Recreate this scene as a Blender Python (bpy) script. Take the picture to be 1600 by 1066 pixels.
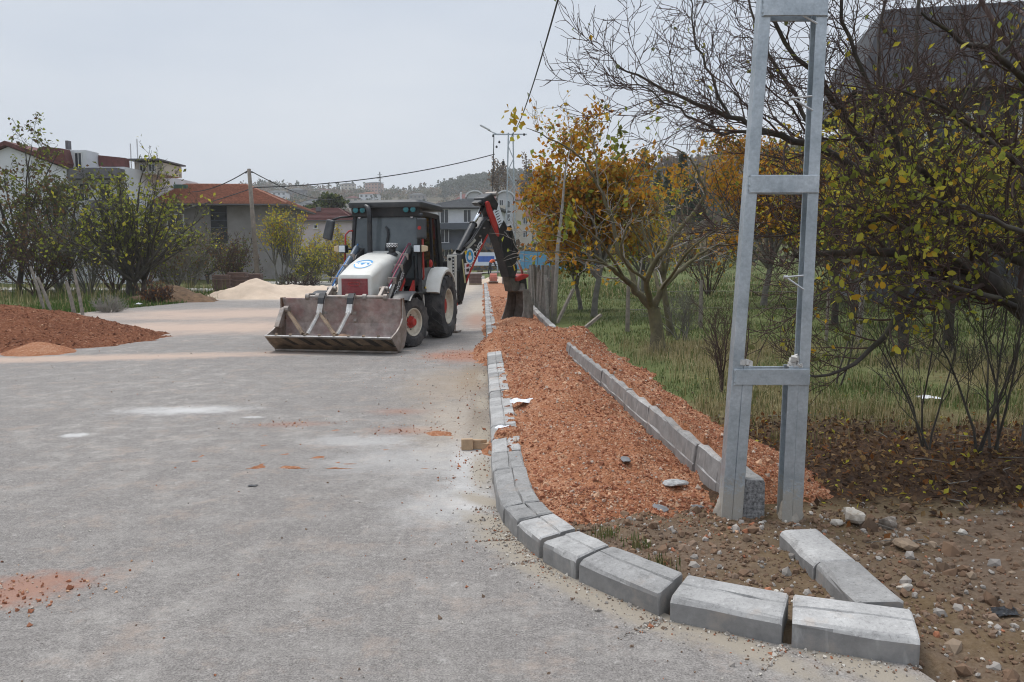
import bpy, bmesh, math, random
import numpy as np
from math import sin, cos, pi, radians, atan, tan, sqrt
from mathutils import Vector, Matrix

HAZE_DENSITY = 0.00036
S = bpy.context.scene
COL = S.collection
for _o in list(bpy.data.objects):
    bpy.data.objects.remove(_o)

# ------------------------------------------------------------------ camera
FPX = 1230.0
TH = atan(121 / FPX)
CT, ST = cos(TH), sin(TH)
CAMZ = 1.6
cam_d = bpy.data.cameras.new('camera')
cam_d.sensor_width = 36.0
cam_d.lens = 36.0 * FPX / 1600.0
cam_d.clip_start = 0.05
cam_d.clip_end = 9000.0
cam = bpy.data.objects.new('camera', cam_d)
COL.objects.link(cam)
cam.location = (0, 0, CAMZ)
cam.rotation_euler = (pi / 2 - TH, 0, 0)
S.camera = cam

# ------------------------------------------------------------------ world and sun: overcast
SUN_EL, SUN_ROT = radians(66), radians(318)
W = bpy.data.worlds.new('World')
S.world = W
W.use_nodes = True
wn, wl = W.node_tree.nodes, W.node_tree.links
wn.clear()
w_out = wn.new('ShaderNodeOutputWorld')
w_bg = wn.new('ShaderNodeBackground')
w_bg.inputs['Strength'].default_value = 0.1
w_sky = wn.new('ShaderNodeTexSky')
w_sky.sky_type = 'NISHITA'
w_sky.sun_disc = False
w_sky.sun_elevation = SUN_EL
w_sky.sun_rotation = SUN_ROT
w_sky.air_density = 1.0
w_sky.dust_density = 4.0
w_tc = wn.new('ShaderNodeTexCoord')
w_map = wn.new('ShaderNodeMapping')
w_map.inputs['Scale'].default_value = (1.0, 1.0, 3.5)
w_noise = wn.new('ShaderNodeTexNoise')
w_noise.inputs['Scale'].default_value = 1.7
w_noise.inputs['Detail'].default_value = 5.0
w_ramp = wn.new('ShaderNodeValToRGB')
w_ramp.color_ramp.elements[0].position = 0.3
w_ramp.color_ramp.elements[0].color = (4.05, 4.62, 5.5, 1)
w_ramp.color_ramp.elements[1].position = 0.75
w_ramp.color_ramp.elements[1].color = (5.65, 6.0, 6.5, 1)
w_mix = wn.new('ShaderNodeMixRGB')
w_mix.inputs[0].default_value = 0.9
wl.new(w_tc.outputs['Generated'], w_map.inputs[0])
wl.new(w_map.outputs[0], w_noise.inputs['Vector'])
wl.new(w_noise.outputs['Fac'], w_ramp.inputs[0])
wl.new(w_sky.outputs[0], w_mix.inputs[1])
wl.new(w_ramp.outputs[0], w_mix.inputs[2])
w_sep = wn.new('ShaderNodeSeparateXYZ'); wl.new(w_tc.outputs['Generated'], w_sep.inputs[0])
w_mr = wn.new('ShaderNodeMapRange'); w_mr.interpolation_type = 'SMOOTHSTEP'   # an overcast sky is brighter towards the zenith
w_mr.inputs[1].default_value = 0.25; w_mr.inputs[2].default_value = 1.0; w_mr.inputs[3].default_value = 1.0; w_mr.inputs[4].default_value = 1.85
wl.new(w_sep.outputs[2], w_mr.inputs[0])
w_vm = wn.new('ShaderNodeVectorMath'); w_vm.operation = 'SCALE'
wl.new(w_mix.outputs[0], w_vm.inputs[0]); wl.new(w_mr.outputs[0], w_vm.inputs['Scale'])
wl.new(w_vm.outputs[0], w_bg.inputs['Color'])
wl.new(w_bg.outputs[0], w_out.inputs['Surface'])

sun_d = bpy.data.lights.new('sun', 'SUN')
sun_d.energy = 1.5
sun_d.angle = radians(24)
sun_d.color = (1.0, 0.97, 0.93)
sun = bpy.data.objects.new('sun', sun_d)
COL.objects.link(sun)
_sd = Vector((sin(SUN_ROT) * cos(SUN_EL), cos(SUN_ROT) * cos(SUN_EL), sin(SUN_EL)))
sun.rotation_euler = _sd.to_track_quat('Z', 'Y').to_euler()
sun.location = (0, -20, 60)

S.view_settings.view_transform = 'Standard'
S.view_settings.look = 'None'
S.view_settings.gamma = 1.0
S.view_settings.exposure = 0.42
S.view_settings.use_curve_mapping = False
S.render.engine = 'CYCLES'
S.cycles.use_denoising = True
S.cycles.filter_width = 1.1
S.cycles.max_bounces = 6
S.cycles.transparent_max_bounces = 12
S.cycles.volume_bounces = 2

# ------------------------------------------------------------------ view geometry of the site survey
def ray(px, py):
    u = (px - 800) / FPX
    v = (py - 533) / FPX
    f = CT - v * ST
    d = ST + v * CT
    return u / f, d / f
def G(px, py, z=0.0):
    a, b = ray(px, py)
    Y = (CAMZ - z) / b
    return np.array((a * Y, Y, z))
def A(px, py, Y):
    a, b = ray(px, py)
    return np.array((a * Y, Y, CAMZ - b * Y))
def onplane(px, py, p0, n):
    a, b = ray(px, py)
    d = np.array((a, 1.0, -b))
    o = np.array((0, 0, CAMZ))
    t = np.dot(np.array(p0) - o, n) / np.dot(d, n)
    return o + d * t

# ------------------------------------------------------------------ noise
def _h(ix, iy, seed):
    n = (ix.astype(np.int64) * 374761393 + iy.astype(np.int64) * 668265263 + seed * 974634347) & 0x7fffffff
    n = ((n ^ (n >> 13)) * 1274126177) & 0x7fffffff
    n = n ^ (n >> 16)
    return (n & 0xffff) / 65535.0
def vnoise(x, y, seed=0):
    x = np.asarray(x, float); y = np.asarray(y, float)
    x, y = np.broadcast_arrays(x, y)
    ix = np.floor(x); iy = np.floor(y)
    fx = x - ix; fy = y - iy
    fx = fx * fx * (3 - 2 * fx); fy = fy * fy * (3 - 2 * fy)
    a = _h(ix, iy, seed); b = _h(ix + 1, iy, seed); c = _h(ix, iy + 1, seed); d = _h(ix + 1, iy + 1, seed)
    return (a + (b - a) * fx) * (1 - fy) + (c + (d - c) * fx) * fy
def fbm(x, y, seed=0, octv=4):
    s = 0.0; a = 0.5; t = 0.0
    x = np.asarray(x, float); y = np.asarray(y, float)
    for k in range(octv):
        s = s + a * vnoise(x * 2 ** k + 17.3 * k, y * 2 ** k - 9.1 * k, seed + k)
        t += a; a *= 0.5
    return s / t * 2 - 1
def sst(a, b, x):
    t = np.clip((np.asarray(x, float) - a) / (b - a), 0, 1)
    return t * t * (3 - 2 * t)

# ------------------------------------------------------------------ materials
MATS = {}
def nlink(nt, a, b): nt.links.new(a, b)
def base_mat(name, rough=0.8, metal=0.0, spec=0.5):
    m = bpy.data.materials.new(name)
    m.use_nodes = True
    b = m.node_tree.nodes['Principled BSDF']
    b.inputs['Roughness'].default_value = rough
    b.inputs['Metallic'].default_value = metal
    b.inputs['Specular IOR Level'].default_value = spec
    MATS[name] = m
    return m, m.node_tree, b
def noise_node(nt, vec, scale, detail=4, rough=0.6):
    n = nt.nodes.new('ShaderNodeTexNoise')
    n.inputs['Scale'].default_value = scale
    n.inputs['Detail'].default_value = detail
    n.inputs['Roughness'].default_value = rough
    nt.links.new(vec, n.inputs['Vector'])
    return n.outputs['Fac']
def ramp(nt, fac, stops):
    r = nt.nodes.new('ShaderNodeValToRGB')
    e = r.color_ramp.elements
    while len(e) > 1: e.remove(e[0])
    for i, (p, c) in enumerate(stops):
        el = e[0] if i == 0 else e.new(p)
        el.position = p
        el.color = (c[0], c[1], c[2], 1) if not np.isscalar(c) else (c, c, c, 1)
    nt.links.new(fac, r.inputs[0])
    return r.outputs[0]
def mixc(nt, fac, a, b, mode='MIX'):
    m = nt.nodes.new('ShaderNodeMixRGB')
    m.blend_type = mode
    for i, v in ((0, fac), (1, a), (2, b)):
        if hasattr(v, 'is_output'): nt.links.new(v, m.inputs[i])
        elif i == 0: m.inputs[0].default_value = v
        else: m.inputs[i].default_value = (v[0], v[1], v[2], 1)
    return m.outputs[0]
def mth(nt, op, a, b=None, c=None):
    m = nt.nodes.new('ShaderNodeMath'); m.operation = op
    for i, v in enumerate((a, b, c)):
        if v is None: continue
        if hasattr(v, 'is_output'): nt.links.new(v, m.inputs[i])
        else: m.inputs[i].default_value = v
    return m.outputs[0]
def bump(nt, b, h, strength=0.3, dist=0.02):
    n = nt.nodes.new('ShaderNodeBump')
    n.inputs['Strength'].default_value = strength
    n.inputs['Distance'].default_value = dist
    nt.links.new(h, n.inputs['Height'])
    nt.links.new(n.outputs[0], b.inputs['Normal'])
def objco(nt):
    return nt.nodes.new('ShaderNodeTexCoord').outputs['Object']
def posco(nt):
    return nt.nodes.new('ShaderNodeNewGeometry').outputs['Position']
def rnd(nt):
    return nt.nodes.new('ShaderNodeObjectInfo').outputs['Random']

def mat(name, col, rough=0.8, metal=0.0, var=0.25, scale=3.0, bmp=0.0, bscale=40.0, dirt=None, dirt_amt=0.5, dscale=2.5, randv=0.0, spec=0.5):
    """colour with mottling, optional dirt of its own colour and fine relief"""
    if name in MATS: return MATS[name]
    m, nt, b = base_mat(name, rough, metal, spec)
    co = objco(nt)
    n = noise_node(nt, co, scale, 6, 0.65)
    lo = [c * (1 - var) for c in col]; hi = [min(1, c * (1 + var)) for c in col]
    c = ramp(nt, n, [(0.3, lo), (0.7, hi)])
    if dirt is not None:
        d = noise_node(nt, co, dscale, 8, 0.7)
        f = ramp(nt, d, [(0.45, (0, 0, 0)), (0.68, (dirt_amt,) * 3)])
        c = mixc(nt, f, c, dirt)
    if randv > 0:
        f = mth(nt, 'MULTIPLY_ADD', rnd(nt), 2 * randv, 1 - randv)
        cc = nt.nodes.new('ShaderNodeCombineColor')
        for i in range(3): nt.links.new(f, cc.inputs[i])
        c = mixc(nt, 1.0, c, cc.outputs[0], 'MULTIPLY')
    nt.links.new(c, b.inputs['Base Color'])
    if bmp > 0:
        bump(nt, b, noise_node(nt, co, bscale, 6, 0.7), bmp, 0.01)
    return m
def leaf_mat(name, col, var=0.35, scale=1.2, trans=0.5):
    if name in MATS: return MATS[name]
    m, nt, b = base_mat(name, 0.6, 0, 0.3)
    n = noise_node(nt, posco(nt), scale, 3)
    c = ramp(nt, n, [(0.3, [v * (1 - var) for v in col]), (0.7, [min(1, v * (1 + var)) for v in col])])
    nt.links.new(c, b.inputs['Base Color'])
    t = nt.nodes.new('ShaderNodeBsdfTranslucent')
    nt.links.new(c, t.inputs['Color'])
    x = nt.nodes.new('ShaderNodeMixShader')
    x.inputs[0].default_value = trans
    nt.links.new(b.outputs[0], x.inputs[1]); nt.links.new(t.outputs[0], x.inputs[2])
    nt.links.new(x.outputs[0], nt.nodes['Material Output'].inputs['Surface'])
    return m

# ------------------------------------------------------------------ mesh building
def np_mesh(name, V, polys, mats, mi=None, smooth=False):
    """polys: list of int arrays (N,k); mi: matching list of int arrays or None"""
    me = bpy.data.meshes.new(name)
    V = np.ascontiguousarray(V, dtype=np.float32)
    me.vertices.add(len(V)); me.vertices.foreach_set('co', V.ravel())
    polys = [np.asarray(p, dtype=np.int32) for p in polys if len(p)]
    loops = np.concatenate([p.ravel() for p in polys])
    tot = np.concatenate([np.full(len(p), p.shape[1], np.int32) for p in polys])
    st = np.concatenate(([0], np.cumsum(tot)[:-1])).astype(np.int32)
    me.loops.add(len(loops)); me.loops.foreach_set('vertex_index', loops)
    me.polygons.add(len(tot)); me.polygons.foreach_set('loop_start', st)
    if mi is not None:
        me.polygons.foreach_set('material_index', np.concatenate([np.asarray(x, np.int32) for x in mi if len(x)]))
    me.polygons.foreach_set('use_smooth', np.full(len(tot), bool(smooth)))
    for m in mats: me.materials.append(m)
    me.update(calc_edges=True); me.validate(verbose=False)
    return me
def link(name, me, parent=None, label=None, cat=None, group=None, kind=None):
    o = bpy.data.objects.new(name, me)
    COL.objects.link(o)
    if parent is not None: o.parent = parent
    tag(o, label, cat, group, kind)
    return o
def tag(o, label=None, cat=None, group=None, kind=None):
    if label: o['label'] = label
    if cat: o['category'] = cat
    if group: o['group'] = group
    if kind: o['kind'] = kind
def thing(name, loc, label, cat, group=None, rotz=0.0):
    o = bpy.data.objects.new(name, None)
    o.empty_display_size = 0.2
    COL.objects.link(o)
    o.location = [float(v) for v in loc]
    o.rotation_euler = (0, 0, rotz)
    tag(o, label, cat, group)
    return o

class MB:
    def __init__(s): s.v = []; s.f = []; s.m = []; s.cur = 0
    def add(s, verts, faces):
        b = len(s.v)
        s.v += [tuple(float(q) for q in p) for p in verts]
        s.f += [tuple(b + i for i in f) for f in faces]
        s.m += [s.cur] * len(faces)
        return s
    def box(s, c, d, rot=None, taper=1.0):
        x, y, z = d[0] / 2, d[1] / 2, d[2] / 2
        t = taper
        P = [(-x, -y, -z), (x, -y, -z), (x, y, -z), (-x, y, -z), (-x * t, -y * t, z), (x * t, -y * t, z), (x * t, y * t, z), (-x * t, y * t, z)]
        if rot is not None: P = [tuple(rot @ Vector(p)) for p in P]
        P = [(p[0] + c[0], p[1] + c[1], p[2] + c[2]) for p in P]
        return s.add(P, [(0, 3, 2, 1), (4, 5, 6, 7), (0, 1, 5, 4), (1, 2, 6, 5), (2, 3, 7, 6), (3, 0, 4, 7)])
    def bar(s, p, q, w, h, up=(0, 0, 1)):
        p, q = Vector(p), Vector(q)
        t = (q - p).normalized(); up = Vector(up)
        sx = t.cross(up)
        if sx.length < 1e-4: sx = t.cross(Vector((1, 0, 0)))
        sx.normalize(); sz = sx.cross(t)
        P = []
        for e in (p, q):
            for a, b in ((-1, -1), (1, -1), (1, 1), (-1, 1)):
                P.append(e + sx * (a * w / 2) + sz * (b * h / 2))
        return s.add(P, [(3, 2, 1, 0), (4, 5, 6, 7), (0, 1, 5, 4), (1, 2, 6, 5), (2, 3, 7, 6), (3, 0, 4, 7)])
    def prism(s, poly, off):
        """polygon of 3d points and the offset of the opposite cap"""
        n = len(poly); off = Vector(off)
        P = [Vector(p) for p in poly]
        Q = [p + off for p in P]
        F = [tuple(range(n - 1, -1, -1)), tuple(range(n, 2 * n))]
        for i in range(n):
            j = (i + 1) % n
            F.append((i, j, n + j, n + i))
        return s.add(P + Q, F)
    def tube(s, pts, r, n=8, cap=True):
        pts = [Vector(p) for p in pts]
        k = len(pts)
        rs = r if hasattr(r, '__len__') else [r] * k
        V = []; ref = None
        for i, p in enumerate(pts):
            t = (pts[min(i + 1, k - 1)] - pts[max(i - 1, 0)]).normalized()
            if ref is None:
                ref = Vector((0, 0, 1)) if abs(t.z) < 0.9 else Vector((1, 0, 0))
            u = t.cross(ref)
            if u.length < 1e-4: u = t.cross(Vector((0.3, 1, 0.2)))
            u.normalize(); w = u.cross(t)
            ref = w
            for j in range(n):
                a = 2 * pi * j / n
                V.append(p + (u * cos(a) + w * sin(a)) * rs[i])
        F = []
        for i in range(k - 1):
            for j in range(n):
                jj = (j + 1) % n
                F.append((i * n + j, i * n + jj, (i + 1) * n + jj, (i + 1) * n + j))
        if cap:
            F.append(tuple(range(n - 1, -1, -1))); F.append(tuple((k - 1) * n + j for j in range(n)))
        return s.add(V, F)
    def lathe(s, prof, c, axis='X', n=32, a0=0.0, a1=2 * pi):
        """prof: (offset along axis, radius)"""
        full = abs(a1 - a0 - 2 * pi) < 1e-6
        m = n if full else n + 1
        V = []; k = len(prof)
        for j in range(m):
            a = a0 + (a1 - a0) * j / n
            for (o, r) in prof:
                if axis == 'X': V.append((c[0] + o, c[1] + r * cos(a), c[2] + r * sin(a)))
                elif axis == 'Y': V.append((c[0] + r * cos(a), c[1] + o, c[2] + r * sin(a)))
                else: V.append((c[0] + r * cos(a), c[1] + r * sin(a), c[2] + o))
        F = []
        for j in range(n):
            jj = (j + 1) % m
            for i in range(k - 1):
                F.append((j * k + i, j * k + i + 1, jj * k + i + 1, jj * k + i))
        return s.add(V, F)
    def me(s, name, mats, smooth=False):
        me = bpy.data.meshes.new(name)
        me.from_pydata(s.v, [], s.f)
        if not isinstance(mats, (list, tuple)): mats = [mats]
        for m in mats: me.materials.append(m)
        if len(mats) > 1:
            me.polygons.foreach_set('material_index', np.array(s.m, np.int32))
        me.update(); me.validate(verbose=False)
        bm = bmesh.new(); bm.from_mesh(me)
        bmesh.ops.recalc_face_normals(bm, faces=bm.faces[:])
        bm.to_mesh(me); bm.free()
        if smooth: me.polygons.foreach_set('use_smooth', np.ones(len(me.polygons), bool))
        return me
    def build(s, name, mats, parent=None, smooth=False, bevel=0.0, label=None, cat=None, group=None, kind=None, auto=None):
        me = s.me(name, mats, smooth)
        o = link(name, me, parent, label, cat, group, kind)
        if bevel > 0:
            b = o.modifiers.new('bevel', 'BEVEL'); b.width = bevel; b.segments = 2; b.limit_method = 'ANGLE'; b.angle_limit = radians(35)
        if auto is not None:
            me.set_sharp_from_angle(angle=radians(auto))
        return o

def text_obj(name, s, size, M, material, parent, extrude=0.002):
    cu = bpy.data.curves.new('t', 'FONT')
    cu.body = s; cu.size = size; cu.extrude = extrude; cu.align_x = 'CENTER'; cu.align_y = 'CENTER'
    cu.resolution_u = 2
    ob = bpy.data.objects.new('t', cu); COL.objects.link(ob)
    dg = bpy.context.evaluated_depsgraph_get()
    me = bpy.data.meshes.new_from_object(ob.evaluated_get(dg))
    bpy.data.objects.remove(ob); bpy.data.curves.remove(cu)
    me.transform(M)
    me.materials.clear(); me.materials.append(material)
    me.name = name
    return link(name, me, parent)
def frame_matrix(o, x, y):
    x = Vector(x).normalized(); y = Vector(y); y = (y - x * y.dot(x)).normalized(); z = x.cross(y)
    M = Matrix((x, y, z)).transposed().to_4x4(); M.translation = Vector(o)
    return M

# scattered bits ------------------------------------------------------------
OCT = np.array([(1, 0, 0), (-1, 0, 0), (0, 1, 0), (0, -1, 0), (0, 0, 1), (0, 0, -1)], float)
OCTF = np.array([(0, 2, 4), (2, 1, 4), (1, 3, 4), (3, 0, 4), (2, 0, 5), (1, 2, 5), (3, 1, 5), (0, 3, 5)])
def rand_rot(rng, n):
    q = rng.normal(size=(n, 4)); q /= np.linalg.norm(q, axis=1)[:, None]
    w, x, y, z = q.T
    return np.stack([np.stack([1 - 2 * (y * y + z * z), 2 * (x * y - z * w), 2 * (x * z + y * w)], -1),
                     np.stack([2 * (x * y + z * w), 1 - 2 * (x * x + z * z), 2 * (y * z - x * w)], -1),
                     np.stack([2 * (x * z - y * w), 2 * (y * z + x * w), 1 - 2 * (x * x + y * y)], -1)], 1)
_g = (1 + 5 ** .5) / 2
ICO = np.array([(-1, _g, 0), (1, _g, 0), (-1, -_g, 0), (1, -_g, 0), (0, -1, _g), (0, 1, _g), (0, -1, -_g), (0, 1, -_g), (_g, 0, -1), (_g, 0, 1), (-_g, 0, -1), (-_g, 0, 1)]) / 1.9
ICOF = np.array([(0, 11, 5), (0, 5, 1), (0, 1, 7), (0, 7, 10), (0, 10, 11), (1, 5, 9), (5, 11, 4), (11, 10, 2), (10, 7, 6), (7, 1, 8), (3, 9, 4), (3, 4, 2), (3, 2, 6), (3, 6, 8), (3, 8, 9), (4, 9, 5), (2, 4, 11), (6, 2, 10), (8, 6, 7), (9, 8, 1)])
def pebbles(name, P, size, mats, seed=0, parent=None, label=None, kind='stuff', probs=None, ico=False):
    rng = np.random.default_rng(seed)
    n = len(P)
    BV, BF = (ICO, ICOF) if ico else (OCT, OCTF)
    nv, nf = len(BV), len(BF)
    q = 0.22 if ico else 0.35
    V = BV[None] * (1 + rng.uniform(-q, q, (n, nv, 1)))
    V = V + rng.normal(0, 0.07 if ico else 0.15, (n, nv, 3))
    V = V * rng.uniform(0.6, 1.1, (n, 1, 3))
    R = rand_rot(rng, n)
    V = np.einsum('nij,nkj->nki', R, V) * np.asarray(size).reshape(-1, 1, 1)
    V = V + P[:, None, :]
    F = (BF[None] + (np.arange(n) * nv)[:, None, None]).reshape(-1, 3)
    mi = np.repeat(rng.choice(len(mats), n, p=probs), nf)
    me = np_mesh(name, V.reshape(-1, 3), [F], mats, [mi])
    return link(name, me, parent, label, None, None, kind)
def leaf_arrays(P, size, rng, droop=0.0, up=0.35, aspect=0.62):
    """folded four-point leaves, two triangles each; returns V (n*4,3), F (n*2,3)"""
    n = len(P)
    d = rng.normal(size=(n, 3)); d[:, 2] -= droop
    d /= np.linalg.norm(d, axis=1)[:, None]
    nn = rng.normal(size=(n, 3)); nn[:, 2] += up
    s = np.cross(d, nn); s /= np.linalg.norm(s, axis=1)[:, None] + 1e-9
    nn = np.cross(s, d)
    L = np.asarray(size).reshape(-1, 1) * np.ones((n, 1))
    w = L * aspect / 2
    V = np.empty((n, 4, 3))
    V[:, 0] = P
    V[:, 1] = P + d * L * 0.5 + s * w + nn * L * 0.10
    V[:, 2] = P + d * L
    V[:, 3] = P + d * L * 0.5 - s * w + nn * L * 0.10
    b = (np.arange(n) * 4)[:, None]
    F = np.concatenate([b + np.array([[0, 1, 2]]), b + np.array([[0, 2, 3]])], 1).reshape(-1, 3)
    return V.reshape(-1, 3), F
def leaves(name, P, size, mats, seed, parent=None, label=None, kind='stuff', probs=None, droop=0.0, up=0.35, aspect=0.62):
    rng = np.random.default_rng(seed)
    V, F = leaf_arrays(P, size, rng, droop, up, aspect)
    mi = np.repeat(rng.choice(len(mats), len(P), p=probs), 2)
    return link(name, np_mesh(name, V, [F], mats, [mi]), parent, label, None, None, kind)
# ================================================================== SETTING: ground, road, beds, hills
# road-side foot line of the pavement kerb, near to far
KO = [G(1438, 1041)[:2], G(1235, 1012)[:2], G(1222, 1008)[:2], G(1045, 970)[:2], G(1030, 964)[:2], G(903, 908)[:2], G(899, 906)[:2], G(847, 877)[:2],
      G(842, 873)[:2], G(808, 844)[:2], G(807, 842)[:2], G(787, 820)[:2], G(786, 819)[:2], G(774, 790)[:2]]
KO = [np.array(p) for p in KO]
def x_out(y):
    return -0.179 - 0.0365 * (y - 6.74)
_yb = [3.0, 3.154, 3.4, 3.45, 3.85, 4.12, 4.45, 4.71, 5.1, 5.5, 70.0]
_xb = [1.63, 1.166, 0.706, 0.67, 0.33, 0.163, 0.03, -0.052, -0.111, -0.137, float(x_out(70.0))]
def x_edge(y):
    return np.interp(y, _yb, _xb)
KW = 0.235
def x_in(y):
    y = np.asarray(y, float)
    yi = [3.2, 3.42, 3.65, 4.07, 4.35, 4.62, 4.87, 5.2, 5.55, 70]
    xi = [1.66, 1.2, 0.79, 0.43, 0.26, 0.17, 0.125, 0.11, 0.1, float(x_out(70.0)) + KW]
    return np.interp(y, yi, xi)
def x_rk(y):  # left face of the back kerb
    return np.interp(y, [4.69, 12.4, 25.8, 70], [1.41, 0.94, 0.58, -0.7])
def road_left(y):
    return np.interp(y, [-10, 8, 18, 22, 25, 31, 37, 41, 46, 58, 70], [-60, -60, -34, -22, -14.2, -13.6, -13.4, -12.6, -9.2, -7.6, -7.4])

def ridge(a):
    px = 800 + FPX * a
    e = np.interp(px, [-400, 200, 440, 560, 640, 690, 740, 790, 850, 950, 1010, 1100, 1300, 1800], [.075, .08, .088, .089, .088, .09, .099, .104, .1, .095, .108, .118, .13, .15])
    R = np.interp(px, [-400, 760, 850, 980, 1100, 1800], [900, 900, 800, 420, 330, 330])
    return e, R
def far_h(x, y):
    r = np.sqrt(x * x + y * y)
    a = np.where(y > 1, x / np.maximum(y, 1.0), np.sign(x) * 3)
    a = np.clip(a, -1.2, 1.2)
    e, R = ridge(a)
    r0 = np.where(R > 600, 230.0, 110.0)
    t = np.clip((r - r0) / (R - r0), 0, 1)
    up = t ** 1.15
    h = e * R * up
    over = np.clip((r - R) / 900.0, 0, 1)
    h = h * (1 - 0.75 * sst(0, 1, over))
    h = h * sst(-0.05, 0.25, y / (r + 1))
    rough = sst(200, 420, r) * 0.05 * h * fbm(x / 120.0, y / 120.0, 5, 3)
    return h + rough
def raise_far(y):
    return 0.7 * sst(61, 74, y)
def ground_h(x, y):
    x = np.asarray(x, float); y = np.asarray(y, float)
    xb = x_edge(np.clip(y, 3.0, 70)) + np.clip(3.0 - y, 0, 40) * .3 - .05 * (y < 3.02)
    right = sst(0.05, 0.2, x - xb)
    z = -0.07 + right * (0.105 + 0.035 * fbm(x * 1.3, y * 1.3, 1) + (0.022 * fbm(x * 6, y * 6, 2) + .03 * fbm(x * 4, y * 4, 6, 4) * sst(6, 5, y)) * sst(14, 7, y))
    z = z - .07 * (sst(.1, .25, x - x_in(np.clip(y, 3.2, 70))) * sst(.0, -.1, x - x_rk(np.maximum(y, 4.7))) * sst(4.7, 5.3, y) * (y < 62))
    z = z + right * 0.04 * sst(1.9, 3.4, x) + right * 0.25 * sst(4, 14, x - 0.1 * y) * fbm(x * 0.25, y * 0.25, 3, 2)
    z = z + right * np.clip(x - 5, 0, 60) * 0.018
    left = sst(0.25, 1.2, road_left(np.clip(y, -10, 70)) - x) * (y > 5)
    z = z + left * (0.12 + 0.12 * fbm(x * 0.5, y * 0.5, 4, 3))
    return z + raise_far(y) + far_h(x, y)

# zone weights of the ground cover: red = bare soil, green = leaf litter, blue = fresh grass
def zones(x, y):
    wob = 0.5 * fbm(x * 0.9, y * 0.9, 11, 4)
    right = x > x_edge(np.clip(y, 3, 70)) - 0.3
    soil = sst(5.35, 4.75, y + wob + 0.08 * (x - 2)) * right
    litter = sst(8.1, 6.7, y + wob * 1.3 - 0.10 * (x - 2)) * (1 - soil) * right
    grass = sst(0.36, 0.56, 0.5 + 0.5 * fbm(x * 0.28, y * 0.28, 12, 3) + 0.34 * sst(13, 19, y) - 0.25 * sst(9.5, 7.5, y) + 0.05) * (1 - soil) * (1 - litter)
    grass = np.where(right, grass, 0.75 * sst(0.2, 0.5, 0.5 + 0.5 * fbm(x * 0.3, y * 0.3, 13, 3)))
    return soil, litter, grass

def axis(pts):
    out = []
    for (a, b, n) in pts: out.append(np.linspace(a, b, n, endpoint=False))
    out.append([pts[-1][1]])
    return np.concatenate(out)
def grid_mesh(name, xs, ys, hf, mats, smooth=True, keep=None, attr=None):
    X, Y = np.meshgrid(xs, ys)
    Z = hf(X, Y)
    V = np.stack([X, Y, Z], -1).reshape(-1, 3)
    nx, ny = len(xs), len(ys)
    i = np.arange(nx - 1)[None, :] + (np.arange(ny - 1) * nx)[:, None]
    F = np.stack([i, i + 1, i + 1 + nx, i + nx], -1).reshape(-1, 4)
    if keep is not None:
        K = keep(X, Y, Z).reshape(-1)
        F = F[K[F].any(1)]
        used = np.unique(F); mp = np.zeros(len(V), int); mp[used] = np.arange(len(used))
        V = V[used]; F = mp[F]
    me = np_mesh(name, V, [F], mats, None, smooth)
    if attr:
        w = np.stack(list(attr(V[:, 0], V[:, 1])) + [np.ones(len(V))], -1).astype(np.float32)
        ca = me.color_attributes.new('zone', 'FLOAT_COLOR', 'POINT')
        ca.data.foreach_set('color', w.ravel())
    return me

# ---- ground material
m, nt, b = base_mat('ground_cover', 0.95, 0, 0.15)
P = posco(nt)
at_ = nt.nodes.new('ShaderNodeAttribute'); at_.attribute_name = 'zone'
sep = nt.nodes.new('ShaderNodeSeparateColor'); nt.links.new(at_.outputs['Color'], sep.inputs[0])
n1 = noise_node(nt, P, 0.9, 8, 0.7); n2 = noise_node(nt, P, 9.0, 8, 0.75); n3 = noise_node(nt, P, 45.0, 5, 0.7)
dry = ramp(nt, n2, [(0.3, (.07, .058, .028)), (0.5, (.15, .125, .06)), (0.7, (.24, .20, .105))])
grn = ramp(nt, n2, [(0.3, (.065, .08, .026)), (0.7, (.135, .155, .058))])
soil = mixc(nt, n1, ramp(nt, n2, [(0.3, (.075, .048, .031)), (0.7, (.18, .12, .08))]), ramp(nt, n3, [(0.35, (.12, .085, .06)), (0.7, (.28, .22, .165))]))
lit = ramp(nt, n3, [(0.3, (.025, .016, .010)), (0.55, (.07, .04, .024)), (0.75, (.16, .095, .05))])
moss = ramp(nt, n1, [(0.42, (0, 0, 0)), (0.6, (.75,) * 3)])
soil2 = mixc(nt, moss, soil, ramp(nt, n2, [(0.3, (.09, .06, .022)), (0.7, (.17, .11, .045))]))
soil = mixc(nt, 0.75, soil, soil2)
c = mixc(nt, sep.outputs[2], dry, grn)
c = mixc(nt, sep.outputs[1], c, lit)
c = mixc(nt, sep.outputs[0], c, soil)
# beyond the fields the hill sides: scrub and fallow land
sx = nt.nodes.new('ShaderNodeSeparateXYZ'); nt.links.new(P, sx.inputs[0])
fr = nt.nodes.new('ShaderNodeMapRange'); fr.inputs[1].default_value = 120; fr.inputs[2].default_value = 260
nt.links.new(sx.outputs[1], fr.inputs[0])
hn = noise_node(nt, P, 0.02, 8, 0.65)
hill = ramp(nt, hn, [(0.3, (.035, .04, .02)), (0.5, (.08, .065, .04)), (0.65, (.14, .12, .08))])
c = mixc(nt, fr.outputs[0], c, hill)
nt.links.new(c, b.inputs['Base Color'])
bump(nt, b, n2, 0.6, 0.04)

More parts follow.
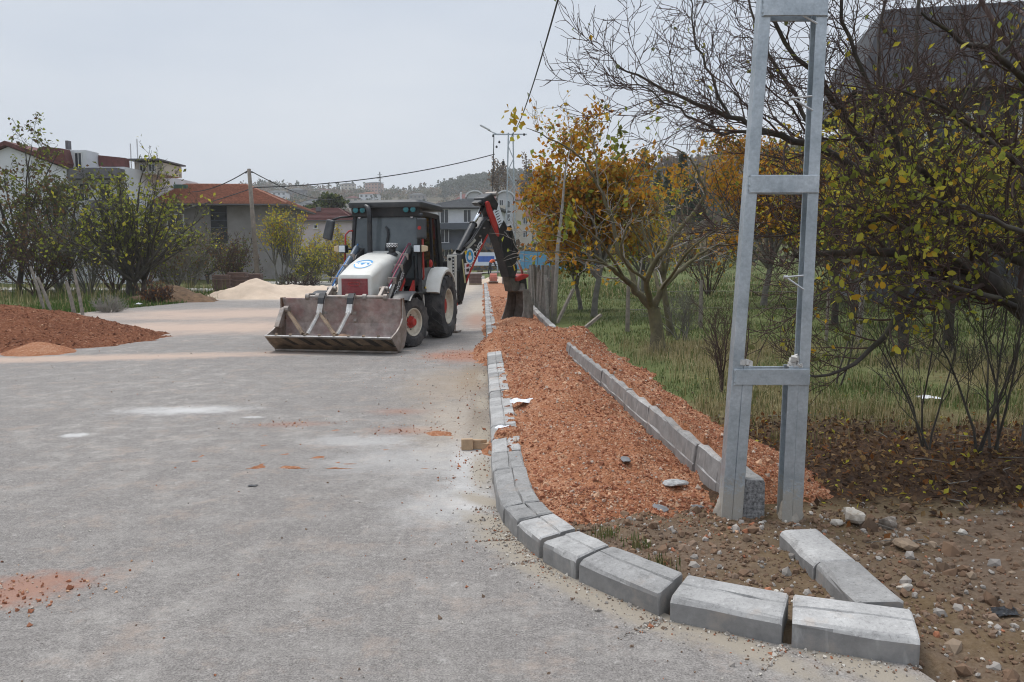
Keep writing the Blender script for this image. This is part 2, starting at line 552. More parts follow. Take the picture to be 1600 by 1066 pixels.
xs = axis([(-1300, -300, 25), (-300, -60, 24), (-60, -16, 30), (-16, -1.2, 30), (-1.2, 3.2, 90), (3.2, 9, 60), (9, 30, 42), (30, 120, 30), (120, 500, 30), (500, 1300, 20)])
ys = axis([(-400, -20, 10), (-20, 2.0, 10), (2.0, 8.5, 135), (8.5, 20, 110), (20, 60, 80), (60, 80, 24), (80, 300, 44), (300, 1000, 60), (1000, 1600, 20)])
link('ground', grid_mesh('ground', xs, ys, ground_h, [m], attr=zones), kind='structure')

# ---- road
m, nt, b = base_mat('asphalt', 0.9, 0, 0.25)
P = posco(nt)
big = noise_node(nt, P, 0.35, 6, 0.65); med = noise_node(nt, P, 3.6, 10, 0.78); fine = noise_node(nt, P, 28, 6, 0.75); grit = noise_node(nt, P, 105, 4, 0.8)
c = ramp(nt, big, [(0.3, (.185, .169, .156)), (0.7, (.255, .234, .215))])
c = mixc(nt, 0.55, c, ramp(nt, fine, [(0.3, (.11, .101, .093)), (0.5, (.235, .216, .20)), (0.72, (.39, .363, .335))]))
gm = ramp(nt, grit, [(0.36, (.35,) * 3), (0.5, (1.0,) * 3), (0.66, (1.6,) * 3)])
c = mixc(nt, 0.8, c, mixc(nt, 1.0, c, gm, 'MULTIPLY'))
# pale dust driven over by the lorries
dust = mth(nt, 'MULTIPLY', ramp(nt, med, [(0.47, (0, 0, 0)), (0.64, (1, 1, 1))]), ramp(nt, big, [(0.38, (0.10,) * 3), (0.62, (.5,) * 3)]))
c = mixc(nt, dust, c, (.47, .44, .40))
rd = mth(nt, 'MULTIPLY', ramp(nt, noise_node(nt, P, 2.6, 10, 0.78), [(0.52, (0, 0, 0)), (0.68, (.42,) * 3)]), 1.0)
c = mixc(nt, rd, c, (.42, .32, .25))
speck = ramp(nt, noise_node(nt, P, 8, 10, .82), [(.575, (0, 0, 0)), (.68, (.7,) * 3)])
c = mixc(nt, speck, c, (.54, .51, .475))
dk = ramp(nt, noise_node(nt, P, 12, 10, .8), [(.32, (.55,) * 3), (.43, (0, 0, 0))])
c = mixc(nt, dk, c, (.10, .092, .085))
# faint tyre marks along the road
mpt = nt.nodes.new('ShaderNodeMapping'); mpt.inputs['Rotation'].default_value = (0, 0, .05); mpt.inputs['Scale'].default_value = (1.7, .07, 1); nt.links.new(P, mpt.inputs[0])
trk = ramp(nt, noise_node(nt, mpt.outputs[0], 1.5, 5, .6), [(.38, (.13,) * 3), (.5, (0, 0, 0))])
c = mixc(nt, trk, c, (.135, .124, .115))
trk2 = ramp(nt, noise_node(nt, mpt.outputs[0], 1.9, 6, .65), [(.56, (0, 0, 0)), (.70, (.13,) * 3)])
c = mixc(nt, trk2, c, (.44, .41, .375))
def patch(c, cx, cy, rx, ry, rot, col, amt, hard=0.35, nz=0.9, nscale=2.0):
    mp = nt.nodes.new('ShaderNodeMapping'); mp.vector_type = 'TEXTURE'
    mp.inputs['Location'].default_value = (cx, cy, 0); mp.inputs['Rotation'].default_value = (0, 0, rot); mp.inputs['Scale'].default_value = (rx, ry, 1)
    nt.links.new(P, mp.inputs[0])
    ml = nt.nodes.new('ShaderNodeVectorMath'); ml.operation = 'MULTIPLY'; ml.inputs[1].default_value = (1, 1, 0)
    nt.links.new(mp.outputs[0], ml.inputs[0])
    ln = nt.nodes.new('ShaderNodeVectorMath'); ln.operation = 'LENGTH'; nt.links.new(ml.outputs[0], ln.inputs[0])
    nn = noise_node(nt, P, nscale / max(min(rx, ry), 0.05), 7, 0.72)
    d = mth(nt, 'MULTIPLY_ADD', nn, nz * 2, ln.outputs['Value'])
    mr = nt.nodes.new('ShaderNodeMapRange'); mr.interpolation_type = 'SMOOTHSTEP'
    mr.inputs[1].default_value = 1.0 + nz + hard; mr.inputs[2].default_value = 1.0 + nz - hard - 0.3
    mr.inputs[3].default_value = 0.0; mr.inputs[4].default_value = amt
    nt.links.new(d, mr.inputs[0])
    return mixc(nt, mr.outputs[0], c, col)
RED = (.33, .165, .11); WHT = (.66, .65, .63); TAN = (.48, .40, .31); CEM = (.33, .285, .225); PNK = (.50, .37, .29)
g = lambda px, py: G(px, py)
for (px, py, rx, ry, rot, col, amt, hard) in [
    (285, 641, .62, .22, .10, WHT, .62, .7), (118, 680, .13, .10, 0, WHT, .6, .4), (395, 652, .12, .06, 0, WHT, .5, .3), (560, 690, .5, .3, 0, WHT, .3, .4),
    (5, 925, .42, .22, .5, RED, .75, .3), (640, 673, .3, .16, 0, RED, .6, .8), (625, 643, .3, .16, 0, RED, .5, .8), (455, 663, .35, .12, .1, RED, .5, .8),
    (730, 556, .75, .9, 0, RED, .9, .4), (742, 590, .28, 1.5, 0, (.22, .165, .11), .85, .5), (700, 600, .6, 1.6, 0, (.33, .26, .19), .55, .5), (715, 660, .45, 1.4, .05, TAN, .45, .5), (748, 650, .12, 1.4, .04, (.20, .16, .12), .7, .5),
    (740, 740, .2, .9, .05, WHT, .35, .4), (700, 790, .35, .5, 0, WHT, .3, .5), (660, 720, .8, .6, 0, WHT, .28, .5),
    (750, 480, .6, 8, .03, TAN, .6, .6), (720, 450, 1.6, 12, .03, TAN, .8, .5), (745, 500, .35, 3, .03, RED, .55, .5),
    (300, 512, 5.5, 2.0, .12, PNK, .8, .5), (380, 490, 5.0, 3.0, .2, PNK, .75, .5), (120, 560, 4.5, .5, .22, PNK, .75, .4), (440, 465, 5, 3, 0, (.58, .49, .40), .8, .5)]:
    p = g(px, py)
    c = patch(c, p[0], p[1], rx, ry, rot, col, amt, hard, 1.25 if col is WHT else .9, 1.0 if col is WHT else 2.0)
# mortar smear along the foot of the kerb
e = [(.15, 4.05), (-.02, 4.4), (-.12, 4.75), (-.19, 5.2), (-.24, 6.0), (-.27, 7.2), (-.34, 9.0), (-.41, 11.0), (.45, 3.6), (.9, 3.25), (1.4, 3.0)]
for i, (ex, ey) in enumerate(e):
    c = patch(c, ex, ey, .10 if i > 2 else .13, .55 if i > 3 else .3, 0.05 if 3 < i < 8 else .7, CEM, .9, .35, .6)
nt.links.new(c, b.inputs['Base Color'])
bump(nt, b, mth(nt, 'ADD', grit, mth(nt, 'MULTIPLY', fine, 1.5)), 0.5, 0.006)

ysr = axis([(-6, 2.0, 12), (2.0, 6, 60), (6, 20, 40), (20, 69.8, 50)])
nx = 40
V = []
for y in ysr:
    xr = min(float(x_edge(y)) + 0.06, 1.60) if y >= 3.0 else 1.60 + (3.0 - y) * .3 + .03 * fbm(y * 3, 1.0, 9)
    xl = float(road_left(y))
    t = np.linspace(0, 1, nx) ** 0.6
    x = xl + (xr - xl) * t
    wob = 0.25 * fbm(y * 0.4, 3.3, 8) * (1 - t)
    V.append(np.stack([x + wob, np.full(nx, y), raise_far(y) + 0.0 * x], -1))
V = np.array(V).reshape(-1, 3)
i = np.arange(nx - 1)[None, :] + (np.arange(len(ysr) - 1) * nx)[:, None]
F = np.stack([i, i + 1, i + 1 + nx, i + nx], -1).reshape(-1, 4)
link('road', np_mesh('road', V, [F], [m], None, True), kind='structure')
# cross road at the far end
link('cross_road', grid_mesh('cross_road', axis([(-60, 3, 40)]), axis([(72.5, 80, 6)]), lambda x, y: ground_h(x, y) + 0.09, [m]), kind='structure')
M_CONC = mat('pale_concrete', (.42, .40, .37), 0.9, var=.2, scale=1.2, bmp=.2)
ps = [(-34, 42.5), (-24, 42.0), (-15.4, 41.3), (-13.6, 42.2), (-13.6, 45.5), (-16, 44.8), (-24, 46), (-34, 47)]
mb = MB(); mb.prism([(x, y, 0.0) for x, y in ps], (0, 0, .2)); mb.build('side_road', M_CONC, kind='structure')

# ---- gravel bed between the kerbs
m, nt, b = base_mat('red_gravel', 0.95, 0, 0.15)
P = posco(nt)
a1 = noise_node(nt, P, 1.6, 6, 0.7)
vo = nt.nodes.new('ShaderNodeTexVoronoi'); vo.inputs['Scale'].default_value = 60; nt.links.new(P, vo.inputs['Vector'])
vs = nt.nodes.new('ShaderNodeSeparateColor'); nt.links.new(vo.outputs['Color'], vs.inputs[0])
c = ramp(nt, vs.outputs[0], [(0.0, (.20, .078, .038)), (0.5, (.36, .148, .076)), (0.85, (.48, .25, .15)), (1.0, (.60, .43, .33))])
c = mixc(nt, 0.55, c, ramp(nt, a1, [(0.3, (.19, .070, .032)), (0.5, (.35, .150, .074)), (0.74, (.54, .32, .20))]))
nt.links.new(c, b.inputs['Base Color'])
bump(nt, b, mth(nt, 'SUBTRACT', 1.0, vo.outputs['Distance']), 0.8, 0.02)
M_GRAVEL = m
def bed_raw(x, y):
    xi = x_in(y); xr = x_rk(y)
    t = np.clip((x - xi) / (xr - xi), 0, 1)
    lump = 0.035 * fbm(x * 3, y * 3, 21) + 0.03 * fbm(x * 11, y * 11, 22, 4)
    hump = (0.25 * np.exp(-((y - 8.9) / 1.9) ** 2) + 0.12 * np.exp(-((y - 6.2 - .5 * (t - .5)) / .8) ** 2) + .12 * fbm(x * 1.2, y * 1.2, 29, 3) + 0.16 * np.exp(-((y - 18.6) / 1.8) ** 2)) * np.sin(pi * np.clip(t * 0.94 + 0.03, 0, 1))
    taper = sst(4.32, 5.1, y - 0.12 * (x - 0.8) + 0.12 * fbm(x * 3, y * 3, 23))
    ins = -0.06 + (0.165 - 0.075 * t * sst(12, 8, y) + hump + lump) * taper
    inside = (x > xi - 0.1) & (x < xr + 0.06)
    heap = 0.42 * np.exp(-((y - 14.7 - 0.4 * x) / 1.7) ** 2) * np.exp(-(np.clip(np.abs(x - 0.55) - 0.80, 0, 9) / 0.34) ** 2) - 0.06 + lump * 1.1
    far = 0.13 + lump
    strip = 0.29 - 0.36 * (x - xr - 0.15) * (1 + 0.25 * fbm(y * 0.8, 2.2, 24)) + lump - 0.4 * sst(5.2, 4.75, y) - 0.3 * sst(13.5, 16, y)
    strip = np.where(x > xr + 0.06, strip, -1)
    over = 0.178 * np.exp(-((y - 6.75 - .2 * x) / 0.2) ** 4) * np.exp(-((x + 0.02) / 0.17) ** 4) + lump * .3 - .004
    z = np.where(inside, ins, -1)
    z = np.maximum(z, np.where((y > 10.5), heap, -1))
    z = np.maximum(z, strip)
    z = np.maximum(z, np.where((y > 6) & (y < 7.6), over, -1))
    # crumbs lying in patches on the far part of the kerb
    far_sp = 0.125 + 0.05 * fbm(x * 1.5, y * 0.9, 25, 3) - 0.45 * np.clip(np.abs(x - x_in(y) - .02) - .06, 0, 3)
    z = np.maximum(z, np.where(y > 16.5, far_sp, -1))
    return z
def bed_h(x, y):
    return bed_raw(x, y) + raise_far(y)
xsb = axis([(-2.6, -1.0, 16), (-1.0, 2.6, 112), (2.6, 3.0, 6)])
ysb = axis([(4.25, 11, 170), (11, 18, 120), (18, 34, 110), (34, 66, 60)])
link('gravel_bed', grid_mesh('gravel_bed', xsb, ysb, bed_h, [M_GRAVEL], keep=lambda X, Y, Z: Z > np.maximum(ground_h(X, Y), raise_far(Y) - .005) - 0.012), kind='structure')
rng = np.random.default_rng(5)
def drop(xy, hf, sz):
    z = hf(xy[:, 0], xy[:, 1])
    return np.column_stack([xy, z])
PEB = [mat('stone_red', (.33, .132, .068), .95, var=.3), mat('stone_rust', (.25, .092, .046), .95, var=.3), mat('stone_pale', (.52, .315, .195), .95, var=.25), mat('stone_grey', (.46, .37, .30), .95, var=.25)]
pts = np.concatenate([np.column_stack([rng.uniform(-.2, 2.4, 70000), 4.35 + 12.5 * rng.uniform(0, 1, 70000) ** 1.7]),
                      np.column_stack([rng.uniform(-.9, 1.8, 9000), rng.uniform(12, 17.5, 9000)]),
                      np.column_stack([rng.uniform(-1.4, 1.0, 9000), rng.uniform(16, 36, 9000)])])
z = bed_h(pts[:, 0], pts[:, 1]); gz = np.maximum(ground_h(pts[:, 0], pts[:, 1]), 0)
k = z > gz + 0.004
pts = np.column_stack([pts[k], z[k]])
ex = np.column_stack([rng.uniform(.15, 1.5, 2000), 5.1 - rng.exponential(.2, 2000)]); ex = ex[(ex[:, 1] > 3.6) & (ex[:, 0] > x_in(ex[:, 1]) + .02)]
pts = np.concatenate([pts, np.column_stack([ex, np.maximum(ground_h(ex[:, 0], ex[:, 1]), bed_h(ex[:, 0], ex[:, 1])) + .003])])
sz = np.clip(rng.lognormal(-5.3, 0.62, len(pts)), 0.003, 0.032) * (1 + 0.05 * (pts[:, 1] - 5))
pebbles('gravel', pts, sz, PEB, 7, probs=[.42, .28, .22, .08])
# crumbs of gravel and grit strewn on the road by the kerb and at the work place
q = []
for (px, py, sx_, sy_, n) in [(730, 555, .45, .5, 500), (640, 672, .25, .14, 70), (455, 663, .3, .1, 60), (5, 925, .28, .14, 260), (735, 720, .12, .5, 120), (720, 620, .3, 1.0, 160), (700, 600, 1.0, 2.0, 200)]:
    p = G(px, py)
    q.append(np.column_stack([rng.normal(p[0], sx_, n), rng.normal(p[1], sy_, n)]))
q = np.concatenate(q); q = q[q[:, 0] < x_edge(q[:, 1])]
pebbles('gravel_crumbs', np.column_stack([q, np.full(len(q), .004)]), np.clip(rng.lognormal(-5.2, .5, len(q)), .003, .02), PEB, 8, probs=[.4, .25, .25, .1])
gx = []
for i in range(len(KO) - 1):
    n = 160
    t = rng.uniform(0, 1, n)[:, None]
    p = KO[i][None] * (1 - t) + KO[i + 1][None] * t
    nrm = np.array([-(KO[i + 1] - KO[i])[1], (KO[i + 1] - KO[i])[0]]); L = np.linalg.norm(nrm)
    if L < .02: continue
    nrm = nrm / L
    gx.append(p - (-nrm)[None] * np.abs(rng.exponential(.09, n))[:, None] * -1 * -1)
gx = np.concatenate(gx)
more = np.column_stack([rng.uniform(-9, 4, 2600), 2.4 + 14 * rng.uniform(0, 1, 2600) ** 1.5]); 
alongk = np.column_stack([x_out(np.linspace(5.3, 13, 700)) - np.abs(rng.exponential(.1, 700)), np.linspace(5.3, 13, 700) + rng.uniform(-.1, .1, 700)])
gx = np.concatenate([gx, more, alongk]); gx = gx[(gx[:, 0] < x_edge(np.clip(gx[:, 1], 3, 70)) - .005) | ((gx[:, 1] < 3.0) & (gx[:, 0] < 1.65 + (3.0 - gx[:, 1]) * .3))]
GRIT = [mat('grit_grey', (.30, .27, .24), .95, var=.3), mat('grit_pale', (.52, .48, .42), .95, var=.2), mat('grit_brown', (.19, .13, .09), .95, var=.3), PEB[0]]
pebbles('grit', np.column_stack([gx, np.full(len(gx), .002)]), np.clip(rng.lognormal(-5.35, .5, len(gx)), .003, .018), GRIT, 9, probs=[.4, .3, .22, .08])
# stones in the bare soil at the corner
s = np.column_stack([rng.uniform(.3, 5.0, 22000), rng.uniform(2.2, 5.6, 22000)])
so, li, gr = zones(s[:, 0], s[:, 1])
k = (so > rng.uniform(.1, .9, len(s))) & (s[:, 0] > x_in(np.clip(s[:, 1], 3.2, 70)) * (s[:, 1] > 3.15)) & (s[:, 0] > np.where(s[:, 1] < 3.02, 1.6 + (3.0 - s[:, 1]) * .3, -9)) & (rng.uniform(0, 1, len(s)) < np.where(s[:, 0] < 2.3, 1, .45))
s = s[k]
pebbles('soil_stones', np.column_stack([s, ground_h(s[:, 0], s[:, 1]) + .002]), np.clip(rng.lognormal(-5.0, .62, len(s)), .003, .042), GRIT + [mat('clod_brown', (.17, .105, .065), 1, var=.3)], 10, probs=[.14, .035, .22, .025, .58], ico=True)
q = np.column_stack([rng.uniform(.4, 4.6, 700), rng.uniform(2.7, 5.2, 700)]); so, li, gr = zones(q[:, 0], q[:, 1])
k = (so > .5) & (q[:, 0] > np.where(q[:, 1] < 3.3, 1.75, x_in(q[:, 1]) + .06)) & ~((np.abs(q[:, 0] - 1.6) < .16) & (q[:, 1] > 3.2) & (q[:, 1] < 4.35)) & (rng.uniform(0, 1, 700) < np.where(q[:, 0] > 1.7, .8, .35)); q = q[k]
pebbles('soil_clods', np.column_stack([q, ground_h(q[:, 0], q[:, 1]) + .003]), np.clip(rng.lognormal(-3.85, .45, len(q)), .012, .06), [MATS['clod_brown'], mat('clod_dark', (.12, .078, .05), 1, var=.35), mat('clod_tan', (.27, .20, .14), 1, var=.3)], 12, probs=[.45, .35, .2], ico=True)
# ================================================================== KERBS
m, nt, b = base_mat('kerb_concrete', 0.9, 0, 0.25)
P = posco(nt)
k1 = noise_node(nt, P, 5, 8, .7); k2 = noise_node(nt, P, 60, 5, .8); k3 = noise_node(nt, P, 14, 6, .7)
c = ramp(nt, k1, [(.3, (.245, .239, .230)), (.5, (.345, .336, .324)), (.72, (.44, .43, .412))])
c = mixc(nt, .6, c, mixc(nt, 1.0, c, ramp(nt, k2, [(.33, (.35,) * 3), (.45, (.95,) * 3), (.6, (1.05,) * 3), (.7, (1.9,) * 3)]), 'MULTIPLY'))
eff = ramp(nt, k3, [(.6, (0, 0, 0)), (.74, (.5,) * 3)])
c = mixc(nt, eff, c, (.52, .51, .49))
dd = ramp(nt, noise_node(nt, P, 3.1, 7, .7), [(.56, (0, 0, 0)), (.74, (.6,) * 3)])
c = mixc(nt, dd, c, (.40, .31, .24))
c = mixc(nt, ramp(nt, noise_node(nt, P, 9, 9, .78), [(.33, (.6,) * 3), (.45, (0, 0, 0))]), c, (.13, .125, .12))
f = mth(nt, 'MULTIPLY_ADD', rnd(nt), .5, .72)
cc = nt.nodes.new('ShaderNodeCombineColor')
for i in range(3): nt.links.new(f, cc.inputs[i])
c = mixc(nt, 1.0, c, cc.outputs[0], 'MULTIPLY')
nt.links.new(c, b.inputs['Base Color'])
bump(nt, b, mth(nt, 'ADD', k2, k3), .35, .006)
M_KERB = m
# smooth mould side of a cast stone: shade painted in as darker grey, pale lime smears
m, nt, b = base_mat('kerb_face_shaded', 0.75, 0, 0.3)
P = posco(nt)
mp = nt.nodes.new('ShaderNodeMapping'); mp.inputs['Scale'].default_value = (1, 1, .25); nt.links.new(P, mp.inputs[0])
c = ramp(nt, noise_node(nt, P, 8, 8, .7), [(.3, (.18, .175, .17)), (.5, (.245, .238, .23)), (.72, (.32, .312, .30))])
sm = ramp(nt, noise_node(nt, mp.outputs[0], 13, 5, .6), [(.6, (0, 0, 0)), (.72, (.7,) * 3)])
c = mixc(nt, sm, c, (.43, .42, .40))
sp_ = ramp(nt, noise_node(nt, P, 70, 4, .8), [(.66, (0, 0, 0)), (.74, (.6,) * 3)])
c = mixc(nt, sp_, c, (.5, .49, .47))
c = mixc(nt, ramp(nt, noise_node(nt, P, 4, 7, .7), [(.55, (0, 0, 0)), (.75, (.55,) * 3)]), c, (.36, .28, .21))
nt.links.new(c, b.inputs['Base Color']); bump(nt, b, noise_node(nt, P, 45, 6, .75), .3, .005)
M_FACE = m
M_BROKEN = mat('broken_concrete', (.20, .197, .195), .95, var=.9, scale=48, bmp=1.0, bscale=35)
M_MORTAR = mat('mortar', (.33, .295, .25), .95, var=.3, scale=9, bmp=.8, bscale=30)

PROF_ROAD = [(.0, -.08), (.0, .088), (.008, .104), (.024, .114), (.126, .127), (.132, .117), (.140, .130), (.225, .136), (.235, .128), (.235, -.08)]
PROF_BACK = [(.0, -.08), (.0, .12), (.006, .13), (.018, .262), (.03, .276), (.14, .28), (.152, .27), (.156, -.08)]
PROF_LOOSE = [(.0, -.05), (.0, .10), (.01, .118), (.03, .13), (.19, .135), (.21, .128), (.21, -.05)]
def stone_mesh(name, p0, n0, p1, n1, prof, seed=0, rough_end=False, chips=.006):
    """kerb stone between two joints; profile across n, ends eased"""
    rg = np.random.default_rng(seed)
    p0, n0, p1, n1 = [np.array((float(q[0]), float(q[1]))) for q in (p0, n0, p1, n1)]
    L = np.linalg.norm(p1 - p0); e = .009 / L
    k = len(prof); V = []
    ts = [0, e, .33, .67, 1 - e, 1] if not rough_end else [0, .1, .33, .67, 1 - e, 1]
    zc = sum(z for w, z in prof) / k; wc = max(w for w, z in prof) / 2
    for i, t in enumerate(ts):
        p = p0 * (1 - t) + p1 * t; n = n0 * (1 - t) + n1 * t; n = n / np.linalg.norm(n)
        sh = .975 if i in (0, len(ts) - 1) else 1.0
        for (w, z) in prof:
            w2 = wc + (w - wc) * sh; z2 = z if z < 0 else z - (.006 if sh < 1 else 0)
            jit = rg.normal(0, chips * .6, 3)
            q = p + n * (w2 + jit[0])
            V.append((q[0], q[1], z2 + (jit[2] * .5 if z > .05 else 0)))
    F = []
    for i in range(len(ts) - 1):
        for j in range(k - 1):
            F.append((i * k + j, i * k + j + 1, (i + 1) * k + j + 1, (i + 1) * k + j))
    F.append(tuple(range(k))); F.append(tuple((len(ts) - 1) * k + j for j in range(k - 1, -1, -1)))
    mb = MB(); mb.add(V, F)
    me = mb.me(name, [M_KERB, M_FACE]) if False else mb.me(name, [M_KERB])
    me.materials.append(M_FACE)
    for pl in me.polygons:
        if abs(pl.normal.z) < .35: pl.material_index = 1  # upright faces take the material with shade in its colour
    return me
def lhs(d):  # unit normal pointing to the pavement side (kerb drawn near to far, pavement on its right)
    d = d / np.linalg.norm(d); return np.array((d[1], -d[0]))
kerb = thing('pavement_kerb', (KO[0][0], KO[0][1], 0), 'grey concrete kerb with a grooved top curving along the edge of the asphalt road', 'kerb')
kl = np.array((KO[0][0], KO[0][1]))
sg = [(KO[2 * i], KO[2 * i + 1]) for i in range(7)]
dirs = [b_ - a_ for a_, b_ in sg]
nrm = [lhs(d) for d in dirs]
for i, (a_, b_) in enumerate(sg):
    na = nrm[i] if i == 0 else (nrm[i] + nrm[i - 1]); nb = nrm[i] if i == len(sg) - 1 else (nrm[i] + nrm[i + 1])
    wd = .235
    na = na / np.linalg.norm(na); nb = nb / np.linalg.norm(nb)
    if i < 2:  # the first stones are laid with open wedge joints
        na = .6 * nrm[i] + .4 * na; nb = .6 * nrm[i] + .4 * nb
    d = dirs[i] / np.linalg.norm(dirs[i])
    a2, b2 = a_ + d * .004, b_ - d * .004
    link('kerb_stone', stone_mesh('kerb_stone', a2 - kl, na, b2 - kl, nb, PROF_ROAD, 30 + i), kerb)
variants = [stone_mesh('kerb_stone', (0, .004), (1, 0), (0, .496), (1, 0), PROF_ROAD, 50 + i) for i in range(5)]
rg = np.random.default_rng(3)
y = KO[-1][1] + .005; pts_k = []
ang = -atan(-.0365)
i = 0
while y < 62:
    x = float(x_edge(y)); dx = float(x_edge(y + .5)) - x
    o = link('kerb_stone', variants[i % 5], kerb)
    o.location = (x - kl[0] + rg.normal(0, .003), y - kl[1], rg.normal(0, .003) + float(raise_far(y)))
    o.rotation_euler = (rg.normal(0, .006), rg.normal(0, .008), -atan(dx / .5) + rg.normal(0, .004))
    y += .5 + .002; i += 1
# back kerb
bk = thing('back_kerb', (1.41, 4.69, 0), 'tall grey concrete kerb between the red gravel fill and the grass', 'kerb')
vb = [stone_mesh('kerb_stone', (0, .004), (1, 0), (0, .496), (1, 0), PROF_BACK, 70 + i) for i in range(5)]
y = 4.72; i = 0
while y < 40:
    x = float(x_rk(y)); dx = float(x_rk(y + .5)) - x
    skip = 13.0 < y < 15.2
    if not skip:
        if i == 0:
            me = stone_mesh('kerb_stone', (0, 0), (1, 0), (0, .496), (1, 0), PROF_BACK, 80, rough_end=True, chips=.012)
            me.materials.append(M_BROKEN)
            for pl in me.polygons:
                if pl.center.y < .02: pl.material_index = 2
        else: me = vb[i % 5]
        o = link('kerb_stone', me, bk)
        o.location = (x - 1.41 + rg.normal(0, .004), y - 4.69, rg.normal(0, .004) + (0 if y < 13 else -.05))
        o.rotation_euler = (rg.normal(0, .006), rg.normal(0, .01), -atan(dx / .5) + rg.normal(0, .006))
        if i == 0: o['label'] = 'kerb stone with a broken dark end beside the steel mast'
    y += .502; i += 1
# two stones lying across the corner
for i, (p0, p1, lab) in enumerate([((1.497, 3.30), (1.497, 3.765), 'grey kerb stone wedged against the front kerb and a second loose stone'), ((1.492, 3.77), (1.487, 4.235), 'grey kerb stone lying in front of the steel mast foot')]):
    me = stone_mesh('loose_kerb_stone', (0, 0), (1, 0), (p1[0] - p0[0], p1[1] - p0[1]), (1, 0), PROF_LOOSE, 90 + i)
    o = link('loose_kerb_stone', me, None, lab, 'kerb stone', 'loose kerb stones at the corner')
    o.location = (p0[0], p0[1], 0.005); o.rotation_euler = (0, 0, .012 * i)

# ================================================================== STEEL MAST in the foreground
m, nt, b = base_mat('galvanised_steel', .5, .75, .5)
P = posco(nt)
s1 = noise_node(nt, P, 4, 6, .65); s2 = noise_node(nt, P, 40, 4, .7)
c = ramp(nt, s1, [(.3, (.32, .36, .39)), (.6, (.47, .51, .54)), (.78, (.60, .63, .65))])
c = mixc(nt, .35, c, mixc(nt, 1.0, c, ramp(nt, s2, [(.3, (.6,) * 3), (.7, (1.4,) * 3)]), 'MULTIPLY'))
sp = nt.nodes.new('ShaderNodeSeparateXYZ'); nt.links.new(P, sp.inputs[0])
hgt = mth(nt, 'MULTIPLY_ADD', noise_node(nt, P, 22, 8, .8), 1.1, mth(nt, 'MULTIPLY_ADD', sp.outputs[2], -1.15, -.22))
cm = nt.nodes.new('ShaderNodeMapRange'); cm.inputs[1].default_value = .0; cm.inputs[2].default_value = .14
nt.links.new(hgt, cm.inputs[0])
spl = mth(nt, 'MULTIPLY', cm.outputs[0], .9)
c = mixc(nt, spl, c, (.37, .34, .29))
nt.links.new(c, b.inputs['Base Color'])
nt.links.new(mth(nt, 'MULTIPLY_ADD', spl, -.75, .75), b.inputs['Metallic'])
nt.links.new(mth(nt, 'MULTIPLY_ADD', spl, .42, .48), b.inputs['Roughness'])
bump(nt, b, mth(nt, 'ADD', mth(nt, 'MULTIPLY', s2, .35), mth(nt, 'MULTIPLY', noise_node(nt, P, 60, 4, .8), spl)), .5, .006)
M_GALV = m
M_BOLT = mat('bolt_steel', (.5, .5, .5), .45, .8, var=.2)
mast = thing('steel_mast', (1.55, 4.75, 0), 'tall galvanised steel mast of two channel legs joined by cross plates', 'mast')
MH = 9.2
def mx(side, z):  # leg centre x, relative to the mast
    return (1.533 + .0304 * z) - 1.55 + side * (.217 - .0176 * z)
def channel(side, z0, z1, w, dpt, t, inset=0.0):
    """U channel with its web on the outer side"""
    mb = MB()
    sgn = side
    sec = [(sgn * w / 2, -dpt / 2), (sgn * w / 2, dpt / 2), (-sgn * w / 2, dpt / 2), (-sgn * w / 2, dpt / 2 - t), (sgn * (w / 2 - t), dpt / 2 - t), (sgn * (w / 2 - t), -dpt / 2 + t), (-sgn * w / 2, -dpt / 2 + t), (-sgn * w / 2, -dpt / 2)]
    V = []
    for z in (z0, z1):
        for (x, y_) in sec: V.append((mx(side, z) + x + inset, y_, z))
    n = 8
    F = [tuple(range(n)), tuple(range(2 * n - 1, n - 1, -1))] + [(i, (i + 1) % n, n + (i + 1) % n, n + i) for i in range(n)]
    mb.add(V, F)
    return mb
for side in (-1, 1):
    lg = channel(side, -.3, MH, .066, .095, .008).build('leg', M_GALV, mast, bevel=.004)
    sl = channel(side, -.3, .985, .062, .102, .008, inset=-side * .064)
    sl.build('leg_liner', M_GALV, lg, bevel=.003)
    # dried mortar on the foot
    rg2 = np.random.default_rng(5 + side)
    mbm = MB(); n = 14; V = []
    for r_ in range(5):
        zz = (-.06, .02, .07, .12, .16)[r_]; rr = (1.25, 1.12, .95, .8, .45)[r_]
        for j in range(n):
            a = 2 * pi * j / n
            q = rr * (1 + rg2.normal(0, .10))
            V.append((mx(side, 0) - side * .02 + .075 * q * cos(a), .02 + .075 * q * sin(a), zz + rg2.normal(0, .012)))
    F = [(r_ * n + j, r_ * n + (j + 1) % n, (r_ + 1) * n + (j + 1) % n, (r_ + 1) * n + j) for r_ in range(4) for j in range(n)] + [tuple(4 * n + j for j in range(n))]
    mbm.add(V, F)
    mbm.build('mortar_collar', M_MORTAR, mast, smooth=True)
zs = [A(1200, 590, 4.67)[2], A(1220, 287, 4.67)[2], A(1240, 8, 4.67)[2]]
zs += [zs[2] + 1.28 * (i + 1) for i in range(4)]
for i, z in enumerate(zs):
    hh = .105 if i else .10
    xa, xb_ = mx(-1, z) - .016, mx(1, z) + .026
    
    for fy in (-1, 1):
        mb = MB(); mb.box(((xa + xb_) / 2, fy * (.0475 + .0065 + (.004 if i == 0 else 0)), z), (xb_ - xa, .012, hh))
        q_ = fy * (.0475 + .012 + (.004 if i == 0 else 0))
        pl = mb.build('cross_plate', M_GALV, mast, bevel=.004)
        # weld bead at the plate ends
        for xx in (xa, xb_):
            wb = MB(); wb.tube([(xx + rg.normal(0, .001), q_ - fy * .008, z + hh * (k_ / 9 - .5)) for k_ in range(10)], [.005 + abs(rg.normal(0, .0014)) for _ in range(10)], 5)
            wb.build('weld_bead', M_GALV, pl)
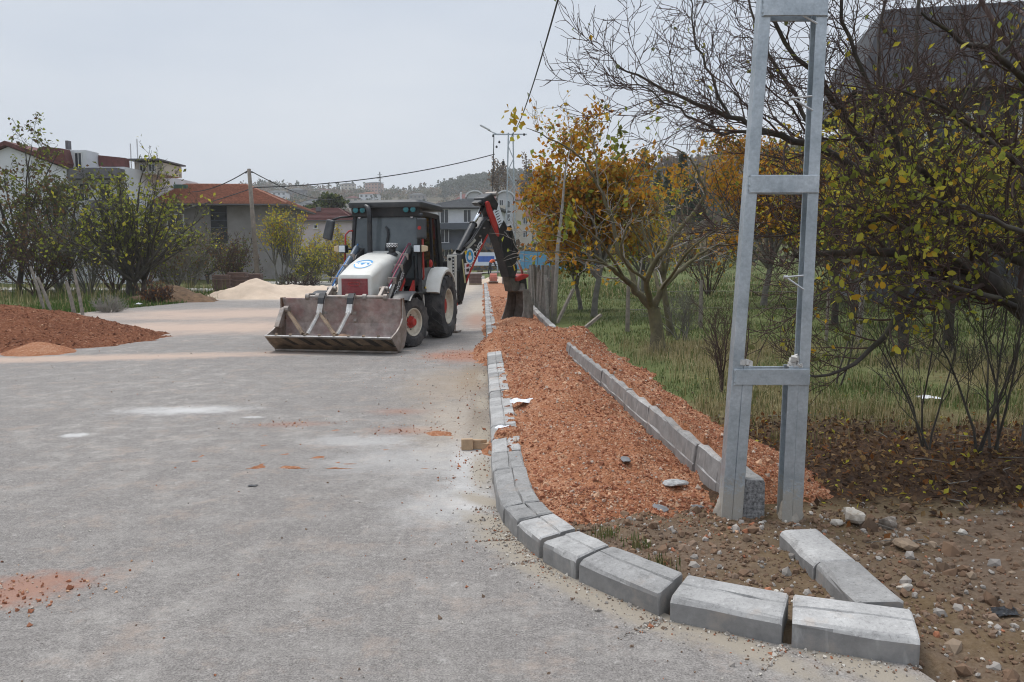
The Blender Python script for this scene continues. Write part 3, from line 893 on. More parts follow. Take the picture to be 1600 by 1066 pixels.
for (px, py) in [(1235, 433), (1246, 155), (1252, 20)]:
    p = A(px, py, 4.75)
    z = p[2]; x1 = mx(1, z) - .028; x0 = p[0] - 1.55 - .035
    mb = MB(); mb.tube([(x1, -.04, z + .01), (x0, -.02, z), ], .006, 6); mb.tube([(x0, -.02, z), (x1, -.05, z - .075)], .006, 6)
    mb.lathe([(-.012, 0), (-.012, .011), (.012, .011), (.012, 0)], (x0, -.02, z), 'X', 8)
    mb.build('step_bracket', M_BOLT, mast)
for side, n in ((-1, 6), (1, 14)):
    mb = MB()
    for i in range(n):
        mb.box((mx(side, 1.0) - side * rg.uniform(.02, .075) , rg.uniform(-.045, .045), .985 + rg.uniform(0, .05 if side > 0 else .03)), tuple(rg.uniform(.018, .04, 3)), Matrix.Rotation(rg.uniform(0, 3), 3, Vector(rg.normal(size=3)).normalized()))
    mb.build('mortar_lump', mat('white_mortar', (.55, .53, .5), .95, var=.25, scale=12, bmp=.6), mast, kind='stuff')
mb = MB(); mb.tube([(0.08, 0, MH - .25), (-.55, .5, MH - .2)], .03, 6); mb.tube([(-.4, 0, MH - .2), (.55, 0, MH - .2)], .03, 6); mb.build('cable_arm', M_GALV, mast)

# ================================================================== LOOSE THINGS on the ground near the camera
def chunk(name, px, py, size, material, label, cat, seed, z=0.0, flat=.5, hf=ground_h, group=None, sink=.35):
    rg_ = np.random.default_rng(seed)
    p = G(px, py, z)
    bm = bmesh.new(); bmesh.ops.create_icosphere(bm, subdivisions=2, radius=1)
    pl = [(Vector(rg_.normal(size=3)).normalized(), rg_.uniform(.45, .8)) for _ in range(9)]
    for v in bm.verts:
        for n, d in pl:
            ex = v.co.dot(n) - d
            if ex > 0: v.co -= n * ex
        v.co *= 1 + rg_.normal(0, .02)
        v.co.x *= size[0]; v.co.y *= size[1]; v.co.z *= size[2]
    me = bpy.data.meshes.new(name); bm.to_mesh(me); bm.free(); me.materials.append(material)
    o = link(name, me, None, label, cat, group)
    zz = float(hf(np.array([p[0]]), np.array([p[1]]))[0])
    o.location = (p[0], p[1], max(zz, 0) + size[2] * (1 - sink) * .6); o.rotation_euler = (0, 0, rg_.uniform(0, 6))
    return o
M_ROCKW = mat('limestone', (.50, .46, .40), .95, var=.3, scale=14, bmp=.8, bscale=28, dirt=(.2, .14, .09), dirt_amt=.8, dscale=9)
M_ROCKB = mat('brown_rock', (.19, .155, .125), .95, var=.5, scale=14, bmp=.8, bscale=28, dirt=(.45, .41, .36), dirt_amt=.7, dscale=12)
M_SHARD = mat('grey_shard', (.17, .17, .175), .9, var=.3, scale=30, bmp=.5, bscale=60)
M_SHARDP = mat('pale_shard', (.36, .36, .355), .9, var=.4, scale=35, bmp=.6, bscale=60)
chunk('rock', 1333, 826, (.095, .075, .07), M_ROCKW, 'whitish rough rock beside the brown rock right of the steel mast', 'rock', 1)
chunk('rock', 1383, 832, (.07, .06, .06), M_ROCKB, 'brown rock with a white top right of the whitish rock', 'rock', 2)
chunk('rock', 1305, 828, (.05, .045, .03), M_ROCKW, 'small pale stone just left of the whitish rough rock', 'rock', 3)
chunk('rock', 1420, 870, (.09, .07, .04), mat('clod', (.26, .19, .13), 1, var=.3, scale=20, bmp=.8), 'flat tan clod of earth behind the loose kerb stones', 'rock', 4)
chunk('rock', 1412, 933, (.05, .03, .025), M_ROCKW, 'small pale stone next to the corner of the loose kerb stone', 'rock', 14)
chunk('kerb_shard', 978, 729, (.10, .055, .02), M_SHARD, 'thin dark grey shard of concrete lying mid way on the red gravel', 'concrete shard', 5, .15, hf=bed_h)
chunk('kerb_shard', 1030, 778, (.085, .055, .022), M_SHARD, 'triangular dark grey shard of concrete low on the red gravel', 'concrete shard', 6, .12, hf=bed_h)
chunk('kerb_shard', 1057, 748, (.10, .08, .03), M_SHARDP, 'pale speckled lump of concrete on the red gravel by the back kerb', 'concrete shard', 7, .12, hf=bed_h)
chunk('kerb_shard', 1090, 772, (.05, .03, .018), M_SHARD, 'smallest grey shard of concrete near the foot of the steel mast', 'concrete shard', 8, .12, hf=bed_h)
# timber offcuts
M_WOOD = mat('fresh_timber', (.42, .29, .18), .8, var=.25, scale=9, bmp=.2, bscale=50)
p = G(730, 703)
mb = MB(); mb.box((0, 0, .047), (.10, .045, .095)); o = mb.build('timber_block', M_WOOD, None, bevel=.003, label='sawn square timber block standing on the road by the kerb', cat='timber block'); o.location = (p[0], p[1], 0.002); o.rotation_euler = (.0, 0, .1)
p = G(752, 702)
mb = MB(); mb.prism([(-.11, -.03, .0), (.06, -.035, .0), (.115, 0, .01), (.06, .04, .0), (-.11, .04, .0)], (0, 0, .05)); mb.prism([(-.10, -.025, .051), (.0, -.03, .051), (.05, .0, .052), (-.1, .03, .051)], (0, 0, .028))
o = mb.build('timber_wedge', M_WOOD, None, bevel=.003, label='pointed timber wedge lying between the square block and the kerb', cat='timber wedge'); o.location = (p[0], p[1] + .02, 0.002); o.rotation_euler = (0, 0, -.05)
# crumpled sheets
def crumple(name, c, size, material, label, cat, seed, rotz=0, amp=.5):
    n = 14; t = np.linspace(-1, 1, n)
    X, Y = np.meshgrid(t, t)
    R = 1 + .35 * fbm(X * 1.3 + seed, Y * 1.3, seed, 2)
    Z = amp * (.5 + .5 * fbm(X * 1.7 + 3 * seed, Y * 1.7, seed + 1, 3)) * (1 - .6 * (X ** 2 + Y ** 2) / 2)
    V = np.stack([X * R * size[0], Y * R * size[1], Z * size[2]], -1).reshape(-1, 3)
    i = np.arange(n - 1)[None] + (np.arange(n - 1) * n)[:, None]
    F = np.stack([i, i + 1, i + 1 + n, i + n], -1).reshape(-1, 4)
    o = link(name, np_mesh(name, V, [F], [material], None, False), None, label, cat)
    o.location = [float(v) for v in c]; o.rotation_euler = (0, 0, rotz)
    return o
M_BAG = mat('white_plastic', (.75, .76, .78), .4, var=.08); M_BLK = mat('black_plastic', (.012, .012, .014), .35, var=.2)
p = G(820, 637, .13)
crumple('plastic_bag', (p[0], p[1], float(bed_h(np.array([p[0]]), np.array([p[1]]))[0]) + .0), (.14, .10, .17), M_BAG, 'crumpled white plastic bag on the red gravel beside the kerb', 'plastic bag', 3)
p = G(788, 671, .135)
crumple('paper_scrap', (p[0], p[1], .137), (.075, .05, .09), M_BAG, 'crumpled white paper scrap lying on top of the kerb', 'paper scrap', 5)
p = G(1570, 970)
crumple('plastic_scrap', (p[0], p[1], float(ground_h(np.array([p[0]]), np.array([p[1]]))[0]) + .004), (.055, .045, .05), M_BLK, 'shiny black plastic scrap on the brown soil', 'plastic scrap', 7)
p = G(1449, 640)
crumple('foil_wrapper', (p[0], p[1], float(ground_h(np.array([p[0]]), np.array([p[1]]))[0]) + .05), (.12, .09, .10), M_BAG, 'crumpled white wrapper caught in the dry grass', 'wrapper', 9)
p = G(395, 760)
crumple('plastic_chip', (p[0], p[1], .003), (.03, .022, .015), M_BLK, 'small dark plastic chip on the bare asphalt', 'plastic chip', 11)
# ================================================================== BACKHOE LOADER
M_WHITE = mat('machine_white', (.66, .65, .60), .45, var=.06, scale=2, dirt=(.42, .38, .31), dirt_amt=.35, dscale=3)
M_BLACK = mat('machine_black', (.016, .017, .02), .42, var=.3, scale=3, dirt=(.10, .09, .08), dirt_amt=.3, dscale=4)
M_RUBBER = mat('tyre_rubber', (.04, .04, .042), .9, var=.35, scale=7, dirt=(.17, .155, .14), dirt_amt=.6, dscale=3, bmp=.3, bscale=30)
M_CREAM = mat('rim_cream', (.60, .56, .46), .55, var=.1, scale=5, dirt=(.3, .24, .18), dirt_amt=.6, dscale=6)
M_RED = mat('machine_red', (.42, .025, .02), .5, var=.2, scale=5, dirt=(.2, .08, .06), dirt_amt=.4)
M_REDM = mat('grille_red', (.27, .055, .06), .7, var=.2, scale=6, dirt=(.3, .2, .18), dirt_amt=.5, dscale=4)
M_STEEL = mat('worn_steel', (.30, .27, .245), .55, .4, var=.35, scale=6, dirt=(.20, .13, .085), dirt_amt=.75, dscale=4, bmp=.2)
M_BUCKET = mat('bucket_inside', (.37, .315, .29), .85, .0, var=.4, scale=5, dirt=(.34, .12, .115), dirt_amt=.5, dscale=2.6, bmp=.3, bscale=20)
M_UNDER = mat('bucket_under', (.23, .165, .11), .65, .3, var=.6, scale=3, dirt=(.07, .06, .05), dirt_amt=.8, dscale=3.5, bmp=.2)
M_CHROME = mat('chrome', (.8, .81, .83), .15, 1.0, var=.02)
M_POLISH = mat('polished_steel', (.55, .53, .50), .38, .7, var=.3, scale=8, dirt=(.28, .22, .17), dirt_amt=.6, dscale=5)
M_ROOF = mat('cab_roof', (.045, .05, .055), .5, var=.25, scale=2, dirt=(.13, .13, .125), dirt_amt=.4)
M_TEAL = mat('lamp_glass', (.03, .16, .18), .12, var=.2)
M_LENS = mat('headlamp_lens', (.75, .78, .80), .1, .3, var=.1, scale=20)
M_AMBER = mat('amber_lens', (.62, .48, .30), .3, var=.1)
M_BLUEC = mat('blue_hose', (.05, .17, .42), .5, var=.2)
M_CYL = mat('cylinder_grey', (.085, .11, .14), .4, .2, var=.2)
M_YEL = mat('yellow_sticker', (.62, .43, .04), .5, var=.05)
M_LOGO = mat('logo_blue', (.06, .32, .62), .5, var=.15)
M_LETTER = mat('lettering_white', (.72, .72, .72), .5, var=.05)
M_MUD = mat('dried_soil', (.36, .24, .17), 1, var=.3, scale=9, bmp=.8, bscale=30)
M_SEAT = mat('seat_cloth', (.03, .03, .035), .9)
def glass(name, col, alpha, rough=.05):
    m, nt, b = base_mat(name, rough, 0, .5)
    n = noise_node(nt, objco(nt), 1.6, 6, .7)
    c = ramp(nt, n, [(.3, [v * .75 for v in col]), (.7, [v * 1.3 for v in col])])
    nt.links.new(c, b.inputs['Base Color'])
    b.inputs['Alpha'].default_value = alpha
    return m
M_WIND = glass('windscreen', (.13, .15, .16), .86)
M_TINT = glass('tinted_glass', (.012, .013, .015), .93)

HEAD = radians(-11)
LOC = np.array((-2.436, 17.38, 0.0))
bh = thing('backhoe_loader', LOC, 'white and black backhoe loader on the road digging the gravel bed with its rear arm', 'backhoe loader', rotz=HEAD)
_c, _s = cos(HEAD), sin(HEAD)
def loc(p):  # world point to machine coordinates (x its left, y rearwards, z up)
    q = np.array(p, float) - LOC
    return Vector((q[0] * _c + q[1] * _s, -q[0] * _s + q[1] * _c, q[2]))
def locv(p):
    p = np.array(p, float)
    return Vector((p[0] * _c + p[1] * _s, -p[0] * _s + p[1] * _c, p[2]))

# ---- wheels
def wheel(x, y, R, w, rimr, steer, side, lugs):
    M = Matrix.Translation((x, y, R - .015)) @ Matrix.Rotation(steer, 4, 'Z')
    mb = MB()
    h = w / 2
    mb.lathe([(-h * .78, rimr * .98), (-h * .98, rimr * 1.12), (-h * 1.0, (rimr + R) / 2), (-h * .9, R * .93), (-h * .55, R * .965), (0, R * .975), (h * .55, R * .965), (h * .9, R * .93), (h * 1.0, (rimr + R) / 2), (h * .98, rimr * 1.12), (h * .78, rimr * .98)], (0, 0, 0), 'X', 40)
    for k in range(lugs):
        for s_ in (-1, 1):
            a = 2 * pi * (k + (.5 if s_ > 0 else 0)) / lugs
            da = .55 * 2 * pi / lugs * 1.5
            pts = []
            for (fx, fa, rr) in ((.02, 0, .995), (.5, .5, .995), (.93, 1.0, .965), (1.0, 1.12, .87)):
                aa = a + fa * da
                for wd in (-.5, .5):
                    ab = aa + wd * .30 * 2 * pi / lugs
                    for rad in (R * rr, R * (rr - .05)):
                        pts.append((s_ * h * fx * 1.01, rad * cos(ab), rad * sin(ab)))
            F = []
            for q in range(3):
                o_ = q * 4
                F += [(o_, o_ + 4, o_ + 6, o_ + 2), (o_, o_ + 1, o_ + 5, o_ + 4), (o_ + 2, o_ + 6, o_ + 7, o_ + 3)]
            F += [(0, 2, 3, 1), (12, 13, 15, 14)]
            mb.add(pts, F)
    me = mb.me('wheel', [M_RUBBER], True); me.set_sharp_from_angle(angle=radians(30))
    t = link('wheel', me, bh); t.matrix_local = M
    # rim: dished disc on the outer side
    mb = MB(); sd = side
    mb.lathe([(sd * h * .80, rimr * 1.0), (sd * h * .86, rimr * .97), (sd * h * .82, rimr * .90), (sd * h * .45, rimr * .86), (sd * h * .25, rimr * .60), (sd * h * .30, rimr * .34), (sd * h * .30, 0.001)], (0, 0, 0), 'X', 32)
    mb.lathe([(-sd * h * .8, rimr), (-sd * h * .4, rimr * .85), (-sd * h * .3, .001)], (0, 0, 0), 'X', 24)
    mb.build('rim', M_CREAM, t, smooth=True, auto=40)
    mb = MB()
    e = h * (.95 if R < .6 else .55)
    mb.lathe([(sd * h * .28, rimr * .44), (sd * h * .45, rimr * .42), (sd * h * .46, rimr * .30), (sd * e * .92, rimr * .27), (sd * e, rimr * .2), (sd * e, .001)], (0, 0, 0), 'X', 18)
    mb.build('hub', M_RED, t, smooth=True, auto=30)
    mb = MB()
    for k in range(8):
        a = 2 * pi * k / 8
        mb.lathe([(0, 0.001), (0, .016), (sd * .022, .016), (sd * .022, .001)], (sd * h * .30, rimr * .5 * cos(a), rimr * .5 * sin(a)), 'X', 6)
    mb.build('wheel_bolts', M_STEEL, t, kind='stuff')
for sd in (1, -1):
    wheel(sd * .89, 0, .69, .44, .39, 0, sd, 17)
    wheel(sd * .85, -2.1, .495, .33, .275, radians(-17), sd, 15)

# ---- chassis, axle, hood
mb = MB()
mb.box((0, -1.35, .72), (.55, 2.6, .35)); mb.box((0, .55, .85), (.9, 1.3, .5)); mb.box((0, -2.1, .5), (1.35, .16, .16)); mb.box((0, 0, .69), (1.3, .22, .22)); mb.box((0, -2.55, .68), (.6, .25, .30))
mb.box((.60, -.75, .75), (.28, .75, .35)); mb.box((-.60, -.75, .75), (.28, .75, .35))
mb.build('chassis', M_BLACK, bh, bevel=.02)
def section(y, w, z0, z1, r=.10, crown=.03, n=5):
    P = [(-w / 2, y, z0)]
    for i in range(n): a = pi - i * (pi / 2) / (n - 1); P.append((-w / 2 + r + r * cos(a), y, z1 - r + r * sin(a)))
    for i in range(n): a = pi / 2 - i * (pi / 2) / (n - 1); P.append((w / 2 - r + r * cos(a), y, z1 - r + r * sin(a)))
    P.append((w / 2, y, z0))
    return P
secs = [section(-2.66, .64, .66, 1.35, .05), section(-2.64, .68, .64, 1.39, .07), section(-2.45, .70, .64, 1.48, .10), section(-2.1, .72, .70, 1.62, .12), section(-1.6, .76, .8, 1.76, .14), section(-1.02, .80, .9, 1.86, .16)]
V = []; F = []
for s_ in secs: V += s_
k = len(secs[0])
for i in range(len(secs) - 1):
    for j in range(k - 1): F.append((i * k + j, i * k + j + 1, (i + 1) * k + j + 1, (i + 1) * k + j))
F.append(tuple(range(k))); F.append(tuple((len(secs) - 1) * k + j for j in range(k)))
mb = MB(); mb.add(V, F)
hood = mb.build('hood', M_WHITE, bh, smooth=True, auto=35)
mb = MB()
mb.box((0, -2.665, 1.02), (.515, .02, .60))
for i in range(11): mb.box((0, -2.678, .76 + i * .054), (.50, .014, .018))
gr_ = mb.build('grille', M_REDM, hood)
mb = MB()
for i in range(16):
    a0, a1 = 2 * pi * i / 16, 2 * pi * (i + 1) / 16
    mb.bar((.115 * cos(a0), -2.688, 1.22 + .035 * sin(a0)), (.115 * cos(a1), -2.688, 1.22 + .035 * sin(a1)), .012, .008)
mb.build('grille_badge', M_RED, hood)
# emblem on the hood: pale disc, blue ring and blue wave
def hz(y): return np.interp(y, [-2.66, -2.64, -2.45, -2.1, -1.6, -1.02], [1.35, 1.39, 1.48, 1.62, 1.76, 1.86])
def ring(mb, cx, cy, r0, r1, off, a0=0, a1=2 * pi, n=28):
    P = []
    for i in range(n + 1):
        a = a0 + (a1 - a0) * i / n
        for r in (r0, r1):
            x, y = cx + r * cos(a), cy + r * 1.25 * sin(a)
            P.append((x, y, hz(y) + off))
    mb.add(P, [(2 * i, 2 * i + 1, 2 * i + 3, 2 * i + 2) for i in range(n)])
mb = MB(); ring(mb, -.02, -2.16, .001, .185, .004); em = mb.build('emblem', mat('emblem_white', (.70, .74, .78), .5, var=.03), hood)
mb = MB(); ring(mb, -.02, -2.16, .14, .18, .007, .2, 2.9); ring(mb, -.02, -2.16, .155, .18, .007, 3.3, 6.1)
for i in range(9):
    x0 = -.13 + i * .026
    mb.add([(x0, -2.19 + .03 * sin(i * 1.3), hz(-2.19) + .008), (x0 + .02, -2.19 + .03 * sin(i * 1.3 + 1), hz(-2.19) + .008), (x0 + .02, -2.12, hz(-2.12) + .008), (x0, -2.12, hz(-2.12) + .008)], [(0, 1, 2, 3)])
mb.build('emblem_print', M_LOGO, hood)
# exhaust stack and pre-cleaner
mb = MB(); mb.tube([(-.26, -1.18, 1.78), (-.26, -1.18, 2.55), (-.27, -1.17, 2.66), (-.31, -1.13, 2.74), (-.38, -1.06, 2.77)], .052, 14); mb.lathe([(0, .09), (.03, .075), (.05, .055)], (-.26, -1.18, 1.79), 'Z', 14)
mb.build('exhaust_stack', M_BLACK, bh, smooth=True, auto=50)
mb = MB(); mb.lathe([(0, .12), (.03, .11), (.06, .07), (.13, .07), (.15, .10), (.16, .11)], (.27, -1.33, 1.77), 'Z', 20)
pc = mb.build('air_precleaner', M_BLACK, bh, smooth=True, auto=40)
mb = MB(); mb.lathe([(.16, .115), (.235, .115), (.24, .105), (.24, .001)], (.27, -1.33, 1.77), 'Z', 24)
for r_ in range(3):
    for k in range(24):
        if (k + r_) % 2: continue
        a0, a1 = 2 * pi * k / 24, 2 * pi * (k + 1) / 24
        z0 = 1.77 + .165 + r_ * .022
        mb.cur = 1
        mb.add([(.27 + .1165 * cos(a0), -1.33 + .1165 * sin(a0), z0), (.27 + .1165 * cos(a1), -1.33 + .1165 * sin(a1), z0), (.27 + .1165 * cos(a1), -1.33 + .1165 * sin(a1), z0 + .02), (.27 + .1165 * cos(a0), -1.33 + .1165 * sin(a0), z0 + .02)], [(0, 1, 2, 3)])
mb.build('cleaner_cap', [M_LETTER, M_BLACK], pc)

# ---- cab
FB, FT, RB, RT = (-1.00, 1.30), (-.86, 2.62), (.50, 1.45), (.38, 2.62)  # (y,z) of the front and rear faces, bottom and top
hw0, hw1 = .76, .70
mb = MB()
for sx_ in (-1, 1):
    mb.bar((sx_ * hw0 * .98, FB[0], 1.0), (sx_ * hw1 * .97, FT[0], FT[1] + .04), .085, .10)
    mb.bar((sx_ * hw0, RB[0], 1.35), (sx_ * hw1, RT[0], RT[1] + .04), .10, .10)
    mb.bar((sx_ * hw0 * 1.01, -.12, 1.0), (sx_ * hw1, -.12, FT[1] + .04), .05, .07)
    mb.bar((sx_ * hw1, FT[0], 2.63), (sx_ * hw1, RT[0], 2.63), .08, .10)
    mb.bar((sx_ * hw0, FB[0], 1.02), (sx_ * hw0, .1, 1.02), .07, .12)
    mb.bar((sx_ * hw0, .05, 1.45), (sx_ * hw0, RB[0], 1.45), .07, .12)
mb.bar((-hw1, FT[0], 2.62), (hw1, FT[0], 2.62), .10, .12); mb.bar((-hw0, FB[0], 1.22), (hw0, FB[0], 1.22), .08, .16); mb.bar((-hw1, RT[0], 2.62), (hw1, RT[0], 2.62), .1, .1); mb.bar((-hw0, RB[0], 1.45), (hw0, RB[0], 1.45), .1, .1)
mb.box((0, -.25, .98), (1.46, 1.4, .06)); mb.box((0, .2, 1.2), (1.1, .5, .5))
cab = mb.build('cab', M_BLACK, bh, bevel=.012)
def pane(name, P, material, th=(0, .006, 0)):
    mb = MB(); mb.prism(P, th); return mb.build(name, material, cab)
def fy(z): return FB[0] + (FT[0] - FB[0]) * (z - FB[1]) / (FT[1] - FB[1])
def hw(z): return hw0 + (hw1 - hw0) * (z - 1.0) / 1.62
pane('windscreen', [(-hw(1.3) + .05, fy(1.3) - .02, 1.3), (hw(1.3) - .05, fy(1.3) - .02, 1.3), (hw1 - .05, fy(2.56) - .02, 2.56), (-hw1 + .05, fy(2.56) - .02, 2.56)], M_WIND)
for sx_ in (1, -1):
    pane('door_glass', [(sx_ * hw(1.08), -.93, 1.08), (sx_ * hw(1.08), -.16, 1.08), (sx_ * hw(2.58), -.16, 2.58), (sx_ * hw(2.58), -.80, 2.58)], M_TINT, (sx_ * .006, 0, 0))
    pane('side_glass', [(sx_ * hw(1.5), -.08, 1.5), (sx_ * hw(1.5), .46, 1.5), (sx_ * hw(2.58), .34, 2.58), (sx_ * hw(2.58), -.08, 2.58)], M_TINT, (sx_ * .006, 0, 0))
pane('rear_window', [(-.66, .48, 1.5), (.66, .48, 1.5), (.62, .38, 2.58), (-.62, .38, 2.58)], M_WIND)
# front fascia above the glass with the lamps, roof
mb = MB(); mb.prism([(-hw1 - .04, -.95, 2.56), (-hw1 - .04, -.98, 2.80), (-hw1 - .04, -.80, 2.80), (-hw1 - .04, -.80, 2.56)], (2 * hw1 + .08, 0, 0)); mb.build('fascia', M_BLACK, cab, bevel=.02)
mb = MB()
V = []; rings = [(2.745, .02), (2.77, .0), (2.85, .0), (2.90, .06), (2.915, .25)]
x0, x1, y0, y1 = -.80, .80, -1.06, .66
for z, ins in rings:
    q = .12
    for (cx, cy, a0) in ((x0 + q, y0 + q, pi), (x1 - q, y0 + q, 1.5 * pi), (x1 - q, y1 - q, 0), (x0 + q, y1 - q, .5 * pi)):
        for j in range(4):
            a = a0 + j * pi / 6
            V.append(((cx + q * cos(a)) * (1 - ins * .9) , (cy + q * sin(a) - .03) * (1 - ins * .7) + .03, z))
n = 16
F = [(r_ * n + j, r_ * n + (j + 1) % n, (r_ + 1) * n + (j + 1) % n, (r_ + 1) * n + j) for r_ in range(4) for j in range(n)] + [tuple(range(n)), tuple(4 * n + j for j in range(n))]
mb.add(V, F); mb.build('roof', M_ROOF, bh, smooth=True, auto=35)
for x in (-.62, -.47, .47, .62):
    mb = MB(); mb.lathe([(-.05, .068), (-.065, .068), (-.07, .060)], (x, -.96, 2.70), 'Y', 20); mb.build('work_lamp', M_BLACK, bh, smooth=True)
    lamp = bh.children[-1] if False else None
    mb = MB(); mb.lathe([(-.068, .058), (-.075, .04), (-.077, .001)], (x, -.96, 2.70), 'Y', 20); mb.build('lamp_lens', M_TEAL, cab, smooth=True)
for x in (-.58, .56):
    mb = MB(); mb.lathe([(-.034, .001), (-.034, .032), (-.03, .032)], (x, -.90, 2.565), 'Y', 16); mb.build('round_sticker', mat('sticker_white', (.7, .65, .66), .5, var=.03), cab)
# wiper
mb = MB(); mb.tube([(-.05, -1.06, 1.36), (-.01, -1.0, 1.75), (.06, -.955, 2.2), (.045, -.945, 2.3), (.0, -.94, 2.36)], [.012, .02, .028, .028, .018], 8); mb.build('wiper', M_BLACK, cab)
# seat and steering wheel inside
mb = MB(); mb.box((0, .0, 1.45), (.5, .5, .12)); mb.box((0, .26, 1.80), (.48, .12, .65)); mb.build('seat', M_SEAT, cab, bevel=.03)
mb = MB()
for i in range(20):
    a0, a1 = 2 * pi * i / 20, 2 * pi * (i + 1) / 20
    mb.bar((.2 * cos(a0), -.35 + .13 * sin(a0), 1.72 - .14 * sin(a0)), (.2 * cos(a1), -.35 + .13 * sin(a1), 1.72 - .14 * sin(a1)), .025, .025)
mb.bar((0, -.35, 1.72), (0, -.7, 1.2), .06, .06); mb.build('steering_wheel', M_BLACK, cab)
# mirrors
mb = MB(); mb.tube([(-.72, -.92, 2.58), (-.95, -1.02, 2.56), (-1.12, -1.08, 2.5)], .022, 8); ml = mb.build('mirror_arm', M_BLACK, bh, smooth=True)
mb = MB(); mb.box((0, 0, 0), (.22, .10, .42), Matrix.Rotation(radians(14), 3, 'Y') @ Matrix.Rotation(radians(-20), 3, 'Z'), .9); o = mb.build('mirror', M_ROOF, ml, bevel=.03); o.location = (-1.18, -1.10, 2.30)
mb = MB(); mb.tube([(.72, -.92, 2.60), (.80, -1.05, 2.60), (.82, -1.1, 2.55)], .022, 8); mb.lathe([(0, .001), (.02, .045), (.06, .05), (.09, .03), (.1, .001)], (.80, -1.06, 2.53), 'Z', 12); ml = mb.build('mirror_arm', M_BLACK, bh, smooth=True)
mb = MB(); mb.box((0, 0, 0), (.20, .09, .42), Matrix.Rotation(radians(8), 3, 'Z')); o = mb.build('mirror', M_ROOF, ml, bevel=.03); o.location = (.83, -1.12, 2.31)
mb = MB(); mb.lathe([(-.006, .001), (-.006, .038), (0, .038)], (.80, -1.17, 2.32), 'Y', 14); mb.build('reflector', M_RED, ml)
# headlamps on brackets with amber side lenses
for sx_ in (-1, 1):
    cx, cy, cz = (.74, -1.12, 1.90) if sx_ > 0 else (-.88, -1.12, 1.90)
    mb = MB(); mb.box((cx, cy + .03, cz), (.17, .12, .17)); mb.bar((cx, cy + .05, cz), (sx_ * .74, -.95, cz), .05, .04); hl = mb.build('headlamp', M_BLACK, bh, bevel=.025)
    mb = MB(); mb.box((cx - .005, cy - .035, cz), (.135, .02, .135)); mb.build('lens', M_LENS, hl, bevel=.012)
    mb = MB(); mb.prism([(cx + sx_ * .086, cy - .02, cz - .07), (cx + sx_ * .20, cy + .01, cz - .045), (cx + sx_ * .20, cy + .01, cz + .055), (cx + sx_ * .086, cy - .02, cz + .08)], (0, .07, 0)); mb.build('side_lens', M_AMBER, hl, bevel=.01)
# red grab rails
mb = MB(); mb.tube([(.80, -.98, 1.28), (.83, -1.02, 1.32), (.81, -1.0, 2.3), (.75, -.93, 2.36)], .022, 8); mb.build('grab_rail', M_RED, bh, smooth=True)
mb = MB(); mb.tube([(-.78, -.98, 1.25), (-.90, -1.02, 1.30), (-.86, -1.0, 2.20), (-.80, -.95, 2.28), (-.72, -.93, 2.28)], .018, 8); mb.build('grab_rail', M_RED, bh, smooth=True)
mb = MB(); mb.lathe([(0, .001), (.0, .085), (.03, .08), (.045, .05), (.046, .001)], (.79, -.42, 1.60), 'X', 16); mb.build('fuel_cap', M_RED, bh)
mb = MB(); mb.box((.775, -.62, 1.07), (.012, .24, .10)); mb.build('sticker', M_YEL, cab)

# ---- fenders
def fender(x, w, cy, cz, r, a0, a1, th, material, skirt=0, name='fender'):
    mb = MB(); n = 14; V = []
    for i in range(n + 1):
        a = radians(a0 + (a1 - a0) * i / n)
        for (xx, rr) in ((-w / 2, r), (-w / 2, r + th), (w / 2 - .06, r + th), (w / 2, r + th - .05), (w / 2, r - skirt), (w / 2 - .02, r - skirt)):
            V.append((x + xx, cy - rr * cos(a), cz + rr * sin(a)))
    k = 6
    F = [(i * k + j, i * k + (j + 1) % k, (i + 1) * k + (j + 1) % k, (i + 1) * k + j) for i in range(n) for j in range(k)] + [tuple(range(k)), tuple(n * k + j for j in range(k))]
    mb.add(V, F); return mb.build(name, material, bh, smooth=True, auto=40)
fender(.83, .46, .04, .70, .78, 22, 150, .05, M_WHITE, .05)
fender(-.83, .46, .04, .70, .78, 22, 150, .05, M_WHITE, .05)
mb = MB(); mb.prism([(.66, -.98, .66), (.66, -.74, .50), (.66, -.70, .78), (.66, -.76, 1.0), (.66, -.98, .98)], (.10, 0, 0)); mb.build('step_panel', M_WHITE, bh, bevel=.02)
for sx_ in (1, -1):
    fender(sx_ * .84, .36, -2.08, .47, .58, 48, 172, .025, M_BLACK, 0.0, 'front_fender')
mb = MB(); mb.box((.72, -1.32, .95), (.30, .28, .16)); mb.build('battery_box', M_BLACK, bh, bevel=.02)

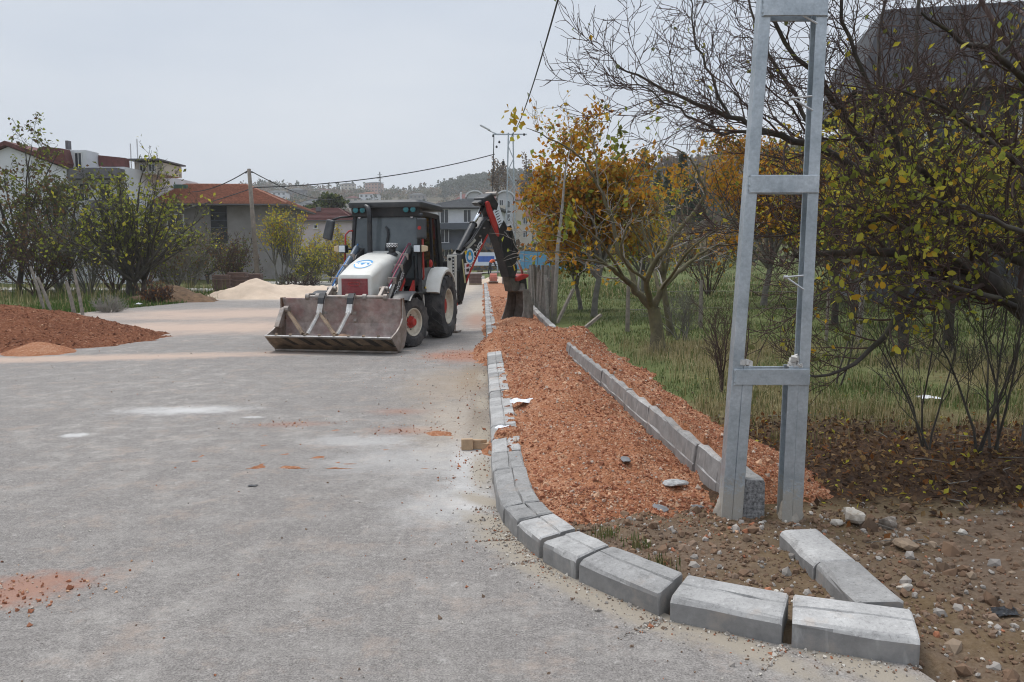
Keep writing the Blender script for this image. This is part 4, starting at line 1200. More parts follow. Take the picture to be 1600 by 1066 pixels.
# ---- loader arms and cylinders
for sx_ in (1, -1):
    x = sx_ * .52
    side = [(-.62, 1.90), (-.78, 1.98), (-1.35, 1.78), (-2.20, 1.02), (-2.72, .62), (-2.80, .48), (-2.70, .42), (-2.15, .72), (-1.25, 1.42), (-.70, 1.70)]
    mb = MB(); mb.prism([(x - .05, y, z) for y, z in side], (.10, 0, 0)); arm = mb.build('loader_arm', M_BLACK, bh, bevel=.012)
    mb = MB(); mb.box((x, -.72, 1.45), (.16, .30, .95)); mb.build('arm_tower', M_BLACK, arm, bevel=.02)
    # tilt cylinder above the arm
    a_, b_ = Vector((x + sx_ * .05, -1.12, 1.92)), Vector((x + sx_ * .05, -2.50, 1.05))
    mid = a_.lerp(b_, .72)
    mb = MB(); mb.tube([a_, mid], .065, 12); mb.build('tilt_cylinder', M_CYL if sx_ < 0 else M_BLACK, arm, smooth=True, auto=40)
    mb = MB(); mb.tube([mid, b_], .035, 10); mb.build('cylinder_rod', M_CHROME, arm, smooth=True)
    mb = MB(); mb.tube([(x + sx_ * .05, -1.05, 2.00), (x + sx_ * .06, -1.5, 1.74), (x + sx_ * .06, -2.05, 1.42), (x + sx_ * .05, -2.4, 1.16)], .016, 6)
    if sx_ > 0: mb.tube([(x + .02, -1.05, 2.02), (x + .02, -1.5, 1.78), (x + .02, -2.1, 1.42)], .012, 6)
    mb.build('hose', M_BLUEC if sx_ < 0 else mat('hose_red', (.26, .05, .09), .6), arm, smooth=True)
    for t in (.25, .5, .78): q = a_.lerp(b_, t); MB().box((q.x, q.y, q.z + .03), (.17, .05, .13)).build('hose_clamp', M_STEEL, arm, bevel=.01)
    # bell crank and links down to the bucket
    mb = MB(); mb.bar((x, -2.38, .74), (x, -2.50, 1.16), .09, .12); mb.bar((x, -2.50, 1.14), (x, -2.88, .90), .07, .09); mb.lathe([(-.09, .001), (-.09, .05), (.09, .05), (.09, .001)], (x, -2.50, 1.12), 'X', 12); mb.lathe([(-.08, .001), (-.08, .06), (.08, .06), (.08, .001)], (x, -2.40, .78), 'X', 12)
    mb.build('bucket_link', M_STEEL, arm, bevel=.01)
    if sx_ > 0:
        M = frame_matrix((x + .0545, -1.80, 1.19), (0, .76, .65), (0, -.65, .76))
        M = frame_matrix((x + .0545, -1.83, 1.16), (0, .745, .667), (0, -.667, .745))
        text_obj('arm_lettering', 'HİDROMEK', .165, M, M_LETTER, arm)
        mb = MB(); mb.prism([(x + .052, -2.05, .86), (x + .052, -1.45, 1.32), (x + .052, -1.43, 1.24), (x + .052, -2.03, .77)], (.006, 0, 0)); mb.build('red_stripe', M_RED, arm)
mb = MB(); mb.prism([(.66, -1.5, 1.02), (.66, -1.22, 1.26), (.66, -1.20, 1.04), (.66, -1.42, .86)], (.04, 0, 0)); mb.build('lamp_guard', M_RED, bh)
mb = MB(); mb.tube([(-.62, -2.3, .98), (-.85, -2.45, 1.0), (-1.02, -2.5, 1.02)], [.03, .035, .012], 8); mb.build('side_spike', M_BLACK, bh)
mb = MB()
for k, (x, y, z) in enumerate([(.62, -1.0, 1.75), (.60, -.95, 1.55), (.66, -.92, 1.35)]):
    mb.tube([(x, y, z), (x + .07, y - .1, z - .25), (x + .02, y - .05, z - .6), (x - .05, y, z - .8)], .022, 6)
mb.build('hydraulic_hoses', M_BLACK, bh, smooth=True, kind='stuff')

# ---- front bucket, curled back on its heel
bx0, bx1 = -1.34, 1.03
prof = [(-3.60, .30), (-3.42, .155), (-3.24, .035), (-3.10, .02), (-2.92, .10), (-2.80, .28), (-2.78, .50), (-2.84, .74), (-2.93, .965)]
th = .025
inner = []
for i, (y, z) in enumerate(prof):
    p0 = np.array(prof[max(i - 1, 0)]); p1 = np.array(prof[min(i + 1, len(prof) - 1)])
    d = (p1 - p0) / np.linalg.norm(p1 - p0); n_ = np.array((-d[1], d[0]))
    # inside of the bucket lies up and forward
    q = np.array((y, z)) + n_ * -th
    q2 = np.array((y, z)) + n_ * th
    cen = np.array((-3.2, .6))
    inner.append(tuple(q if np.linalg.norm(q - cen) < np.linalg.norm(q2 - cen) else q2))
mb = MB(); n = len(prof)
V = [(x, y, z) for x in (bx0, bx1) for (y, z) in prof] + [(x, y, z) for x in (bx0, bx1) for (y, z) in inner]
for i in range(n - 1):
    mb.cur = 1 if i < 3 else 0
    mb.add([V[i], V[i + 1], V[n + i + 1], V[n + i]], [(0, 1, 2, 3)])
    mb.cur = 0
    mb.add([V[2 * n + i], V[2 * n + i + 1], V[3 * n + i + 1], V[3 * n + i]], [(0, 1, 2, 3)])
for i in (0, n - 1):
    mb.add([V[i], V[n + i], V[3 * n + i], V[2 * n + i]], [(0, 1, 2, 3)])
bk_ = mb.build('front_bucket', [M_BUCKET, M_UNDER], bh)
for x, th_ in ((bx0 - .02, .03), (bx1 - .01, .03)):
    front = [(-2.97, .97), (-2.98, .62), (-3.10, .50), (-3.30, .40), (-3.58, .315)]
    poly = [(x, y, z) for y, z in prof[:-1]] + [(x, y, z) for y, z in front]
    mb = MB(); mb.prism(poly, (th_, 0, 0)); mb.build('side_plate', M_STEEL, bk_, bevel=.004)
    mb = MB(); mb.prism([(x + (-.012 if x > 0 else .03), -2.99, .97), (x + (-.012 if x > 0 else .03), -2.82, .97), (x + (-.012 if x > 0 else .03), -2.80, .55), (x + (-.012 if x > 0 else .03), -2.97, .60)], (.012, 0, 0)); mb.build('wear_plate', mat('rust', (.16, .085, .05), .8, var=.5, scale=9), bk_)
mb = MB(); mb.bar((bx0, -3.60, .302), (bx1, -3.60, .302), .05, .022, (0, .6, .8)); mb.build('cutting_edge', M_POLISH, bk_)
mb = MB(); mb.bar((bx0, -3.245, .022), (bx1, -3.245, .022), .05, .03); mb.build('heel_bar', M_STEEL, bk_)
for i in range(8):
    x = bx0 + .22 + i * (bx1 - bx0 - .44) / 7
    mb = MB(); mb.bar((x - .05, -3.50, .245), (x, -3.615, .345), .05, .03); mb.build('tooth_stub', M_UNDER, bk_)
rg = np.random.default_rng(11)
mb = MB()
for i in range(7):
    x = bx0 + .3 + i * .31; wd = rg.uniform(.07, .14)
    mb.prism([(x, -3.585, .283), (x + wd, -3.585, .283), (x + wd + .16, -3.40, .140), (x + .16, -3.40, .140)], (0, -.004, -.006))
mb.build('wear_strips', kind='stuff', parent=bk_, mats=mat('strip_dark', (.06, .05, .042), .6, .3, var=.4))
mb = MB(); mb.tube([(-.86, -2.92, .985), (.74, -2.92, .985)], .035, 12); mb.build('fork_shaft', M_STEEL, bk_, smooth=True, auto=40)
for x in (-.82, -.62, -.03, .30, .70): MB().lathe([(-.035, .001), (-.035, .062), (.035, .062), (.035, .001)], (x, -2.92, .985), 'X', 14).build('shaft_collar', M_STEEL, bk_)
for x in (-.50, .07):
    mb = MB()
    pts = [(-2.88, 1.0), (-2.92, 1.055), (-2.99, 1.05), (-3.05, .97), (-3.12, .80), (-3.17, .70)]
    pin = [(-3.09, .67), (-3.06, .78), (-3.0, .90), (-2.97, .96), (-2.93, .98), (-2.91, .965)]
    mb.prism([(x - .055, y, z) for y, z in pts + pin], (.11, 0, 0)); fk = mb.build('fork_hanger', M_POLISH, bk_, bevel=.006)
    mb = MB(); mb.prism([(x - .057, -2.93, 1.058), (x - .057, -2.99, 1.056), (x - .057, -3.06, .975), (x - .057, -3.10, .875), (x - .057, -3.085, .86), (x - .057, -2.98, 1.03)], (.114, 0, 0)); mb.build('black_band', M_BLACK, fk)
    mb = MB(); mb.bar((x - .005, -3.13, .72), (x - .07, -3.52, .34), .085, .05, (0, .6, .8)); mb.build('fork_arm', M_POLISH, fk, bevel=.008)
    mb = MB(); mb.bar((x - .01, -3.08, .70), (x + .12, -3.08, .70), .05, .05); mb.build('pin', M_STEEL, fk)
    mb = MB(); mb.lathe([(.0, .001), (0, .04), (.05, .04), (.05, .001)], (x + .09, -3.10, .56), 'X', 10); mb.build('pin', M_STEEL, fk)
for (xa, ya, za, xb_, yb_, zb_) in [(-1.18, -3.02, .72, -.62, -3.57, .345), (-.52, -3.10, .72, -.03, -3.56, .345)]:
    mb = MB(); mb.bar((xa, ya, za), (xb_, yb_, zb_), .085, .05, (0, .5, .8)); mb.build('folded_tine', M_UNDER, bk_, bevel=.006)
mb = MB(); mb.lathe([(0, .001), (0, .07), (.10, .07), (.10, .001)], (-1.24, -3.04, .75), 'X', 12); mb.prism([(-1.30, -2.95, .80), (-1.30, -3.10, .78), (-1.30, -3.35, .45), (-1.30, -3.22, .42)], (.09, 0, 0)); mb.build('clam_cylinder', M_STEEL, bk_, bevel=.01)
# fines lying inside
t = np.linspace(0, 1, 28); s_ = np.linspace(0, 1, 9)
T, Sx = np.meshgrid(t, s_)
X = bx0 + .1 + (bx1 - bx0 - .2) * T; Y = -3.50 + .62 * Sx
Z = np.interp(Y, [-3.6, -3.42, -3.24, -3.10, -2.92, -2.80], [.33, .185, .065, .05, .13, .3]) + .30 * np.sin(pi * Sx * .9) ** 1.3 * (.55 + .6 * fbm(X * 2.2, Y * 2.2, 33)) * np.sin(pi * T) ** .5 - .004
V = np.stack([X, Y, Z], -1).reshape(-1, 3); i = np.arange(27)[None] + (np.arange(8) * 28)[:, None]
link('soil_in_bucket', np_mesh('soil_in_bucket', V, [np.stack([i, i + 1, i + 29, i + 28], -1).reshape(-1, 4)], [M_MUD], None, True), bk_)

# ---- stabilisers and rear frame
for sx_ in (1, -1):
    mb = MB(); mb.box((sx_ * .84, 1.16, 1.22), (.17, .26, 1.16)); st = mb.build('stabiliser', M_WHITE, bh, bevel=.015)
    mb = MB(); mb.box((sx_ * .84, 1.16, .34), (.12, .18, .66)); mb.build('stabiliser_leg', M_STEEL, st, bevel=.01)
    mb = MB(); mb.box((sx_ * .84, 1.16, .025), (.34, .34, .04)); mb.build('foot_pad', M_STEEL, st, bevel=.008)
    mb = MB(); mb.box((sx_ * .84, 1.16, .66), (.185, .275, .09)); mb.build('red_collar', M_RED, st, bevel=.01)
    mb = MB(); mb.lathe([(-.135, .001), (-.135, .035), (-.13, .035)], (sx_ * .82, 1.16, 1.70), 'Y', 12); mb.build('pin_hole', M_BLACK, st)
    if sx_ > 0:
        mb = MB(); mb.box((.905, 1.028, 1.2), (.05, .006, 1.1)); mb.build('scale_strip', M_BLACK, st)
        mb = MB()
        for k in range(14): mb.box((.905, 1.022, .72 + k * .075), (.032, .006, .036))
        mb.build('scale_marks', M_LETTER, st, kind='stuff')
mb = MB(); mb.box((0, 1.18, 1.55), (1.5, .14, .22)); mb.box((0, 1.18, .72), (1.5, .16, .22)); mb.build('slide_frame', M_BLACK, bh, bevel=.015)

# ---- rear arm: in a vertical plane swung towards the gravel bed
F0 = np.array((-1.20, 18.90, 0.0)); E_ = np.array((.504, .864, 0)); N_ = np.array((.864, -.504, 0))
def zc(pts, off):  # traced side outline on the plane shifted by off along the normal
    out = []
    for (a, c_) in pts:
        px, py = 680 + a * .2064, 290 + c_ * .2064
        out.append(onplane(px, py, F0 + N_ * off, N_))
    return out
def slab(name, pts, off, w, material, parent, bevel=.012):
    P = zc(pts, off)
    mb = MB(); mb.prism([loc(p) for p in P], locv(-N_ * w))
    return mb.build(name, material, parent, bevel=bevel)
mb = MB(); q = loc((-1.22, 18.75, 0)); mb.box((q.x - .10, q.y + .02, 1.0), (.22, .26, .75)); mb.box((q.x - .15, q.y - .22, 1.15), (.34, .2, .6)); mb.build('swing_post', M_BLACK, bh, bevel=.03)
boom = slab('boom', [(198, 884), (214, 872), (242, 740), (266, 662), (330, 520), (402, 372), (440, 250), (395, 235), (335, 330), (268, 440), (205, 520), (188, 620), (184, 860)], .15, .30, M_BLACK, bh, .02)
slab('red_edge', [(240, 742), (266, 664), (330, 522), (404, 374), (396, 366), (322, 510), (258, 650), (236, 715)], .157, .014, M_RED, boom, 0)
# lettering along the boom
def plane_frame(a, c_, a2, c2, off):
    p = onplane(680 + a * .2064, 290 + c_ * .2064, F0 + N_ * off, N_); q = onplane(680 + a2 * .2064, 290 + c2 * .2064, F0 + N_ * off, N_)
    ex = (q - p) / np.linalg.norm(q - p); ey = np.cross(N_, ex)
    L = np.linalg.norm(q - p)
    return p, q, ex, ey, L
p, q, ex, ey, L = plane_frame(238, 640, 356, 434, .153)
M = frame_matrix(loc((p + q) / 2), locv(ex), locv(ey))
tx = text_obj('boom_lettering', 'HİDROMEK', .30, M, M_LETTER, boom)
d_ = max((v.co - M.translation).dot(Vector(M.col[0][:3])) for v in tx.data.vertices) * 2
sc_ = L * 1.12 / d_
tx.data.transform(M @ Matrix.Diagonal((sc_, .85, 1, 1)) @ M.inverted())
def disc(name, a, c_, r, off, material, parent, n=24, sq=1.0):
    o_ = onplane(680 + a * .2064, 290 + c_ * .2064, F0 + N_ * off, N_)
    mb = MB(); P = [loc(o_ + E_ * (r * cos(2 * pi * i / n)) + np.array((0, 0, r * sq * sin(2 * pi * i / n)))) for i in range(n)]
    mb.prism(P, locv(N_ * .004)); return mb.build(name, material, parent)
em = disc('round_emblem', 262, 535, .19, .152, MATS['emblem_white'], boom)
disc('emblem_blue', 262, 537, .15, .157, M_LOGO, em, sq=1.0)
disc('emblem_white_bird', 262, 545, .085, .162, M_LETTER, em, sq=.7)
disc('emblem_sun', 262, 517, .045, .167, M_YEL, em)
def sticker(name, pts, material, off=.153): return slab(name, pts, off + .004, .004, material, boom, 0)
sticker('sticker', [(222, 500), (240, 488), (246, 512), (228, 526)], M_YEL)
sticker('sticker', [(202, 560), (210, 556), (233, 735), (222, 740)], mat('sticker_pale', (.45, .42, .22), .6))
s_ = sticker('sticker', [(222, 590), (258, 580), (262, 668), (228, 674)], MATS['sticker_white'])
slab('sticker_print', [(236, 600), (256, 592), (257, 612), (238, 618)], .162, .003, M_RED, s_, 0); slab('sticker_print', [(236, 632), (257, 626), (258, 650), (238, 654)], .162, .003, M_BLACK, s_, 0)
# boom cylinder on the front face
c0 = onplane(680 + 178 * .2064, 290 + 505 * .2064, F0 + N_ * 0, N_); c1 = onplane(680 + 290 * .2064, 290 + 290 * .2064, F0 + N_ * 0, N_); c2 = onplane(680 + 362 * .2064, 290 + 155 * .2064, F0, N_)
mb = MB(); mb.tube([loc(c0), loc(c1)], .085, 14); mb.tube([loc(c1 - (c1 - c0) * .03), loc(c1)], .105, 14); mb.build('boom_cylinder', M_BLACK, boom, smooth=True, auto=40)
mb = MB(); mb.tube([loc(c1), loc(c2)], .045, 12); mb.build('cylinder_rod', M_CHROME, boom, smooth=True)
for k, o2 in enumerate((-.10, .10)):
    a_ = [onplane(680 + a * .2064, 290 + c_ * .2064, F0 + N_ * (o2 + .03), N_) for a, c_ in ((215, 470), (265, 420), (320, 335), (352, 275), (392, 240))]
    mb = MB(); mb.tube([loc(p) for p in a_], .02, 6); mb.tube([loc(p + N_ * .05) for p in a_], .016, 6)
    mb.build('boom_hose', mat('hose_black', (.03, .03, .032), .6), boom, smooth=True)
for t in (.25, .45, .62, .8):
    p = c0 + (c2 - c0) * t + np.array((.12, .12, -.12)); MB().box(tuple(loc(p)), (.30, .04, .04)).build('hose_bracket', M_STEEL, boom)
slab('pale_plate', [(232, 470), (300, 400), (310, 418), (250, 482)], .153 + .006, .006, mat('plate_grey', (.4, .4, .36), .6), boom, 0)
# dipper
dip = slab('dipper', [(398, 120), (455, 92), (520, 258), (542, 300), (612, 560), (626, 640), (602, 702), (562, 692), (500, 470), (440, 300)], .13, .26, M_BLACK, bh, .02)
slab('elbow_casting', [(372, 92), (432, 56), (482, 138), (470, 190), (400, 150), (372, 150)], .16, .32, M_BLACK, dip, .03)
slab('elbow_boss', [(330, 128), (352, 110), (404, 128), (408, 150), (352, 150)], .12, .24, M_BLACK, dip, .03)
mb = MB(); p = onplane(680 + 428 * .2064, 290 + 66 * .2064, F0, N_); a_ = loc(p - N_ * .16); b_ = loc(p + N_ * .16); mb.tube([a_, b_], .06, 12); mb.build('elbow_pin', M_STEEL, dip)
slab('red_link', [(386, 126), (402, 116), (414, 128), (440, 205), (462, 250), (488, 372), (484, 388), (470, 372), (424, 272), (402, 200)], .215, .05, M_RED, dip, .012)
slab('red_link', [(386, 126), (402, 116), (414, 128), (440, 205), (462, 250), (488, 372), (484, 388), (470, 372), (424, 272), (402, 200)], -.17, .05, M_RED, dip, .012)
pl = slab('white_plate', [(438, 196), (484, 150), (519, 262), (486, 322)], .140, .008, MATS['emblem_white'], dip, 0)
rg = np.random.default_rng(4)
for k in range(6):  # rows of worn black print
    a, c_ = 462 + k * 5, 196 + k * 19
    slab('plate_print', [(a - 8, c_ + 4), (a + 10 + rg.uniform(0, 9), c_ - 10), (a + 12 + rg.uniform(0, 9), c_ - 3), (a - 6, c_ + 11)], .143, .003, M_BLACK, pl, 0)
# bucket cylinder on the outer face
d0 = onplane(680 + 545 * .2064, 290 + 300 * .2064, F0, N_); d1 = onplane(680 + 622 * .2064, 290 + 560 * .2064, F0, N_); d2 = onplane(680 + 662 * .2064, 290 + 665 * .2064, F0, N_)
mb = MB(); mb.tube([loc(d0 + E_ * .05), loc(d1)], .075, 12); mb.build('bucket_cylinder', M_BLACK, dip, smooth=True, auto=40)
mb = MB(); mb.tube([loc(d1), loc(d2)], .038, 10); mb.build('cylinder_rod', M_POLISH, dip, smooth=True)
slab('cylinder_guard', [(560, 340), (600, 430), (634, 560), (612, 580), (590, 540), (600, 470)], .05, .10, M_BLACK, dip, .01)
mb = MB(); h_ = [onplane(680 + a * .2064, 290 + c_ * .2064, F0 + N_ * .14, N_) for a, c_ in ((500, 440), (505, 480), (518, 520), (512, 540), (560, 560), (590, 600))]; mb.tube([loc(p) for p in h_], .014, 6)
h_ = [onplane(680 + a * .2064, 290 + c_ * .2064, F0 + N_ * .14, N_) for a, c_ in ((560, 380), (590, 470), (598, 540), (585, 560))]; mb.tube([loc(p) for p in h_], .014, 6); mb.build('dipper_hose', MATS['hose_black'], dip, smooth=True)
slab('yellow_sticker', [(588, 600), (596, 596), (608, 640), (600, 646)], .134, .003, M_YEL, dip, 0)
# tip linkage and digging bucket
slab('tip_link', [(562, 690), (602, 676), (640, 700), (640, 790), (612, 806), (582, 800), (570, 740)], .11, .22, mat('soiled_steel', (.10, .085, .07), .8, .2, var=.5, scale=5, bmp=.3), dip, .015)
slab('red_cap', [(620, 722), (616, 700), (640, 682), (680, 668), (708, 672), (716, 684), (700, 700), (660, 716), (636, 726)], .17, .34, M_RED, dip, .03)
slab('bucket_link', [(640, 715), (672, 700), (690, 705), (700, 800), (676, 812), (652, 760)], .06, .12, M_BLACK, dip, .012)
M_DIG = mat('digging_steel', (.27, .245, .215), .65, .35, var=.4, scale=4, dirt=(.10, .065, .045), dirt_amt=.7, dscale=3, bmp=.2)
hp = onplane(680 + 625 * .2064, 290 + 800 * .2064, F0, N_); hd = float(np.dot(hp - F0, E_)); hz_ = float(hp[2])
bw = .60
zb = float(bed_h(np.array([hp[0]]), np.array([hp[1]]))[0])
H = hz_ - zb + .06
side = [(-.13, 0.02), (-.06, .05), (.16, .05), (.30, -.06), (.36, -H * .45), (.30, -H * .85), (.10, -H * 1.0), (-.42, -H * 1.0), (-.22, -H * .62), (-.14, -H * .3)]
def bp(d, z, off):
    tp_ = .72 + .28 * min(1, max(0, -z / H * 1.3))
    return loc(F0 + E_ * (hd + d) + N_ * off * tp_ + np.array((0, 0, hz_ + z)))
back = side[:8]
mb = MB(); n = len(back)
for (o_, rev) in ((0, 0),):
    P = [bp(d, z, -bw / 2) for d, z in back] + [bp(d, z, bw / 2) for d, z in back]
    I = [bp(d * .90 + .0, z * .94 - .02, -bw / 2 + .02) for d, z in back] + [bp(d * .90, z * .94 - .02, bw / 2 - .02) for d, z in back]
    mb.add(P, [(i, i + 1, n + i + 1, n + i) for i in range(n - 1)]); mb.add(I, [(i, n + i, n + i + 1, i + 1) for i in range(n - 1)])
    mb.add([P[0], P[n], I[n], I[0]], [(0, 1, 2, 3)])
dg = mb.build('digging_bucket', M_DIG, dip)
for off in (-bw / 2 - .0, bw / 2 + .02):
    mb = MB(); mb.prism([bp(d, z, off) for d, z in side], locv(-N_ * .02)); mb.build('side_plate', M_DIG, dg, bevel=.004)
mb = MB()
for k in range(5):
    o_ = -bw / 2 + .05 + k * (bw - .1) / 4
    mb.prism([bp(-.38, -H * .98, o_ - .035), bp(-.38, -H * .98, o_ + .035), bp(-.56, -H * 1.01, o_ + .02), bp(-.56, -H * 1.01, o_ - .02)], (0, 0, -.03))
mb.build('bucket_teeth', M_POLISH, dg, kind='stuff')
mb = MB()
for off in (-.16, .12): mb.prism([bp(-.10, .03, off), bp(.22, .03, off), bp(.16, .2, off), (bp(-.02, .22, off))], locv(N_ * .03))
mb.build('hinge_ear', M_DIG, dg)
# ================================================================== TREES AND PLANTS
def tubes_np(branches, sides_of):
    """branches: list of (pts(k,3), radii(k), level) -> V, F"""
    Vs = []; Fs = []; base = 0
    for pts, rad, lv in branches:
        n = sides_of(lv)
        k = len(pts)
        t = np.gradient(pts, axis=0); t /= np.linalg.norm(t, axis=1)[:, None] + 1e-9
        ref = np.array((.31, .17, .93)) if abs(t[0, 2]) < .85 else np.array((.9, .3, .1))
        u = np.cross(t, ref); u /= np.linalg.norm(u, axis=1)[:, None] + 1e-9
        w = np.cross(u, t)
        a = 2 * pi * np.arange(n) / n
        V = pts[:, None, :] + rad[:, None, None] * (u[:, None, :] * np.cos(a)[None, :, None] + w[:, None, :] * np.sin(a)[None, :, None])
        Vs.append(V.reshape(-1, 3))
        i = np.arange(k - 1)[:, None] * n; j = np.arange(n)[None]
        jj = (j + 1) % n
        Fs.append((np.stack([i + j, i + jj, i + n + jj, i + n + j], -1) + base).reshape(-1, 4))
        base += k * n
    return np.concatenate(Vs), np.concatenate(Fs)
def unit(v): return v / (np.linalg.norm(v) + 1e-9)
def poly(rg, p, d, L, r0, r1, nseg, wig, trop):
    pts = [np.array(p, float)]; d = unit(np.array(d, float))
    for i in range(nseg):
        d = unit(d + rg.normal(0, wig, 3) + np.array((0, 0, trop)))
        pts.append(pts[-1] + d * L / nseg)
    return np.array(pts), np.linspace(r0, r1, nseg + 1), d
def sprout(rg, br, out, tips, lv, maxlv, n, ratio, spread, wig, trop, tmin=.25, rr=.55, minr=.0022, Lmin=.12, nfall=1.0):
    pts, rad, _ = br
    k = len(pts) - 1
    Ltot = np.linalg.norm(np.diff(pts, axis=0), axis=1).sum()
    for c in range(n):
        t = tmin + (1 - tmin) * (c + rg.uniform(.1, .9)) / n
        f = t * k; i = min(int(f), k - 1); fr = f - i
        p = pts[i] * (1 - fr) + pts[i + 1] * fr
        d = unit(pts[i + 1] - pts[i])
        perp = unit(np.cross(d, rg.normal(size=3)))
        a = spread * rg.uniform(.7, 1.25)
        nd = d * cos(a) + perp * sin(a)
        L = max(Lmin, Ltot * ratio * rg.uniform(.6, 1.25) * (1.15 - .5 * t))
        r0 = max(minr, (rad[i] * (1 - fr) + rad[i + 1] * fr) * rr)
        ns = 5 if lv < maxlv - 1 else 4 if lv < maxlv else 3
        P, R, dd = poly(rg, p, nd, L, r0, max(minr * .7, r0 * .35), ns, wig, trop)
        nb = (P, R, lv)
        out.append(nb)
        if lv >= maxlv - 1: tips.append(P[1:])
        if lv < maxlv:
            sprout(rg, nb, out, tips, lv + 1, maxlv, max(2, int(round(n * nfall))), ratio, spread, wig, trop, .2, rr, minr, Lmin, nfall)
BARK = {'grey': mat('bark_grey', (.16, .15, .13), .95, var=.4, scale=5, bmp=.5, bscale=25),
        'dark': mat('bark_dark', (.055, .047, .041), .95, var=.5, scale=5, bmp=.5, bscale=25, dirt=(.10, .10, .035), dirt_amt=.35, dscale=6),
        'moss': mat('bark_moss', (.10, .085, .05), .95, var=.45, scale=6, bmp=.5, bscale=25, dirt=(.15, .14, .05), dirt_amt=.6, dscale=5),
        'red': mat('bark_red', (.075, .048, .040), .95, var=.4, scale=5, bmp=.4, bscale=25),
        'pale': mat('bark_pale', (.27, .25, .22), .95, var=.3, scale=5, bmp=.4, bscale=25)}
LF = {'orange': leaf_mat('leaf_orange', (.46, .20, .018)), 'amber': leaf_mat('leaf_amber', (.47, .29, .03)), 'yellow': leaf_mat('leaf_yellow', (.46, .41, .05)),
      'lime': leaf_mat('leaf_lime', (.24, .27, .04)), 'olive': leaf_mat('leaf_olive', (.115, .12, .035)), 'green': leaf_mat('leaf_green', (.07, .095, .03)),
      'brown': leaf_mat('leaf_brown', (.14, .08, .04)), 'rust': leaf_mat('leaf_rust', (.20, .075, .018)), 'dgreen': leaf_mat('leaf_dark_green', (.02, .035, .016))}
def finish_tree(name, label, cat, group, base, br, tips, bark, leafspec, seed, twig_lv=2, sides=(10, 7, 5, 4, 3, 3), big_leaves=0, leaf_bend=0.0, twig_bark=None):
    rg = np.random.default_rng(seed + 999)
    root = thing(name, base, label, cat, group)
    b0 = np.array(base)
    sd = lambda lv: sides[min(lv, len(sides) - 1)]
    main = [(p - b0, r, l) for p, r, l in br if l < twig_lv]; tw = [(p - b0, r, l) for p, r, l in br if l >= twig_lv]
    V, F = tubes_np(main, sd); link('trunk', np_mesh('trunk', V, [F], [BARK[bark]], None, True), root)
    if tw:
        V, F = tubes_np(tw, sd); link('twigs', np_mesh('twigs', V, [F], [BARK[twig_bark or bark]], None, True), root, kind='stuff')
    if leafspec:
        n, size, mats, probs, jit, keep = leafspec
        T = np.concatenate(tips)
        ii = rg.integers(0, len(T), n * (3 if keep else 1))
        P = T[ii] + rg.normal(0, jit, (len(ii), 3))
        if keep is not None:
            k = keep(P) > rg.uniform(0, 1, len(P)); P = P[k][:n]
        sz = size * rg.uniform(.6, 1.25, len(P))
        if big_leaves:
            order = np.argsort(-sz / np.linalg.norm(P - np.array((0, 0, CAMZ)), axis=1))
            vis = order[:big_leaves]; rest = order[big_leaves:]
            lm = []
            for q in range(6):
                Vq, Fq = leaf_arrays(np.zeros((1, 3)), 1.0, np.random.default_rng(q), leaf_bend)
                # keep a rounder outline for the leaves seen close up
                a0, a1, a2, a3 = Vq
                mid = (a0 + a2) / 2; up_ = (a1 + a3) / 2 - mid
                ring_ = [a0, a0 * .78 + a2 * .22 + (a1 - mid - up_) * .78 + up_ * .6, a0 * .42 + a2 * .58 + (a1 - mid - up_) * .95 + up_, a0 * .15 + a2 * .85 + (a1 - mid - up_) * .5 + up_ * .5, a2,
                         a0 * .15 + a2 * .85 + (a3 - mid - up_) * .5 + up_ * .5, a0 * .42 + a2 * .58 + (a3 - mid - up_) * .95 + up_, a0 * .78 + a2 * .22 + (a3 - mid - up_) * .78 + up_ * .6]
                VV = np.array(ring_ + [a0 * .7 + a2 * .3 , a0 * .3 + a2 * .7])
                FF = np.array([[0, 1, 8], [1, 2, 8], [2, 9, 8], [2, 3, 9], [3, 4, 9], [4, 5, 9], [5, 6, 9], [6, 8, 9], [6, 7, 8], [7, 0, 8]])
                for mm in mats:
                    lm.append(np_mesh('leaf', VV, [FF], [mm], None, True))
            for v in vis:
                q = rg.integers(0, 6); mi_ = rg.choice(len(mats), p=probs)
                o = link('leaf', lm[q * len(mats) + mi_], root)
                o.location = [float(x) for x in P[v] - b0]; o.scale = (float(sz[v]),) * 3; o.rotation_euler = (rg.normal(0, .4), rg.normal(0, .4), rg.uniform(0, 6.28))
            P = P[rest]; sz = sz[rest]
        leaves('foliage', P - b0, sz, mats, seed + 5, root, probs=probs, droop=.5)
    return root
